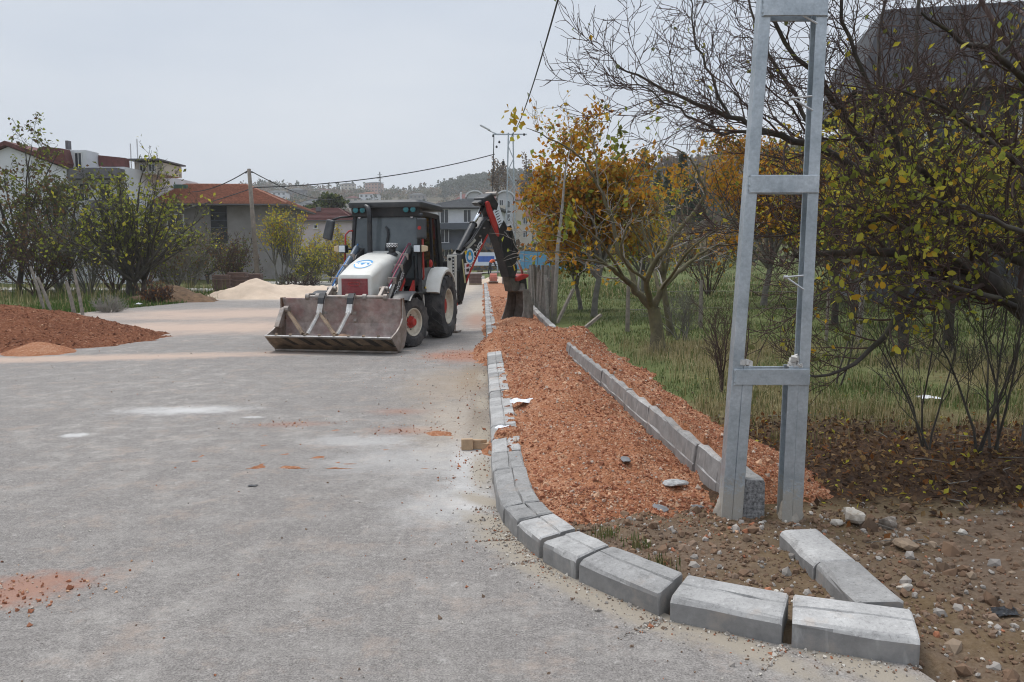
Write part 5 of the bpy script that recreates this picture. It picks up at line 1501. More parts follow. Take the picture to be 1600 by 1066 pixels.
def broad_tree(name, label, cat, group, x, y, h, spread, trunk_r, bark, leafspec, seed, stems=1, fork=.25, trop=.05, levels=4, n1=6, nn=4, ratio=.5, wig=.16, ang=.75, lean=(0, 0), z=None, tw=2, twig_bark=None, minr=.004):
    rg = np.random.default_rng(seed)
    z0 = float(ground_h(np.array([x]), np.array([y]))[0]) - .05 if z is None else z
    base = np.array((x, y, z0))
    br = []; tips = []
    for s_ in range(stems):
        off = rg.normal(0, .12 * (stems > 1), 2)
        d = unit(np.array((lean[0] + (rg.normal(0, .28) if stems > 1 else 0), lean[1] + (rg.normal(0, .28) if stems > 1 else 0), 1)))
        L = h * fork
        P, R, dd = poly(rg, base + np.array((off[0], off[1], 0)), d, L, trunk_r * (1 if stems == 1 else .7), trunk_r * (.75 if stems == 1 else .5), 5, .06, .02)
        R[0] *= 1.25
        br.append((P, R, 0))
        k = n1
        for j in range(k):
            a = 2 * pi * (j + rg.uniform(-.3, .3)) / k; el = rg.uniform(.55, 1.25) if j else 1.4
            d2 = np.array((cos(a) * cos(el) * spread, sin(a) * cos(el) * spread, sin(el)))
            t = rg.uniform(.72, 1.0); p = P[-1] * t + P[-2] * (1 - t)
            L2 = (h - L) * rg.uniform(.75, 1.05) * (.85 if j else 1.0)
            b_ = poly(rg, p, d2, L2, trunk_r * .55, trunk_r * .12, 7, wig * .6, trop)
            b_ = (b_[0], b_[1], 1); br.append(b_)
            sprout(rg, b_, br, tips, 2, levels, nn, ratio, ang, wig, trop * .8, .22, .5, minr)
    if not tips: tips = [b_[0] for b_ in br]
    return finish_tree(name, label, cat, group, base, br, tips, bark, leafspec, seed, tw, twig_bark=twig_bark)

# ---- the big half bare tree leaning in from the right, limbs set one by one
def limb(rg, pts, r0, r1, sub=4):
    W_ = np.array([A(px, py, Y) for px, py, Y in pts])
    k = len(W_); t = np.linspace(0, k - 1, (k - 1) * sub + 1)
    # Catmull-Rom through the way points
    out = []
    for u in t:
        i = min(int(u), k - 2); f = u - i
        p0 = W_[max(i - 1, 0)]; p1 = W_[i]; p2 = W_[i + 1]; p3 = W_[min(i + 2, k - 1)]
        out.append(.5 * ((2 * p1) + (-p0 + p2) * f + (2 * p0 - 5 * p1 + 4 * p2 - p3) * f * f + (-p0 + 3 * p1 - 3 * p2 + p3) * f ** 3))
    P = np.array(out) + np.concatenate([[np.zeros(3)], rg.normal(0, .012, (len(out) - 2, 3)), [np.zeros(3)]])
    return P, np.linspace(r0, r1, len(P)), 1
rg = np.random.default_rng(77)
TB = np.array((4.55, 6.5, float(ground_h(np.array([4.55]), np.array([6.5]))[0]) - .1))
trunk_pts = np.array([TB, TB + (-.02, 0, .5), TB + (-.06, -.02, 1.0), TB + (-.02, .02, 1.45), TB + (.10, .05, 2.0), TB + (.15, .15, 2.8), TB + (.0, .2, 3.8), TB + (.1, .1, 4.7), TB + (-.1, .2, 5.6)])
br = [(trunk_pts, np.array([.24, .19, .165, .155, .12, .10, .07, .04, .012]), 0)]
tips = []
sprout(rg, (trunk_pts[3:], br[0][1][3:], 0), br, tips, 2, 4, 14, .42, .8, .16, .06, .15, .4, .003, .2, .3)
LIMBS = [  # way points, start and end radius, twig count
    ([(1680, 520, 6.4), (1600, 482, 6.3), (1545, 440, 6.2), (1490, 412, 6.1), (1430, 400, 6.0), (1340, 395, 5.9), (1240, 400, 5.8)], .11, .012, 22),
    ([(1530, 432, 6.2), (1470, 445, 6.0), (1410, 492, 5.8), (1362, 545, 5.7), (1310, 580, 5.6), (1245, 582, 5.6)], .038, .006, 12),
    ([(1690, 430, 6.5), (1600, 408, 6.4), (1520, 360, 6.4), (1450, 328, 6.4), (1384, 288, 6.4), (1292, 236, 6.5), (1200, 208, 6.5), (1140, 182, 6.5), (1040, 138, 6.6), (966, 106, 6.6)], .062, .006, 34),
    ([(1292, 236, 6.5), (1240, 150, 6.7), (1190, 60, 6.8), (1160, -20, 6.9)], .022, .006, 18),
    ([(1384, 288, 6.4), (1330, 195, 6.3), (1275, 130, 6.2), (1215, 40, 6.1), (1180, -60, 6.0)], .032, .009, 20),
    ([(1200, 208, 6.5), (1130, 205, 6.4), (1060, 170, 6.4), (985, 118, 6.3)], .016, .004, 14),
    ([(1140, 182, 6.5), (1110, 120, 6.6), (1085, 60, 6.7), (1080, 0, 6.8)], .014, .005, 12),
    ([(1560, 445, 6.2), (1500, 330, 6.4), (1462, 240, 6.6), (1430, 110, 6.8), (1440, -30, 7.0)], .040, .012, 22),
    ([(1462, 240, 6.6), (1520, 140, 6.5), (1590, 50, 6.4), (1640, -40, 6.3)], .022, .008, 14),
    ([(1500, 330, 6.4), (1420, 250, 6.0), (1372, 160, 5.9), (1330, 60, 5.8), (1300, -60, 5.8)], .028, .009, 20),
    ([(1600, 420, 6.6), (1600, 280, 7.0), (1560, 150, 7.2), (1500, 20, 7.4)], .04, .012, 20),
    ([(1384, 288, 6.4), (1395, 200, 6.9), (1370, 90, 7.2), (1390, -40, 7.4)], .028, .010, 18),
    ([(1450, 328, 6.4), (1360, 345, 6.2), (1290, 350, 6.0), (1200, 370, 5.9), (1110, 360, 6.0)], .020, .004, 18),
    ([(1545, 440, 6.2), (1440, 370, 5.7), (1350, 330, 5.5), (1270, 310, 5.4)], .024, .005, 18),
    ([(1640, 300, 6.2), (1560, 230, 5.8), (1480, 170, 5.6), (1400, 140, 5.5)], .03, .006, 18),
    ([(1640, 160, 6.2), (1560, 90, 5.8), (1500, 60, 5.6), (1440, 20, 5.5)], .03, .008, 14),
    ([(1600, 482, 6.3), (1500, 450, 5.6), (1420, 430, 5.4), (1330, 440, 5.3), (1270, 470, 5.2)], .022, .004, 16),
    ([(1660, 380, 6.2), (1570, 350, 5.6), (1490, 320, 5.3), (1420, 300, 5.2)], .024, .005, 16),
]
for pts, r0, r1, n in LIMBS:
    L_ = limb(rg, pts, r0, r1); br.append(L_)
    k0 = len(br)
    sprout(rg, (L_[0], np.maximum(L_[1] * .8, .006), 1), br, tips, 2, 4, int(n * 1.25), .23, .75, .15, .06, .10, .45, .0030, .2, .24)
def keepf(P):
    a = P[:, 0] / P[:, 1]; px = 800 + 1230 * a; py = 412 - (P[:, 2] - CAMZ) / P[:, 1] * 1230
    return np.clip(sst(1180, 1420, px) * sst(90, 300, py) + .03 + .25 * sst(1500, 1600, px), 0, 1) * (py < 560)
finish_tree('overhanging_tree', 'large half bare tree with yellow green leaves reaching in from the right edge', 'tree', None, TB, br, tips, 'dark',
            (3300, .054, [LF['yellow'], LF['lime'], LF['olive'], LF['amber']], [.34, .36, .2, .1], .03, keepf), 77, 2, big_leaves=300, leaf_bend=.4, twig_bark='red')

# ---- bare many limbed tree in the grass in front of the orange tree
rg = np.random.default_rng(12)
b0 = np.array(list(G(1028, 552)[:2]) + [0.0]); b0[2] = float(ground_h(np.array([b0[0]]), np.array([b0[1]]))[0]) - .06
tp = np.array([b0, A(1027, 520, 14.25), A(1021, 482, 14.25)])
br = [(tp, np.array([.16, .12, .115]), 0)]; tips = []
D = 14.25
LIMBS2 = [
    ([(1021, 484, D), (1000, 462, D), (975, 435, D - .2), (950, 415, D - .6), (905, 385, D - 1)], .085, .012, 9),
    ([(1000, 462, D), (985, 420, D + .3), (965, 390, D + .4), (955, 340, D + .5), (935, 290, D + .5), (905, 245, D + .5), (855, 215, D + .6), (822, 200, D + .6)], .055, .005, 12),
    ([(955, 340, D + .5), (962, 325, D + .4), (990, 270, D + .2), (1020, 215, D)], .022, .005, 8),
    ([(935, 290, D + .5), (932, 250, D + .8), (925, 220, D + .9), (905, 190, D + .9)], .016, .004, 6),
    ([(1022, 482, D), (1032, 455, D), (1058, 425, D + .3), (1085, 405, D + .5), (1110, 388, D + .5), (1150, 380, D + .6)], .07, .010, 9),
    ([(1018, 480, D), (1010, 440, D - .4), (1030, 400, D - .6), (1070, 350, D - .6), (1100, 310, D - .5), (1095, 280, D - .5), (1070, 240, D - .5), (1030, 225, D - .5)], .06, .006, 12),
    ([(1100, 310, D - .5), (1103, 265, D - .4), (1112, 230, D - .3)], .014, .004, 6),
    ([(1070, 350, D - .6), (1065, 310, D - .4), (1078, 290, D - .4), (1090, 255, D - .4)], .02, .004, 6),
    ([(1030, 455, D), (1020, 410, D + .5), (1005, 360, D + .7), (1010, 330, D + .8)], .04, .006, 8),
    ([(950, 415, D - .6), (900, 400, D - 1.2), (860, 395, D - 1.4), (810, 392, D - 1.6)], .02, .003, 10),
    ([(905, 385, D - 1), (860, 365, D - 1), (820, 362, D - 1)], .012, .003, 8),
    ([(975, 435, D - .2), (940, 380, D - 1), (900, 345, D - 1.2), (860, 330, D - 1.3)], .03, .005, 10),
    ([(1032, 455, D), (1075, 395, D - 1), (1120, 360, D - 1.2), (1160, 350, D - 1.2)], .03, .005, 10),
    ([(1010, 440, D - .4), (970, 400, D - 1.1), (985, 350, D - 1.3), (1020, 340, D - 1.3)], .03, .005, 9),
]
for pts, r0, r1, n in LIMBS2:
    L_ = limb(rg, pts, r0, r1); br.append(L_)
    sprout(rg, (L_[0], np.maximum(L_[1] * .8, .008), 1), br, tips, 2, 4, max(4, int(n * .62)), .26, .8, .2, .06, .15, .45, .0042, .25, .4)
finish_tree('bare_fruit_tree', 'bare many limbed fruit tree with mossy trunk in the grass beyond the back kerb', 'tree', None, b0, br, tips, 'moss',
            (330, .11, [LF['amber'], LF['orange'], LF['lime']], [.5, .3, .2], .03, None), 12, 2, twig_bark='pale')
for q_, (px, py, Y, n_, ms) in enumerate([(804, 182, 14.8, 26, [LF['yellow'], LF['amber']]), (967, 218, 14.2, 34, [LF['lime'], LF['olive']]), (888, 340, 13.0, 26, [LF['lime'], LF['yellow']])]):
    rgq = np.random.default_rng(900 + q_); c_ = A(px, py, Y)
    leaves('leaf_cluster', c_[None] + rgq.normal(0, 1, (n_, 3)) * np.array((.08, .08, .16)) - b0, .15 * rgq.uniform(.7, 1.2, n_), ms, 910 + q_, bpy.data.objects['bare_fruit_tree'], kind='stuff', probs=[.6, .4], droop=1.2)
# second slim trunk behind it
broad_tree('slim_tree', 'slim forked dark tree just behind the bare fruit tree', 'tree', None, *[float(v) for v in G(1048, 531)[:2]], 3.4, .9, .075, 'moss', None, 21, levels=4, fork=.38, n1=4, nn=4, ang=.8, minr=.005)
# ---- orange tree
def orange(name, label, x, y, h, seed, n, mats, probs, size=.13, tr=.11, sp=.8, jit=.16, group=None, lean=(0, 0)):
    return broad_tree(name, label, 'tree', group, x, y, h, sp, tr, 'grey', (n, size, mats, probs, jit, None), seed, levels=4, fork=.22, n1=8, nn=5, ratio=.42, ang=.8, lean=lean, minr=.006, trop=.06)
orange('orange_tree', 'tall orange leaved tree behind the wooden picket fence', 2.4, 23.0, 5.4, 31, 11500, [LF['orange'], LF['amber'], LF['olive'], LF['lime'], LF['rust']], [.38, .38, .08, .10, .06], .16, .10, .5, .21)
orange('orange_tree', 'lower green and amber tree left of the tall orange tree', 2.3, 26.5, 3.9, 32, 6000, [LF['olive'], LF['amber'], LF['lime'], LF['orange']], [.36, .34, .18, .12], .16, .08, .42, .2)
orange('orange_tree', 'orange leaved tree seen left of the steel mast above the field', 8.8, 27.5, 6.4, 33, 11000, [LF['orange'], LF['amber'], LF['olive']], [.45, .35, .2], .15, .12, .75, .2)
orange('orange_tree', 'amber and brown tree seen between the legs of the steel mast', 11.2, 30, 6.2, 34, 9000, [LF['amber'], LF['olive'], LF['brown'], LF['orange']], [.35, .25, .25, .15], .16, .12, .9, .25)
orange('orange_tree', 'small yellow tree right behind the bare fruit tree', 5.6, 34, 4.6, 35, 5000, [LF['yellow'], LF['amber'], LF['lime']], [.4, .35, .25], .15, .1, .8, .2)
# ---- trees behind the overhanging tree on the right
YL = [LF['yellow'], LF['lime'], LF['olive'], LF['amber']]
for i, (x, y, h, n, lab, seed) in enumerate([(7.4, 13.3, 4.4, 2900, 'dark trunked yellowing tree standing in the field behind the overhanging limb', 41),
                                             (9.3, 12.0, 4.7, 3000, 'yellow green tree at the right edge behind the large half bare tree', 42),
                                             (7.6, 18.5, 5.3, 3000, 'yellow and rust tree in the middle of the right field', 43),
                                             (12.8, 19.0, 6.0, 3600, 'tall rusty yellow tree in front of the dark house', 44),
                                             (6.2, 12.4, 3.8, 1500, 'small olive tree between the steel mast and the yellowing tree', 45)]):
    broad_tree('field_tree', lab, 'tree', 'trees in the right field', x, y, h, 1.05, .085, 'dark', (n, .10 if y < 15 else .13, YL if i not in (2, 3) else [LF['yellow'], LF['rust'], LF['olive'], LF['amber']], [.3, .28, .26, .16] if i not in (2, 3) else [.3, .22, .26, .22], .17, None), seed, levels=4, fork=.26, n1=8, nn=5, ratio=.45, ang=.85, minr=.004, twig_bark='dark')
# ---- saplings and bare shrubs on the right
def shrub(name, label, x, y, h, seed, bark='red', stems=5, spread=.35, leaf=None, levels=3, nn=5, minr=.0025, group=None, cat='shrub', tr=.014):
    rg = np.random.default_rng(seed); z0 = float(ground_h(np.array([x]), np.array([y]))[0]) - .03
    br = []; tips = []
    for s_ in range(stems):
        a = rg.uniform(0, 6.28); d = (cos(a) * spread * rg.uniform(.3, 1.2), sin(a) * spread * rg.uniform(.3, 1.2), 1)
        P, R, dd = poly(rg, (x + rg.normal(0, .05), y + rg.normal(0, .05), z0), d, h * rg.uniform(.7, 1.1), tr, minr * 1.5, 7, .09, .03)
        br.append((P, R, 0)); sprout(rg, (P, R, 0), br, tips, 1, levels, nn, .38, .6, .13, .10, .2, .6, minr, .15, .7)
    return finish_tree(name, label, cat, group, np.array((x, y, z0)), br, tips, bark, leaf, seed, 1, sides=(6, 4, 3, 3))
shrub('bare_shrub', 'bare dark twigged shrub in the leaf litter at the right edge', 3.85, 6.25, 1.75, 51, 'dark', 6, .28, tr=.012)
shrub('bare_shrub', 'second bare twiggy shrub just left of the shrub at the right edge', 3.45, 6.45, 1.3, 52, 'dark', 4, .35, tr=.009)
shrub('bare_shrub', 'thin bare sapling in the dry grass right of the steel mast', 4.0, 9.6, 1.1, 53, 'dark', 2, .15)
shrub('bare_shrub', 'low bare bush behind the fruit tree trunk', 3.4, 15.6, .9, 54, 'grey', 9, .7)
shrub('bare_shrub', 'thin twigs standing in the grass between the mast legs', 2.55, 9.4, 1.0, 55, 'brown' if 'brown' in BARK else 'red', 5, .3)
for i, (x, y, h, lab) in enumerate([(10.5, 24, 3.2, 'dark brown thicket behind the steel mast at the end of the field'), (13.5, 25, 3.6, 'dark brown thicket behind the field trees'), (17.0, 27, 4.0, 'large dark thicket near the dark house'), (21, 26, 4.2, 'tall dark thicket at the far right'), (9.0, 36, 3.4, 'grey brown thicket farther back in the field'), (14, 17, 2.6, 'brown thicket at the right edge of the field')]):
    shrub('thicket', lab, x, y, h, 60 + i, 'red', 10, .75, (700, .13, [LF['brown'], LF['olive'], LF['amber'], LF['rust']], [.4, .3, .2, .1], .15, None), levels=3, nn=6, minr=.007, group='thickets at the end of the field', cat='thicket', tr=.03)
# ---- left side of the road
GL = [LF['lime'], LF['olive'], LF['yellow'], LF['green']]
def left_tree(name, lab, px, pyb, h, seed, n, mats, probs, size, spread, bark='dark', stems=1, tr=.12, jit=.15, Y=None, levels=4, fork=.2, cat='tree', n1=7, nn=5):
    p = G(px, pyb) if Y is None else A(px, pyb, Y)
    return broad_tree(name, lab, cat, 'trees and bushes left of the road', float(p[0]), float(p[1]), h, spread, tr, bark, (n, size, mats, probs, jit, None) if n else None, seed, stems=stems, levels=levels, fork=fork, n1=n1, nn=nn, ratio=.42, ang=.7, minr=.008, trop=.05)
left_tree('roadside_tree', 'tall half bare tree with drooping green leaves before the white house', 30, 460, 8.8, 101, 1900, [LF['olive'], LF['lime'], LF['brown']], [.5, .25, .25], .22, .75, tr=.16, jit=.1, n1=10)
left_tree('roadside_tree', 'thin half bare tree between the white house and the lime green bush', 100, 462, 7.2, 102, 1500, [LF['olive'], LF['brown'], LF['green']], [.5, .3, .2], .2, .9, stems=2)
left_tree('roadside_tree', 'lime green bushy tree with a dark multiple trunk beside the road', 213, 468, 6.0, 103, 2300, [LF['lime'], LF['olive'], LF['yellow']], [.5, .35, .15], .2, .95, stems=4, tr=.16, fork=.15, jit=.2)
left_tree('roadside_tree', 'dark bare tree with a wide V trunk near the slab stacks', 325, 445, 4.6, 104, 700, [LF['brown'], LF['amber'], LF['olive']], [.5, .2, .3], .17, 1.2, stems=2, tr=.2, fork=.18, n1=9, nn=6)
left_tree('yellow_bush', 'tall yellow leaved bush of upright stems beside the wooden pole', 440, 450, 5.3, 105, 1900, [LF['yellow'], LF['amber'], LF['lime']], [.6, .25, .15], .17, .55, 'grey', stems=7, tr=.08, fork=.3, cat='bush', n1=4, nn=4)
left_tree('yellow_bush', 'bright yellow bush in front of the pink house', 518, 425, 4.3, 106, 2000, [LF['yellow'], LF['amber']], [.7, .3], .2, 1.1, 'grey', stems=4, tr=.07, fork=.15, cat='bush', Y=60)
left_tree('yellow_bush', 'low yellow bush to the left of the bright one before the pink house', 488, 425, 2.8, 107, 900, [LF['yellow'], LF['lime'], LF['olive']], [.5, .2, .3], .2, 1.1, 'grey', stems=4, tr=.06, fork=.15, cat='bush', Y=56)
for i, (px, Y, h, lab) in enumerate([(60, 36, 3.4, 'dense olive thicket at the foot of the tall half bare tree'), (140, 37, 3.8, 'olive brown thicket behind the leaning stakes'), (180, 40, 3.6, 'olive thicket under the lime green tree'), (275, 40, 3.3, 'brown olive thicket right of the lime green tree'), (-20, 40, 4.0, 'olive thicket cut by the left edge of the photo'), (300, 50, 3.2, 'grey brown thicket under the red tiled roof'), (365, 48, 2.8, 'grey brown thicket between the V trunk and the wooden pole'), (95, 42, 4.2, 'tall olive thicket below the white gable'), (230, 45, 4.2, 'tall olive thicket before the balconies of the white house')]):
    x = (px - 800) / 1230 * Y
    shrub('thicket', lab, x, Y, h, 120 + i, 'grey' if i % 2 else 'red', 16, .8, (1100, .14, [LF['olive'], LF['brown'], LF['green'], LF['lime']], [.40, .42, .10, .08], .24, None), levels=3, nn=6, minr=.012, group='thickets left of the road', cat='thicket', tr=.035)
shrub('brush_pile', 'pile of cut dead branches beyond the pale sand heap', (468 - 800) / 1230 * 44, 44, 1.2, 140, 'red', 26, 2.2, None, levels=2, nn=6, minr=.012, cat='brush pile', tr=.03)
shrub('dry_weeds', 'reddish brown dry weeds at the foot of the lime green tree', (245 - 800) / 1230 * 31.5, 31.5, .9, 141, 'red', 30, 1.2, (400, .1, [LF['rust'], LF['brown']], [.5, .5], .1, None), levels=2, nn=5, minr=.008, cat='weeds', tr=.012)
shrub('dry_weeds', 'pale straw weeds beside the leaning wooden stakes', (170 - 800) / 1230 * 26, 26, .6, 142, 'pale', 40, 1.6, None, levels=2, nn=4, minr=.005, cat='weeds', tr=.008)
# ---- verges: low green plants
def blades(name, P, h, w, mats, probs, seed, kind='stuff', bend=.5):
    rg = np.random.default_rng(seed); n = len(P)
    a = rg.uniform(0, 2 * pi, n); hd = np.stack([np.cos(a), np.sin(a), np.zeros(n)], -1)
    s = np.stack([-np.sin(a), np.cos(a), np.zeros(n)], -1)
    h = np.asarray(h).reshape(-1, 1) * np.ones((n, 1)); bd = rg.uniform(.1, 1, (n, 1)) * bend
    ww = np.asarray(w).reshape(-1, 1) * np.ones((n, 1))
    up = np.array((0, 0, 1.0))
    V = np.empty((n, 5, 3))
    V[:, 0] = P - s * ww / 2; V[:, 1] = P + s * ww / 2
    m_ = P + up * h * .6 + hd * h * bd * .25
    V[:, 2] = m_ + s * ww * .35; V[:, 3] = m_ - s * ww * .35
    V[:, 4] = P + up * h * (1 - .35 * bd) + hd * h * bd * .8
    b = (np.arange(n) * 5)[:, None]
    Q = b + np.array([[0, 1, 2, 3]]); T = b + np.array([[3, 2, 4]])
    mi = rg.choice(len(mats), n, p=probs)
    return link(name, np_mesh(name, V.reshape(-1, 3), [Q, T], mats, [mi, mi]), None, None, None, None, kind)
GR = [leaf_mat('grass_green', (.085, .125, .035), .4, 2), leaf_mat('grass_olive', (.14, .145, .055), .4, 2), leaf_mat('grass_straw', (.30, .25, .125), .35, 3), leaf_mat('grass_pale', (.42, .36, .21), .3, 3)]
rg = np.random.default_rng(200)
N = 150000
y = 6.6 + 34 * rg.uniform(0, 1, N) ** 1.6; x = x_rk(y) + .75 + (.75 * y + 2) * rg.uniform(0, 1, N) ** .8
so, li, gr = zones(x, y)
dn = .5 + .5 * fbm(x * .9, y * .9, 14, 3)
k = (rg.uniform(0, 1, N) > np.clip(li * 1.12 + so, 0, .995)) & (rg.uniform(0, 1, N) < sst(.2, .5, dn) * .9 + .1) & (bed_raw(x, y) < ground_h(x, y) + .02)
x, y, gr, dn = x[k], y[k], gr[k], dn[k]
isg = rg.uniform(0, 1, len(x)) < gr * .85 + .12
z = ground_h(x, y) - .01
for nm, kk, h, w, mats, pr, sd in [('green_grass', isg, .075, .006, GR, [.6, .33, .05, .02], 1), ('dry_grass', ~isg, .13, .0055, GR, [.06, .34, .42, .18], 2)]:
    P = np.column_stack([x[kk], y[kk], z[kk]])
    hh = h * rg.lognormal(0, .35, len(P)) * (.6 + .8 * dn[kk]); ws = w * (1 + .06 * P[:, 1])
    blades(nm, P, hh, ws, mats, pr, 210 + sd, bend=.9 if sd == 1 else 1.0)
# tall straw tufts
tc = np.column_stack([rg.uniform(1.8, 9, 90), rg.uniform(7.5, 15, 90)])
P = np.repeat(tc, 34, 0) + rg.normal(0, .09, (90 * 34, 2)); z = ground_h(P[:, 0], P[:, 1]) - .01
kk = bed_raw(P[:, 0], P[:, 1]) < z + .02
blades('straw_tufts', np.column_stack([P, z])[kk], (.27 * rg.lognormal(0, .3, len(P)))[kk], .006, GR, [.0, .1, .5, .4], 215, bend=.9)
# verge left of the road
N = 26000
y = rg.uniform(23, 46, N); x = road_left(y) - rg.exponential(1.6, N) + .15
z = ground_h(x, y) - .02
blades('verge_grass', np.column_stack([x, y, z]), .12 * rg.lognormal(0, .45, N), .035, [leaf_mat('verge_green', (.06, .12, .022), .4, 1.5), GR[0], GR[1], GR[2]], [.5, .28, .14, .08], 216)
N = 7000
x = rg.uniform(-34, -12, N); y = rg.uniform(28, 50, N); k = x < road_left(y) - 1; x, y = x[k], y[k]
blades('wild_grass', np.column_stack([x, y, ground_h(x, y) - .02]), .4 * rg.lognormal(0, .4, len(x)), .03, GR, [.3, .4, .2, .1], 217)
# coarser meadow farther back
N = 42000
y = rg.uniform(34, 82, N); x = 1.6 + rg.uniform(0, 1, N) * (.62 * y)
dn = .5 + .5 * fbm(x * .35, y * .35, 19, 4); k = rg.uniform(0, 1, N) < sst(.25, .6, dn); x, y, dn = x[k], y[k], dn[k]
blades('meadow_grass', np.column_stack([x, y, ground_h(x, y) - .02]), (.10 + .22 * dn) * rg.lognormal(0, .4, len(x)), .045, GR, [.42, .36, .16, .06], 218, bend=.9)
# tufts at the corner
for i, (px, py) in enumerate([(945, 832), (1000, 845), (1035, 880), (1240, 690), (1170, 620), (1140, 600)]):
    p = G(px, py, .06); n = 60 if i < 3 else 120
    q = np.column_stack([rg.normal(p[0], .04 if i < 3 else .12, n), rg.normal(p[1], .04 if i < 3 else .15, n)])
    blades('grass_tuft', np.column_stack([q, ground_h(q[:, 0], q[:, 1])]), .06 if i < 3 else .12, .006, GR, [.4, .4, .15, .05], 220 + i)
# leaf litter
N = 38000
y = 4.3 + 6.5 * rg.uniform(0, 1, N); x = 1.75 + 7 * rg.uniform(0, 1, N)
so, li, gr = zones(x, y)
k = (rg.uniform(0, 1, N) < li * .97 + .03 + .05 * so) & (x > x_rk(np.maximum(y, 4.7)) + .55)
P = np.column_stack([x[k], y[k], ground_h(x[k], y[k]) + .006])
leaves('fallen_leaves', P, rg.uniform(.025, .065, len(P)), [LF['brown'], leaf_mat('leaf_dead', (.065, .038, .024)), LF['rust'], leaf_mat('leaf_tan', (.30, .19, .08)), LF['yellow']], 230, probs=[.34, .34, .09, .19, .04], up=2.5)
# twigs on the ground
mbt = MB()
for i in range(60):
    x, y = rg.uniform(2, 5.5), rg.uniform(4.2, 8.5); a = rg.uniform(0, 6.28); L = rg.uniform(.08, .4)
    z = float(ground_h(np.array([x]), np.array([y]))[0]) + .012
    mbt.tube([(x, y, z), (x + L * .5 * cos(a), y + L * .5 * sin(a), z + .015), (x + L * cos(a + .3), y + L * sin(a + .3), z + .004)], [.004, .003, .002], 4)
mbt.build('fallen_twigs', BARK['grey'], None, kind='stuff')
# ================================================================== HEAPS left of the road
def heap(name, label, cx, cy, rx, ry, hf, mats, res=.12, group=None, cat='heap'):
    xs = np.arange(-rx, rx + res, res); ys = np.arange(-ry, ry + res, res)
    X, Y = np.meshgrid(xs, ys); Z = hf(X + cx, Y + cy)
    V = np.stack([X, Y, Z], -1).reshape(-1, 3); nx = len(xs)
    i = np.arange(nx - 1)[None] + (np.arange(len(ys) - 1) * nx)[:, None]
    F = np.stack([i, i + 1, i + 1 + nx, i + nx], -1).reshape(-1, 4)
    K = (Z > -.02).reshape(-1); F = F[K[F].any(1)]
    u = np.unique(F); mp = np.zeros(len(V), int); mp[u] = np.arange(len(u))
    o = link(name, np_mesh(name, V[u], [mp[F]], mats, None, True), None, label, cat, group)
    o.location = (cx, cy, 0)
    return o
def cone(x, y, cx, cy, h, r, sx=1.0): return h * (1 - np.sqrt(((x - cx) / sx) ** 2 + (y - cy) ** 2 + .05) / r)
def smax(*a): 
    k = 9.0
    return np.log(sum(np.exp(k * np.clip(q, -1.5, 5)) for q in a)) / k
def red_h(x, y):
    z = smax(cone(x, y, -10.6, 16.4, .86, 2.7, 1.15), cone(x, y, -9.6, 16.8, .66, 1.75, .95), cone(x, y, -12.8, 16.8, .86, 3.2, 1.3), cone(x, y, -8.75, 16.95, .24, .9, .9)) - .02
    return np.minimum(z, 2) + .07 * fbm(x * 2.2, y * 2.2, 51, 4) + .03 * fbm(x * 9, y * 9, 52, 2) - .03
m, nt, b = base_mat('dark_red_gravel', .95, 0, .15)
P = posco(nt)
vo = nt.nodes.new('ShaderNodeTexVoronoi'); vo.inputs['Scale'].default_value = 30; nt.links.new(P, vo.inputs['Vector'])
vs = nt.nodes.new('ShaderNodeSeparateColor'); nt.links.new(vo.outputs['Color'], vs.inputs[0])
c = ramp(nt, vs.outputs[0], [(0, (.10, .036, .018)), (.5, (.18, .066, .033)), (.9, (.25, .105, .057)), (1, (.38, .22, .14))])
c = mixc(nt, .5, c, ramp(nt, noise_node(nt, P, 1.3, 7, .7), [(.3, (.11, .04, .02)), (.7, (.23, .095, .048))]))
nt.links.new(c, b.inputs['Base Color']); bump(nt, b, mth(nt, 'SUBTRACT', 1.0, vo.outputs['Distance']), .9, .03)
hp_ = heap('gravel_heap', 'long dark red heap of gravel at the left edge of the road', -12.0, 16.6, 5.5, 4.0, red_h, [m], .08)
rg = np.random.default_rng(61)
x = rg.uniform(-16, -7.2, 16000); y = rg.uniform(13, 20, 16000); z = red_h(x, y); k = z > .0
pebbles('gravel', np.column_stack([x, y, z])[k] - np.array((-12.0, 16.6, 0)), np.clip(rg.lognormal(-4.35, .45, k.sum()), .007, .05), [mat('stone_dark_red', (.16, .06, .03), .95, var=.3), PEB[1], PEB[0], PEB[2]], 62, parent=hp_, probs=[.66, .22, .08, .04])
def small_h(x, y): return cone(x, y, *[float(v) for v in G(62, 551)[:2]], .30, .70, 1.0) + .03 * fbm(x * 6, y * 6, 55) - .02
q = G(62, 551)
heap('gravel_heap', 'small paler heap of fine gravel in front of the long dark red heap', float(q[0]), float(q[1]), 1.2, 1.2, small_h, [M_GRAVEL], .06)
M_SAND = mat('pale_sand', (.58, .46, .35), .95, var=.14, scale=1.3, bmp=.5, bscale=14, dirt=(.50, .37, .27), dirt_amt=.5, dscale=.8)
def sand_h(x, y):
    z = smax(cone(x, y, (398 - 800) / 1230 * 37, 37.0, 1.02, 1.9, 1.25), cone(x, y, (415 - 800) / 1230 * 38, 38.0, .85, 2.2, 1.3), cone(x, y, -9.6, 38.5, .66, 2.6, 2.1), cone(x, y, -7.6, 38.5, .60, 2.4, 1.7))
    return z + .16 * fbm(x * 1.3, y * 1.3, 57, 5) + .04 * fbm(x * 6, y * 6, 56, 3) - .06
heap('sand_heap', 'pale cream heap of sand behind the front bucket of the loader', -9.6, 38, 6.0, 4.2, sand_h, [M_SAND], .12)
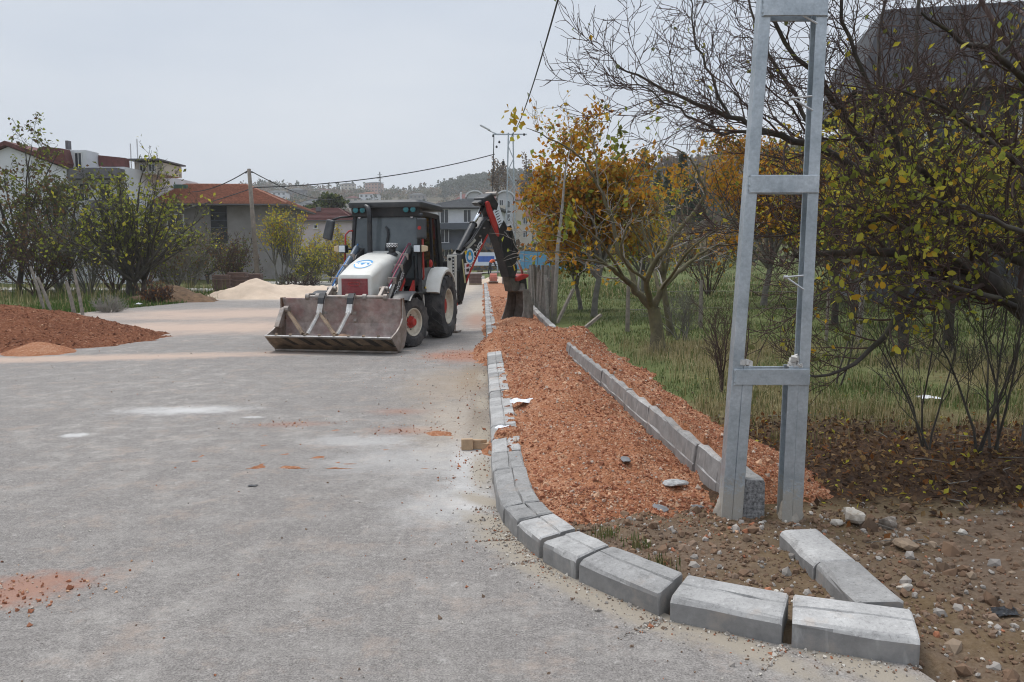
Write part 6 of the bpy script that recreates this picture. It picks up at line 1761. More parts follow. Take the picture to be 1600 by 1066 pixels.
# ---- stacks of slabs on pallets
M_SLAB = mat('slab_brown', (.15, .10, .085), .9, var=.25, scale=4, bmp=.3, randv=.2); M_PAL = mat('pallet_wood', (.27, .2, .13), .9, var=.3)
def slab_stack(px, Y, w, d, rows, label, rot=.1, group='stacks of slabs on pallets', z=None):
    x = (px - 800) / 1230 * Y; z0 = float(ground_h(np.array([x]), np.array([Y]))[0]) if z is None else z
    t = thing('slab_stack', (x, Y, z0), label, 'slab stack', group, rot)
    mb = MB()
    for yy in (-d / 2 + .05, 0, d / 2 - .05): mb.box((0, yy, .05), (w, .09, .1))
    for i in range(5): mb.box((-w / 2 + .08 + i * (w - .16) / 4, 0, .112), (.11, d, .02))
    mb.build('pallet', M_PAL, t)
    rg_ = np.random.default_rng(int(px)); me = None
    for r_ in range(rows):
        mb = MB(); mb.box((0, 0, 0), (w, d, .082)); 
        if me is None: me = mb.me('slab', [M_SLAB])
        o = link('slab', me, t); o.location = (rg_.normal(0, .02), rg_.normal(0, .02), .165 + r_ * .092); o.rotation_euler = (0, 0, rg_.normal(0, .02))
slab_stack(350, 40.5, .85, .9, 9, 'leftmost stack of brown slabs beside the pale sand heap')
slab_stack(372, 41.0, .9, .9, 10, 'middle stack of brown slabs partly behind the pale sand heap', .15)
slab_stack(395, 42.0, 1.0, .9, 10, 'stack of brown slabs at the foot of the wooden pole', .12)
slab_stack(743, 60, .95, .9, 8, 'far stack of brown slabs on the road behind the rear arm', .05, z=.0)
# ---- wooden stakes, litter on the left verge
M_GREYW = mat('weathered_wood', (.22, .19, .16), .95, var=.35, scale=8, bmp=.4)
def stake(px, py, h, lean, label, r=.05, Y=None, group='wooden stakes', hf=True, name='wooden_stake', material=None):
    p = G(px, py) if Y is None else A(px, py, Y)
    z0 = float(ground_h(np.array([p[0]]), np.array([p[1]]))[0])
    mb = MB(); d = Vector((lean[0], lean[1], 1)); 
    mb.tube([(0, 0, -.2), tuple(d * h * .5), tuple(d * h)], [r * 1.1, r, r * .85], 7)
    o = mb.build(name, material or M_GREYW, None, label=label, cat='stake' if name == 'wooden_stake' else 'post', group=group); o.location = (p[0], p[1], z0)
stake(72, 488, 1.5, (-.35, .1), 'leaning split stake left of the pair of stakes behind the red heap', .05)
stake(84, 490, 1.2, (-.5, .2), 'shorter crossed stake just right of the leaning split stake', .05)
stake(118, 490, 1.1, (-.22, 0), 'left stake of the pair leaning behind the red heap', .06)
stake(131, 492, 1.5, (-.22, .1), 'right taller stake of the pair leaning behind the red heap', .05)
p = G(257, 468); crumple('plastic_sheet', (p[0], p[1], float(ground_h(np.array([p[0]]), np.array([p[1]]))[0])), (.42, .25, .35), mat('sheet_white', (.6, .66, .7), .4), 'pale plastic sheet dumped on the left verge', 'plastic sheet', 21)
p = G(318, 460); crumple('plastic_bag', (p[0], p[1], float(ground_h(np.array([p[0]]), np.array([p[1]]))[0])), (.3, .2, .25), M_BAG, 'white bag on the grass verge before the pale sand heap', 'plastic bag', 22)
p = G(217, 478); crumple('paper_scrap', (p[0], p[1], float(ground_h(np.array([p[0]]), np.array([p[1]]))[0]) + .1), (.12, .1, .2), M_BAG, 'white scrap in the green verge below the lime green tree', 'paper scrap', 23)
# soil mound by the verge
def soil_h(x, y): return cone(x, y, (268 - 800) / 1230 * 33.5, 33.5, .75, 1.5, 1.3) + .16 * fbm(x * 2, y * 2, 58)
heap('soil_heap', 'low brown heap of soil and roots on the left verge', (268 - 800) / 1230 * 33.5, 33.5, 2.4, 2, soil_h, [mat('brown_soil', (.15, .09, .05), 1, var=.5, scale=4, bmp=.9, bscale=9)], .12)

# ================================================================== POSTS AND FENCES on the right
stake(980, 522, 1.05, (.01, 0), 'upright grey fence post left of the fruit tree trunk', .05, name='fence_post', group='fence posts in the field')
stake(1094, 517, 1.15, (0, 0), 'upright grey fence post between the fruit tree and the steel mast', .05, name='fence_post', group='fence posts in the field')
stake(1290, 545, 1.2, (.02, 0), 'thin dark fence post right of the steel mast', .03, name='fence_post', group='fence posts in the field')
stake(1340, 545, 1.25, (.05, 0), 'pale fence post behind the drooping mossy branch', .05, name='fence_post', group='fence posts in the field', material=BARK['pale'])
p = G(869, 508); q = A(896, 452, p[1] + .3)
mb = MB(); mb.bar(tuple(p), tuple(q), .07, .07); mb.build('leaning_plank', M_GREYW, None, label='grey plank leaning in the grass beside the thin pale trunk', cat='plank')
p = G(897, 526); q = A(939, 492, p[1] + .3)
mb = MB(); mb.bar(tuple(p), tuple(q), .075, .06); mb.build('leaning_plank', M_GREYW, None, label='grey plank lying low and slanted right of the leaning plank', cat='plank')
p = G(867, 512, 0); mb = MB(); mb.tube([(0, 0, -.1), (.06, .05, 1.1), (.10, .1, 2.0), (.22, .12, 3.1), (.28, .2, 3.9), (.45, .3, 4.7)], [.07, .055, .048, .034, .022, .008], 9); o = mb.build('thin_tree_trunk', BARK['pale'], None, smooth=True, label='thin pale trunk rising among the orange leaves by the picket fence', cat='tree trunk'); o.location = (p[0], p[1] + .6, 0)
# picket fence
fence = thing('picket_fence', (1.0, 22, 0), 'old grey wooden picket fence along the gravel bed behind the digging bucket', 'fence')
rg = np.random.default_rng(8)
pa, pb = np.array((1.0, 21.2)), np.array((.75, 33.0)); n = 46
pk = [MB().box((0, 0, .75), (.10, .022, 1.5)).me('picket', [mat('picket_grey', (.23, .21, .19), .95, var=.35, scale=6, randv=.3, bmp=.3)]) for _ in range(1)]
for i in range(n):
    t = i / (n - 1); q = pa * (1 - t) + pb * t
    o = link('picket', pk[0], fence); z0 = .08
    o.location = (q[0] - 1.0 + rg.normal(0, .015), q[1] - 22, z0 - .05); o.scale = (rg.uniform(.7, 1.2), 1, rg.uniform(.75, 1.05)); o.rotation_euler = (rg.normal(0, .05), rg.normal(0, .03), pi / 2 - .9 + rg.normal(0, .15))
for z in (.4, 1.15):
    mb = MB(); mb.bar((pa[0] - 1 + .05, pa[1] - 22, z), (pb[0] - 1 + .05, pb[1] - 22, z), .05, .08); mb.build('rail', M_GREYW, fence)
for i in range(6):
    q = pa * (1 - i / 5) + pb * i / 5; mb = MB(); mb.tube([(q[0] - .92, q[1] - 22, -.2), (q[0] - .90, q[1] - 22, 1.55)], .05, 7); mb.build('post', M_GREYW, fence)
# wire between the field posts
mb = MB()
for z in (.45, .85): 
    a_, b_ = G(980, 522), G(1094, 517); mb.tube([(a_[0], a_[1], z + .1), (b_[0], b_[1], z + .1), (b_[0] + 3, b_[1] - .5, z + .1)], .006, 4)
mb.build('fence_wire', BARK['grey'], None, label='thin wire strung between the grey fence posts in the field', cat='wire')

# ================================================================== POLES AND CABLES
PB = A(800, 445, 60.0); PB[2] = .0; PX = -.1
pyl = thing('lattice_pole', (PX, 60, 0), 'galvanised lattice power pole with a street lamp beyond the orange tree', 'power pole')
mb = MB(); top = 11.3
def lx(s, z): return s * (.42 - .022 * z)
for s_ in (-1, 1):
    for d in (-1, 1):
        mb.bar((lx(s_, 0), d * (.3 - .015 * 0), 0), (lx(s_, top), d * .1, top), .07, .07)
mb.build('legs', M_GALV, pyl)
mb = MB(); nb = 12
for i in range(nb):
    z0, z1 = i * top / nb, (i + 1) * top / nb; s_ = 1 if i % 2 else -1
    for d in (-1, 1):
        mb.bar((lx(-s_, z0), d * (.3 - .018 * z0), z0), (lx(s_, z1), d * (.3 - .018 * z1), z1), .05, .05)
mb.build('bracing', M_GALV, pyl)
mb = MB(); mb.bar((-1.35, 0, top - .1), (1.2, 0, top - .1), .09, .09); mb.build('cross_arm', M_GALV, pyl)
mb = MB(); mb.tube([(-.95, 0, top - .1), (-1.5, 0, top + .12), (-1.7, 0, top + .22)], .04, 6); la = mb.build('lamp_arm', M_GALV, pyl)
mb = MB(); mb.prism([(-1.45, -.12, top + .10), (-2.25, -.12, top + .50), (-2.32, -.12, top + .58), (-2.2, -.12, top + .60), (-1.55, -.12, top + .26)], (0, .24, 0)); mb.build('lamp_head', mat('lamp_grey', (.5, .52, .54), .4), la, bevel=.02)
for (x, z) in ((-1.3, top - .3), (-1.05, top - 1.1), (-.85, top - .75), (1.0, top - .2)): MB().lathe([(0, .001), (0, .06), (.08, .09), (.16, .06), (.2, .001)], (x, -.02, z), 'Z', 8).build('insulator', M_BLACK, pyl)
mb = MB(); mb.box((-.55, .1, top - 2.2), (.18, .18, .3)); mb.tube([(-1.25, 0, top - .3), (-1.32, 0, top - 3), (-1.42, 0, top - 6), (-1.55, 0, 3)], .035, 5); mb.build('down_cable', M_BLACK, pyl)
M_CABLE = mat('cable_black', (.025, .025, .027), .7)
def cable(name, a_, b_, sag, r, label, group=None, n=24, twist=False):
    a_, b_ = np.array(a_, float), np.array(b_, float); P = []
    for i in range(n + 1):
        t = i / n; q = a_ * (1 - t) + b_ * t; q[2] -= sag * 4 * t * (1 - t); P.append(tuple(q))
    mb = MB(); mb.tube(P, r, 5)
    mb.build(name, M_CABLE, None, label=label, cat='cable', group=group)
# service cable: pole -> mast; passes (862,0) in the picture
top_mast = (1.55 + mx(0, 8.9), 4.75, MH - .2)
cable('overhead_cable', (PX + .1, 60, top - .15), top_mast, 1.15, .026, 'thick dark cable running from the lattice pole to the top of the steel mast', n=60)
lp = A(398, 293, 52.0); lp2 = A(-40, 379, 44)
cable('overhead_cable', (PX - 1.2, 60, top - 1.55), tuple(lp), .5, .035, 'dark cable from the lattice pole passing the wooden pole', n=30)
cable('overhead_cable', tuple(lp), tuple(lp2), .6, .03, 'thin cable from the wooden pole crossing in front of the white house')
wp = A(404, 452, 45.0)
pole = thing('wooden_pole', (wp[0], 45, 0), 'leaning weathered wooden pole behind the slab stacks', 'pole')
tpz = A(389, 264, 45.0)
mb = MB(); mb.tube([(0, 0, -.3), (.02, 0, .9)], [.22, .2], 10); mb.build('base_sleeve', mat('pole_base', (.10, .07, .055), .95, var=.3), pole)
mb = MB(); mb.tube([(0, 0, 0), ((tpz[0] - wp[0]) * .5, 0, tpz[2] * .5), (tpz[0] - wp[0], 0, tpz[2])], [.15, .125, .10], 10); mb.build('shaft', mat('pole_wood', (.20, .17, .14), .95, var=.3, scale=4, bmp=.3), pole, smooth=True)
mb = MB(); mb.tube([(tpz[0] - wp[0] - .2, 0, tpz[2] - .25), (tpz[0] - wp[0] - .1, 0, tpz[2] - .12), (tpz[0] - wp[0] + .2, 0, tpz[2] - .2)], .04, 6); mb.build('hook', M_BLACK, pole)
cable('overhead_cable', (tpz[0] - .15, 45, tpz[2] - .15), tuple(A(300, 300, 62)), .25, .03, 'thin cable from the wooden pole down to the red tiled house')
cable('overhead_cable', (tpz[0] + .15, 45, tpz[2] - .15), tuple(A(520, 312, 95)), .5, .03, 'thin cable from the wooden pole running off behind the loader cab')

# ================================================================== BUILDINGS
M_WALLW = mat('render_white', (.62, .63, .65), .9, var=.08, scale=.4, dirt=(.42, .42, .43), dirt_amt=.35, dscale=.5)
M_WALLG = mat('render_grey', (.25, .235, .225), .9, var=.2, scale=.5, dirt=(.16, .14, .125), dirt_amt=.5, dscale=.7)
M_WALLP = mat('render_pink', (.50, .44, .44), .9, var=.1, scale=.4)
M_WALLB = mat('render_darkblue', (.075, .085, .105), .8, var=.15, scale=.4)
M_WALLC = mat('render_cream', (.50, .45, .38), .9, var=.1, scale=.3)
M_BAND = mat('balcony_grey', (.13, .125, .135), .85, var=.15, scale=.6)
M_WIN = mat('window_dark', (.035, .042, .05), .15, var=.4, scale=.7)
M_FRAME = mat('frame_white', (.6, .6, .6), .6, var=.05)
M_TILE = mat('roof_tile_orange', (.31, .135, .085), .85, var=.35, scale=5, dirt=(.17, .085, .06), dirt_amt=.6, dscale=1.6)
M_TILED = mat('roof_tile_maroon', (.12, .042, .038), .85, var=.25, scale=2)
M_ROOFG = mat('roof_grey', (.11, .115, .12), .85, var=.2, scale=1)
M_WINW = mat('window_far', (.07, .08, .095), .3, var=.3)
def bldg(px, Y, label, cat='building', group=None, rot=0.0, z=None, name='house'):
    x = (px - 800) / 1230 * Y
    z0 = float(ground_h(np.array([x]), np.array([Y]))[0]) if z is None else z
    return thing(name, (x, Y, z0 - .3), label, cat, group, rot)
def win(parent, x, y, z, w, h, nrm='-y', framed=True, mullion=True, material=None):
    """window in a facade: frame proud, pane recessed"""
    mb = MB()
    if nrm == '-y':
        mb.box((x, y - .03, z + h / 2 + .05), (w + .2, .10, .1)); mb.box((x, y - .05, z - h / 2 - .05), (w + .3, .16, .1)); mb.box((x - w / 2 - .05, y - .03, z), (.1, .10, h)); mb.box((x + w / 2 + .05, y - .03, z), (.1, .10, h))
        if mullion: mb.box((x, y - .035, z), (.07, .06, h))
        f = mb.build('window', M_FRAME, parent); mb = MB(); mb.box((x, y - .008, z), (w, .02, h)); mb.build('pane', material or M_WIN, f)
    else:
        s_ = 1 if nrm == '+x' else -1
        mb.box((x + s_ * .03, y, z + h / 2 + .05), (.10, w + .2, .1)); mb.box((x + s_ * .05, y, z - h / 2 - .05), (.16, w + .3, .1)); mb.box((x + s_ * .03, y - w / 2 - .05, z), (.10, .1, h)); mb.box((x + s_ * .03, y + w / 2 + .05, z), (.10, .1, h))
        if mullion: mb.box((x + s_ * .035, y, z), (.06, .07, h))
        f = mb.build('window', M_FRAME, parent); mb = MB(); mb.box((x + s_ * .008, y, z), (.02, w, h)); mb.build('pane', material or M_WIN, f)
def hip_roof(t, w, d, z, rise, over, material, rows=14, inset=None, name='roof', ridge_len=None):
    """tiled hip roof laid in courses"""
    mb = MB(); W_, D_ = w / 2 + over, d / 2 + over
    rl = (ridge_len / 2) if ridge_len is not None else max(W_ - D_, .05)
    rd = 0.0 if W_ >= D_ else 0.0
    for i in range(rows):
        a0, a1 = i / rows, (i + 1) / rows
        for (za, zb) in ((a0, a1),):
            x0, x1 = W_ + (rl - W_) * a0, W_ + (rl - W_) * (a1 + .02 if i < rows - 1 else a1); y0, y1 = D_ * (1 - a0), D_ * (1 - min(1, a1 + .02))
            h0, h1 = z + rise * a0 + .10, z + rise * a1 + .005
            for P in ([(-x0, -y0, h0), (x0, -y0, h0), (x1, -y1, h1), (-x1, -y1, h1)], [(x0, y0, h0), (-x0, y0, h0), (-x1, y1, h1), (x1, y1, h1)],
                      [(x0, -y0, h0), (x0, y0, h0), (x1, y1, h1), (x1, -y1, h1)], [(-x0, y0, h0), (-x0, -y0, h0), (-x1, -y1, h1), (-x1, y1, h1)]):
                mb.prism(P, (0, 0, -.09))
    r = mb.build(name, material, t)
    mb = MB(); mb.box((0, 0, z - .04), (2 * W_ - .05, 2 * D_ - .05, .12)); mb.build('eaves', M_BAND, r)
    mb = MB(); mb.tube([(-rl, 0, z + rise + .04), (rl, 0, z + rise + .04)], .09, 6)
    for sx_ in (-1, 1):
        for sy_ in (-1, 1): mb.tube([(sx_ * W_, sy_ * D_, z + .08), (sx_ * rl, 0, z + rise + .04)], .08, 6)
    mb.build('ridge_tiles', material, r)
    return r
# white four storey house at the left
wh = bldg(81, 60, 'white rendered four storey house with a gable and grey balconies at the left edge', 'house', rot=radians(-4))
wh.scale = (.62, .8, .9)
# front gable block, the balcony wing recedes on the right
gw0, gw1 = -10.0, 2.8
mb = MB(); mb.prism([(gw0, 0, 0), (gw1, 0, 0), (gw1, 0, 9.9), (-4.4, 0, 11.75), (gw0, 0, 10.3)], (0, 14, 0)); mb.build('gable_block', M_WALLW, wh)
mb = MB()
mb.prism([(-4.4, -.45, 11.85), (3.2, -.45, 9.95), (3.2, -.45, 10.3), (-4.4, -.45, 12.2)], (0, 14.5, 0)); mb.prism([(-4.4, -.452, 11.85), (-11, -.452, 10.1), (-11, -.452, 10.45), (-4.4, -.452, 12.2)], (0, 14.5, 0)); mb.build('roof', M_TILED, wh)
mb = MB(); mb.prism([(-.6, -.5, 11.2), (.4, -.5, 11.7), (2.9, -.5, 11.5), (3.3, -.5, 10.3)], (0, 3, 0)); mb.build('dormer_roof', M_TILED, wh)
mb = MB(); mb.box((2.2, 1.2, 12.0), (.35, .5, .7)); mb.build('chimney', M_BAND, wh)
mb = MB(); mb.box((5.9, 9.0, 5.1), (6.2, 15, 10.2)); mb.build('wing', M_WALLW, wh)
mb = MB(); mb.box((3.9, 1.6, 10.5), (2.0, 2, 2.0)); mb.build('stair_tower', M_WALLW, wh)
for z, x0, x1 in ((9.55, 3.0, 9.0), (6.9, 5.4, 9.4), (4.1, 5.4, 9.4)):
    mb = MB(); mb.box(((x0 + x1) / 2, .75, z), (x1 - x0, 1.6, .85)); mb.build('balcony', M_BAND, wh)
mb = MB(); mb.prism([(5.0, 2.4, 11.3), (8.4, 2.4, 11.05), (8.4, 2.4, 10.3), (5.0, 2.4, 10.4)], (0, .8, 0)); mb.build('upper_roof', M_TILED, wh)
mb = MB(); mb.box((9.9, 6.5, 10.4), (3.6, 4.0, 1.0))
for x in (8.4, 9.9, 11.2): mb.box((x, 4.2, 10.4), (.12, .12, 1.2))
mb.build('roof_terrace', M_WALLC, wh)
mb = MB(); mb.box((9.9, 6.2, 11.05), (4.2, 5.6, .12)); mb.build('terrace_cover', M_BAND, wh)
for x, z in ((7.3, 12.6), (8.2, 13.0)): mb = MB(); mb.tube([(x, 5, 10.4), (x, 5, z)], .07, 5); mb.build('flue', M_FRAME, wh)
win(wh, 3.9, .6, 10.5, .8, 1.5)
for z in (8.1, 5.4, 2.7):
    win(wh, 3.7, 1.5, z, 1.1, 1.4)
    win(wh, 6.4, 1.5, z, 1.0, 1.5); win(wh, 8.4, 1.5, z, .8, 1.5)
win(wh, 1.2, 0, 7.3, 1.1, 1.4); win(wh, 1.2, 0, 4.3, 1.1, 1.4)
for x in (9.2, 10.4): win(wh, x, 4.5, 10.4, .7, .6)
# red tiled house
rh = bldg(345, 70, 'grey house under a broad orange tiled hip roof behind the wooden pole', 'house', rot=radians(3))
ew = 6.15
mb = MB(); mb.box((0, 0, ew / 2), (11.8, 9, ew)); mb.build('wall', M_WALLG, rh)
hip_roof(rh, 11.8, 9, ew, 2.05, 1.5, M_TILE, 18, ridge_len=5.2)
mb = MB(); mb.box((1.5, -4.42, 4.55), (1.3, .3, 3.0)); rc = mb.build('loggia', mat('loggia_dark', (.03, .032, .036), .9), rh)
mb = MB(); mb.build('rails', M_WALLB, rh) if False else [MB().box((1.5, -4.60, z_), (1.3, .06, .06)).build('rail', M_WALLB, rh) for z_ in (4.3, 4.9, 5.5)]
for x in (-4.4, -2.0): win(rh, x, -4.5, 4.6, 1.2, 1.4)
mb = MB(); mb.box((-2.6, -1.4, ew + 1.75), (1.1, .5, .35)); mb.build('water_heater', mat('heater_green', (.06, .13, .10), .5), rh)
# pink house
ph = bldg(513, 92, 'pinkish rendered house with a dark red roof left of the loader cab', 'house', rot=radians(-3))
mb = MB(); mb.box((0, 0, 3.0), (7.6, 7, 6.0)); mb.build('wall', M_WALLP, ph)
hip_roof(ph, 7.6, 7, 6.0, 1.5, .5, M_TILED, 9, ridge_len=3)
mb = MB(); mb.box((-.6, -1, 7.4), (.5, .5, .5)); mb.build('chimney', M_BAND, ph)
win(ph, 0.4, -3.5, 2.6, .9, 1.2); win(ph, -2.4, -3.5, 2.6, .9, 1.2)
for x in (-2.2, -.2, 1.8): win(ph, x, -3.5, 5.3, .3, .3, mullion=False)
# dark apartment building with white piers
da = bldg(731, 120, 'dark blue and white three storey apartment building behind the rear arm', 'apartment building', rot=radians(-10))
mb = MB(); mb.box((0, 0, 4.6), (9.6, 10, 9.2)); mb.build('wall', M_WALLB, da)
mb = MB(); mb.box((0, 0, 8.0), (9.8, 10.2, 2.2)); mb.build('top_storey', M_WALLW, da)
hip_roof(da, 9.8, 10.2, 9.3, 1.6, .7, M_ROOFG, 8, ridge_len=2)
for x in (-4.75, -3.3): mb = MB(); mb.box((x, -5.2, 4.4), (.45, .4, 8.8)); mb.build('pier', M_FRAME, da)
for z in (6.6, 3.7): mb = MB(); mb.box((1.0, -5.7, z), (7.6, 1.4, .9)); mb.build('balcony', M_WALLB, da)
for z in (8.1, 5.3, 2.4):
    win(da, -4.0, -5.0, z, .8, 1.5); win(da, -2.2, -5.1, z, 1.1, 1.9)
    if z > 8: win(da, 1.2, -5.1, z, 1.0, 1.7); win(da, 3.4, -5.1, z, 1.0, 1.7)
mb = MB(); mb.tube([(-1, 0, 10.7), (-1, 0, 12.0)], .15, 6); mb.build('flue', M_FRAME, da)
# grey white apartment house with round gables
ga = bldg(767, 185, 'pale apartment house with two arched gables behind the elbow of the rear arm', 'apartment building')
mb = MB(); mb.box((1.0, 1.5, 7.8), (17, 11, 15.6)); mb.build('wall', M_WALLC, ga)
for i, gx in enumerate((-3.45, 3.45)):
    P = [(gx - 1.75, -5.2, 0), (gx + 1.75, -5.2, 0), (gx + 1.75, -5.2, 16.1)] + [(gx + 1.75 * cos(a), -5.2, 16.1 + 1.3 * sin(a)) for a in np.linspace(.3, pi - .3, 7)] + [(gx - 1.75, -5.2, 16.1)]
    mb = MB(); mb.prism(P, (0, 2, 0)); gb = mb.build('gable_bay', mat('bay_grey', (.47, .47, .48), .9, var=.08), ga)
    mb = MB()
    for k in range(9):
        a0, a1 = .05 + k * (pi - .1) / 9, .05 + (k + 1) * (pi - .1) / 9
        mb.prism([(gx + 2.2 * cos(a0), -5.6, 16.0 + 1.75 * sin(a0)), (gx + 2.2 * cos(a1), -5.6, 16.0 + 1.75 * sin(a1)), (gx + 1.9 * cos(a1), -5.6, 16.0 + 1.42 * sin(a1)), (gx + 1.9 * cos(a0), -5.6, 16.0 + 1.42 * sin(a0))], (0, 7, 0))
    mb.build('arched_roof', M_FRAME, gb)
    for z in (14.6, 11.6, 8.6, 5.6):
        win(ga, gx + .6, -5.2, z, .8, 1.5); mb = MB(); mb.box((gx - .8, -5.5, z - .7), (1.5, .8, .8)); mb.build('balcony', M_WALLC, ga)
        win(ga, gx - .9, -5.2, z + .25, .8, 1.3)
for x in (-6.4, -.7, .7, 8.0):
    for z in (14.0, 11.0, 8.0): win(ga, x, -4.0, z, .9, 1.4)
mb = MB(); mb.prism([(-8.0, -4.3, 15.55), (10.0, -4.3, 15.55), (8.6, 1, 17.2), (-6.6, 1, 17.2)], (0, 0, .15)); mb.build('roof', M_TILED, ga)
mb = MB(); mb.box((9.0, -4.2, 12.6), (2.0, .6, 1.4)); mb.build('orange_band', mat('band_orange', (.42, .17, .12), .9), ga)
# low grey wall and concrete apron left of the loader
lw = bldg(545, 66, 'low concrete block wall beside the bright yellow bush', 'wall', name='garden_wall')
mb = MB(); mb.box((0, 0, .75), (4.4, .3, 1.0)); mb.build('wall_body', M_CONC, lw); mb = MB(); mb.box((0, 0, 1.28), (4.5, .4, .08)); mb.build('coping', M_CONC, lw)
mb = MB(); mb.box((1.3, -.8, .8), (.12, .12, 1.3)); mb.box((1.3, -.9, 1.3), (.3, .2, .25)); mb.build('standpipe', M_BLACK, lw)
ps = [(-21, 55), (-13, 55), (-12.5, 63), (-20, 63)]
mb = MB(); mb.prism([(x, y, 0.06) for x, y in ps], (0, 0, .12)); mb.build('concrete_yard', M_CONC, kind='structure')
# dark house high on the right behind the trees
dh = bldg(1540, 30, 'dark roofed house high behind the trees at the upper right', 'house', rot=radians(-12))
mb = MB(); mb.box((0, 0, 3.9), (9.2, 8, 7.8)); mb.build('wall', mat('wall_slate', (.075, .08, .09), .8, var=.15), dh)
mb = MB(); mb.prism([(-5.8, -4.8, 7.3), (5.4, -4.8, 7.3), (4.6, -3.2, 10.1), (-4.8, -3.2, 10.1)], (0, 9, 0)); mb.build('roof', mat('roof_dark', (.035, .036, .042), .8, var=.3, scale=2), dh)
mb = MB(); mb.box((-.2, -4.9, 7.2), (11.3, .15, .3)); mb.build('fascia', M_BAND, dh)
for z in (5.6, 2.6):
    for x in (-2.8, 0, 2.9): win(dh, x, -4.0, z, 1.3, 1.5)
mb = MB(); mb.box((4.2, -4.1, 3.9), (.9, .25, 7.4)); mb.build('pale_panel', M_WALLW, dh)
# far buildings on the ridge
def far_block(px, pyb, Y, w, h, label, wall, roofm, floors, cols, rot=0, rise=1.5, cat='building', name='house', group='houses on the far hillside'):
    x = (px - 800) / 1230 * Y; z = A(px, pyb, Y)[2]
    t = thing(name, (x, Y, z), label, cat, group, rot)
    mb = MB(); mb.box((0, 0, h / 2 - 3), (w, w * .7, h + 6)); mb.build('wall', wall, t)
    hip_roof(t, w, w * .7, h, rise, .5, roofm, 3)
    me = None
    for f in range(floors):
        for c_ in range(cols):
            if me is None: me = MB().box((0, 0, 0), (w / cols * .42, .12, h / floors * .45)).me('window', [M_WINW])
            o = link('window', me, t); o.location = (-w / 2 + (c_ + .5) * w / cols, -w * .35 - .02, (f + .5) * h / floors)
    return t
far_block(548, 306, 800, 14, 11, 'left cream apartment block on the far ridge', M_WALLC, M_ROOFG, 4, 4, .1)
far_block(588, 306, 800, 16, 12, 'right pinkish apartment block on the far ridge beside the power mast', mat('wall_rose', (.42, .26, .22), .9, var=.15, scale=.2), M_ROOFG, 4, 5, -.1)
far_block(517, 308, 780, 20, 6, 'low red roofed house left of the cream apartment block', M_WALLC, M_TILED, 2, 4)
far_block(470, 313, 650, 13, 8, 'dark grey house on the ridge above the red tiled roof', M_BAND, M_ROOFG, 3, 3)
far_block(440, 318, 600, 14, 8, 'white house with grey roof at the left of the far hillside', M_WALLW, M_ROOFG, 3, 4)
far_block(581, 318, 620, 15, 7, 'white house with red roof below the apartment blocks', M_WALLW, M_TILE, 2, 4)
far_block(655, 312, 640, 13, 3.5, 'low grey shed among the trees below the ridge', M_WALLG, M_ROOFG, 1, 4)
far_block(555, 323, 500, 8, 5, 'small cream house right behind the dark round tree', M_WALLC, M_TILED, 2, 2)
far_block(496, 338, 240, 8, 3.5, 'long low grey building behind the dark round tree', M_WALLG, M_ROOFG, 1, 4)
far_block(470, 350, 200, 9, 3.6, 'grey low house between the red tiled roof and the round tree', M_WALLG, M_ROOFG, 1, 3)
far_block(1005, 285, 400, 22, 5.5, 'white long building left of the brown crowned trees on the right hill', M_WALLW, M_ROOFG, 2, 6, .2)
far_block(1065, 272, 380, 22, 6.0, 'white long building with many windows on the right hill', M_WALLW, M_ROOFG, 2, 8, -.1)
far_block(1112, 272, 330, 12, 6.5, 'dark flat building at the end of the white building on the right hill', M_WALLB, M_ROOFG, 2, 3, -.15, rise=.4)
far_block(1160, 262, 420, 20, 8, 'pale building on the right hill just left of the steel mast', M_WALLC, M_ROOFG, 3, 5)
# high voltage mast on the ridge
hv = thing('transmission_tower', A(594, 312, 760.0), 'thin high voltage lattice tower on the far ridge', 'transmission tower')
mb = MB(); Ht = 26
for sx_ in (-1, 1):
    for sy_ in (-1, 1): mb.bar((sx_ * 1.8, sy_ * 1.8, -4), (sx_ * .25, sy_ * .25, Ht), .3, .3)
for i in range(8):
    a0, a1 = i / 8, (i + 1) / 8; w0, w1 = 1.8 - 1.55 * a0, 1.8 - 1.55 * a1
    mb.bar((-w0, -w0, a0 * Ht), (w1, -w1, a1 * Ht), .2, .2); mb.bar((w0, -w0, a0 * Ht), (-w1, -w1, a1 * Ht), .2, .2)
mb.build('lattice', M_ROOFG, hv)
mb = MB()
for z, w_ in ((16, 3.6), (20, 3.0), (23.5, 2.2)): mb.bar((-w_, 0, z), (w_, 0, z), .3, .3)
mb.build('cross_arms', M_ROOFG, hv)

# ================================================================== FAR END OF THE WORKS: worker, board, plate compactor, hoarding
zr = lambda y: float(raise_far(np.array(y)))
bd = thing('site_board', ((752 - 800) / 1230 * 78, 78, zr(78.)), 'white board with a blue panel standing at the far end of the road', 'sign board')
mb = MB(); mb.box((0, 0, 1.35), (3.6, .05, 1.3)); mb.build('panel', mat('board_white', (.62, .66, .70), .5, var=.05), bd)
mb = MB(); mb.box((.5, -.035, 1.35), (1.6, .012, .55)); mb.build('blue_print', mat('board_blue', (.05, .13, .42), .5, var=.2), bd)
for x in (-1.6, 1.6): mb = MB(); mb.box((x, .05, .8), (.08, .08, 1.7)); mb.build('leg', M_GALV, bd)
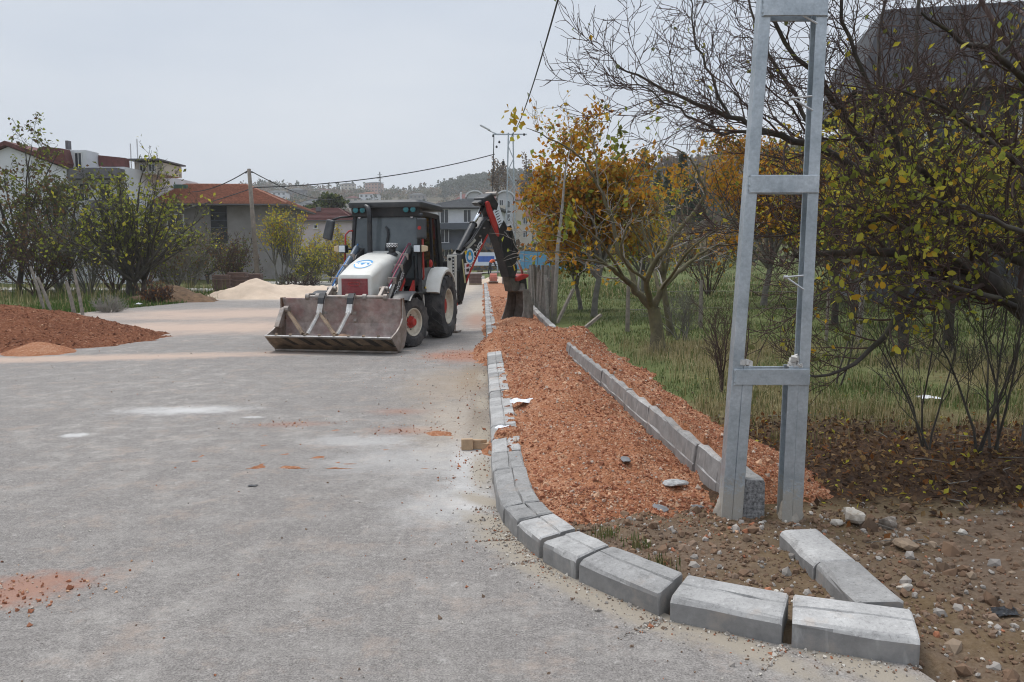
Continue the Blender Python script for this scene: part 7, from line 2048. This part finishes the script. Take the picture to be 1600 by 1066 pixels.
# worker bending forward
Yw = 71.0; xw = (766 - 800) / 1230 * Yw
def skin(name, verts, edges, radii, material, parent, sub=1):
    me = bpy.data.meshes.new(name); me.from_pydata([tuple(v) for v in verts], edges, [])
    o = link(name, me, parent); me.materials.append(material)
    md = o.modifiers.new('skin', 'SKIN'); 
    for i, r_ in enumerate(radii): me.skin_vertices[0].data[i].radius = (r_, r_)
    me.skin_vertices[0].data[0].use_root = True
    md.use_smooth_shade = True
    s_ = o.modifiers.new('sub', 'SUBSURF'); s_.levels = sub; s_.render_levels = sub
    return o
me_ = bpy.data.meshes.new('person')
man = thing('person', (xw, Yw, zr(Yw)), 'worker in an orange vest bending down at the far end of the gravel bed', 'person', rotz=.25)
me_ = None
VV = [(0, 0, .92), (.02, 0, 1.05), (.18, 0, 1.24), (.36, 0, 1.33), (.44, 0, 1.33), (.53, 0, 1.30), (.60, 0, 1.26),
      (0, -.11, .86), (.04, -.13, .47), (-.03, -.13, .08), (.10, -.13, .03), (-.02, .11, .86), (-.08, .14, .47), (-.16, .15, .08), (-.04, .15, .03),
      (.33, -.20, 1.27), (.40, -.24, 1.0), (.50, -.20, .78), (.53, -.19, .70), (.33, .20, 1.27), (.42, .24, 1.02), (.52, .18, .80), (.55, .17, .72)]
EE = [(0, 1), (1, 2), (2, 3), (3, 4), (4, 5), (5, 6), (0, 7), (7, 8), (8, 9), (9, 10), (0, 11), (11, 12), (12, 13), (13, 14), (3, 15), (15, 16), (16, 17), (17, 18), (3, 19), (19, 20), (20, 21), (21, 22)]
RR = [.15, .14, .155, .12, .06, .10, .085, .105, .075, .05, .045, .105, .075, .05, .045, .07, .05, .042, .04, .07, .05, .042, .04]
body = skin('body', VV, EE, RR, mat('work_trousers', (.03, .033, .045), .9, var=.2), man, 2)
skin('vest', [(.0, 0, 1.02), (.10, 0, 1.15), (.22, 0, 1.26), (.35, 0, 1.33), (.33, -.17, 1.28), (.37, -.22, 1.12), (.33, .17, 1.28), (.38, .22, 1.13)], [(0, 1), (1, 2), (2, 3), (3, 4), (4, 5), (3, 6), (6, 7)], [.17, .175, .175, .145, .085, .075, .085, .075], mat('vest_orange', (.75, .12, .03), .7, var=.1), man, 2)
mb = MB(); mb.lathe([(-.10, .001), (-.09, .06), (-.03, .105), (.03, .11), (.05, .08), (.06, .001)], (.57, 0, 1.33), 'Z', 12); mb.build('hair', mat('hair_dark', (.02, .015, .012), .8), man, smooth=True)
mb = MB(); mb.lathe([(0, .001), (0.01, .07), (.05, .075), (.09, .04), (.095, .001)], (.62, 0, 1.20), 'Z', 10); mb.build('face', mat('skin_tone', (.42, .25, .17), .6), man, smooth=True)
# plate compactor
Yc = 58.0
pc_ = thing('plate_compactor', ((771 - 800) / 1230 * Yc, Yc, .0), 'small red engine plate compactor at the end of the gravel bed', 'compactor')
mb = MB(); mb.prism([(-.35, -.5, .15), (-.35, .5, .15), (-.35, .65, .3), (-.35, -.65, .3)], (.7, 0, 0)); mb.build('plate', M_STEEL, pc_, bevel=.02)
mb = MB(); mb.box((0, .05, .48), (.55, .6, .34)); mb.lathe([(-.26, .001), (-.26, .16), (.26, .16), (.26, .001)], (0, .1, .72), 'X', 14); mb.build('engine', mat('engine_salmon', (.50, .16, .11), .6, var=.3), pc_, bevel=.03)
mb = MB(); mb.tube([(-.32, .35, .45), (-.34, .75, 1.5), (-.30, .78, 1.55), (.30, .78, 1.55), (.34, .75, 1.5), (.32, .35, .45)], .025, 6); mb.build('handle', M_BLACK, pc_)
pp = A(786, 447, 57.0)
mb = MB(); mb.tube([(0, 0, -.1), (0, 0, 1.25)], .085, 8); o = mb.build('stub_post', M_GALV, None, smooth=True, label='short galvanised post right of the plate compactor', cat='post'); o.location = (pp[0], 57, 0)
# blue hoarding behind the orange tree
hb = thing('blue_hoarding', (3.6, 74, zr(74.)), 'bright blue hoarding seen through the leaves beside the picket fence', 'hoarding')
mb0 = MB().box((0, 0, 1.2), (1.15, .05, 1.7)).me('panel', [mat('hoarding_blue', (.09, .27, .42), .6, var=.15, scale=.7)])
for i in range(8):
    o = link('panel', mb0, hb); o.location = (-4.2 + i * 1.2, rg.normal(0, .03), rg.normal(0, .03))
# spoil at the far end of the bed
def spoil_h(x, y): return cone(x, y, -1.2, 62.5, .7, 1.3, 1.6) + .15 * fbm(x * 2, y * 2, 59)
heap('sand_heap', 'low pale sand heap at the far end of the gravel bed', -1.2, 62.5, 3, 2.2, spoil_h, [M_SAND], .15)

# ================================================================== FAR WOODS
def round_tree(name, label, px, pyb, Y, h, w, n, mats, probs, size, seed, group, trunk=True, conical=False):
    rg_ = np.random.default_rng(seed); x = (px - 800) / 1230 * Y
    z = A(px, pyb, Y)[2]
    t = thing(name, (x, Y, z), label, 'tree', group)
    mb = MB(); mb.tube([(0, 0, -.5), (0, 0, h * .5), (0, 0, h * .95)], [.03 * h, .02 * h, .004 * h], 7); mb.build('trunk', BARK['dark'], t)
    if conical:
        f = rg_.uniform(0, 1, n) ** .7; r_ = (1 - f) * w / 2 * rg_.uniform(.3, 1, n) * (1 + .25 * np.sin(f * 40)); a = rg_.uniform(0, 6.28, n)
        P = np.column_stack([r_ * np.cos(a), r_ * np.sin(a), h * (.08 + .92 * f)])
    else:
        k = 26; cl = unit_rows(rg_.normal(size=(k, 3))) * rg_.uniform(.35, .95, (k, 1))
        ii = rg_.integers(0, k, n); q = cl[ii] + unit_rows(rg_.normal(size=(n, 3))) * rg_.uniform(.1, .30, (n, 1))
        P = np.column_stack([q[:, 0] * w / 2, q[:, 1] * w / 2, h * .58 + q[:, 2] * h * .42])
    leaves('foliage', P, size * rg_.uniform(.7, 1.3, n), mats, seed, t, probs=probs, up=.6, aspect=.8)
def unit_rows(a): return a / np.linalg.norm(a, axis=1)[:, None]
DG = [LF['dgreen'], LF['green'], LF['olive']]
round_tree('round_tree', 'dark green round tree above the pink house', 517, 355, 125, 5.0, 8.0, 2600, DG, [.5, .35, .15], .6, 301, None)
for i, (px, pyb, Y, h, w, lab) in enumerate([(1062, 345, 110, 9, 4.2, 'dark conifer behind the bare fruit tree crown'), (1082, 350, 105, 7, 3.4, 'second smaller dark conifer right of the tall one'), (1042, 350, 118, 8, 4.0, 'dark conifer left of the pair behind the fruit tree'), (1003, 300, 230, 12, 6, 'blue green conifer on the right hill near the white building'), (1025, 345, 140, 8, 4, 'dark conifer between the orange tree and the tall conifers')]):
    round_tree('conifer', lab, px, pyb, Y, h, w, 1800, DG[:2], [.75, .25], .5 if Y < 200 else .8, 310 + i, 'dark conifers on the right', conical=True)
for i, (px, pyb, Y, h, w, lab) in enumerate([(1034, 285, 300, 11, 11, 'round brown autumn tree before the white building on the hill'), (1057, 285, 310, 12, 9, 'taller round brown tree beside the white building on the hill')]):
    round_tree('autumn_tree', lab, px, pyb, Y, h, w, 1600, [LF['brown'], leaf_mat('leaf_tawny', (.19, .13, .075))], [.5, .5], .8, 320 + i, 'brown trees on the right hill')
# poplar like bare trees near the pole
for i, (px, pyb, Y, h) in enumerate([(778, 330, 250, 11), (822, 330, 260, 12)]):
    round_tree('autumn_tree', ['bare pale tall tree behind the arched gables', 'bare tall tree right of the lattice pole'][i], px, pyb, Y, h + 6, 6, 900, [MATS['leaf_tawny'], LF['brown']], [.6, .4], .7, 330 + i, 'tall trees beyond the apartments')
# woods as masses
def wood(name, xy, hmin, hmax, wr, per, mats, probs, size, seed, conical=False):
    rg_ = np.random.default_rng(seed); n = len(xy); z = ground_h(xy[:, 0], xy[:, 1])
    h = rg_.uniform(hmin, hmax, n); w = h * wr * rg_.uniform(.8, 1.3, n)
    N = n * per; ii = np.repeat(np.arange(n), per)
    if conical:
        f = rg_.uniform(0, 1, N) ** .8; r_ = (1 - f) * .5 * rg_.uniform(.2, 1, N); a = rg_.uniform(0, 6.28, N)
        P = np.column_stack([r_ * np.cos(a) * w[ii], r_ * np.sin(a) * w[ii], h[ii] * (.05 + .95 * f)])
    else:
        q = unit_rows(rg_.normal(size=(N, 3))) * rg_.uniform(.4, 1, (N, 1)) ** .5
        P = np.column_stack([q[:, 0] * w[ii] / 2, q[:, 1] * w[ii] / 2, h[ii] * (.55 + .45 * q[:, 2])])
    P += np.column_stack([xy[ii], z[ii]])
    V, F = leaf_arrays(P, (h[ii] * size) * rg_.uniform(.6, 1.3, N), rg_, 0, .6, .85)
    tm = rg_.choice(len(mats), n, p=probs); mi = np.repeat(tm[ii], 2)
    return link(name, np_mesh(name, V, [F], mats, [mi]), None, None, None, None, 'stuff')
WM = [leaf_mat('wood_brown', (.13, .095, .07)), leaf_mat('wood_olive', (.09, .09, .05)), leaf_mat('wood_tan', (.19, .145, .085)), leaf_mat('wood_green', (.045, .06, .036)), leaf_mat('wood_rust', (.17, .095, .05))]
rg = np.random.default_rng(400)
def scatter(n, px0, px1, r0, r1, dens=None):
    px = rg.uniform(px0, px1, n); Y = r0 + (r1 - r0) * rg.uniform(0, 1, n) ** .8
    xy = np.column_stack([(px - 800) / 1230 * Y, Y])
    k = fbm(xy[:, 0] / 60, xy[:, 1] / 60, 71, 3) > -.25
    return xy[k]
wood('hill_woods', scatter(2600, 380, 1000, 250, 960), 5, 10, .9, 36, WM, [.34, .26, .18, .14, .08], .22, 401)
wood('right_hill_woods', scatter(900, 960, 1750, 120, 330), 4, 8, 1.0, 60, WM, [.3, .25, .2, .15, .1], .16, 402)
wood('pine_woods', scatter(1500, 690, 900, 700, 960), 8, 13, .5, 26, [WM[3], LF['dgreen']], [.6, .4], .22, 403, True)
rx = scatter(260, 410, 720, 800, 960); wood('ridge_pines', rx, 7, 13, .5, 26, [WM[3], LF['dgreen'], WM[0]], [.5, .3, .2], .22, 404, True)
wood('valley_scrub', np.column_stack([rg.uniform(-60, 40, 500), rg.uniform(88, 230, 500)]), 2.0, 4.2, 1.2, 60, WM, [.35, .25, .2, .1, .1], .2, 405)

# ================================================================== HAZE
hm = bpy.data.materials.new('haze_air'); hm.use_nodes = True; nt = hm.node_tree
nt.nodes.remove(nt.nodes['Principled BSDF'])
pv = nt.nodes.new('ShaderNodeVolumePrincipled')
pv.inputs['Color'].default_value = (.97, .98, .99, 1); pv.inputs['Density'].default_value = HAZE_DENSITY; pv.inputs['Anisotropy'].default_value = .0
nt.links.new(pv.outputs[0], nt.nodes['Material Output'].inputs['Volume'])
if HAZE_DENSITY > 0:
    mb = MB(); mb.box((0, 600, 100), (2700, 2100, 216)); hz_o = mb.build('haze', hm, None, kind='stuff')
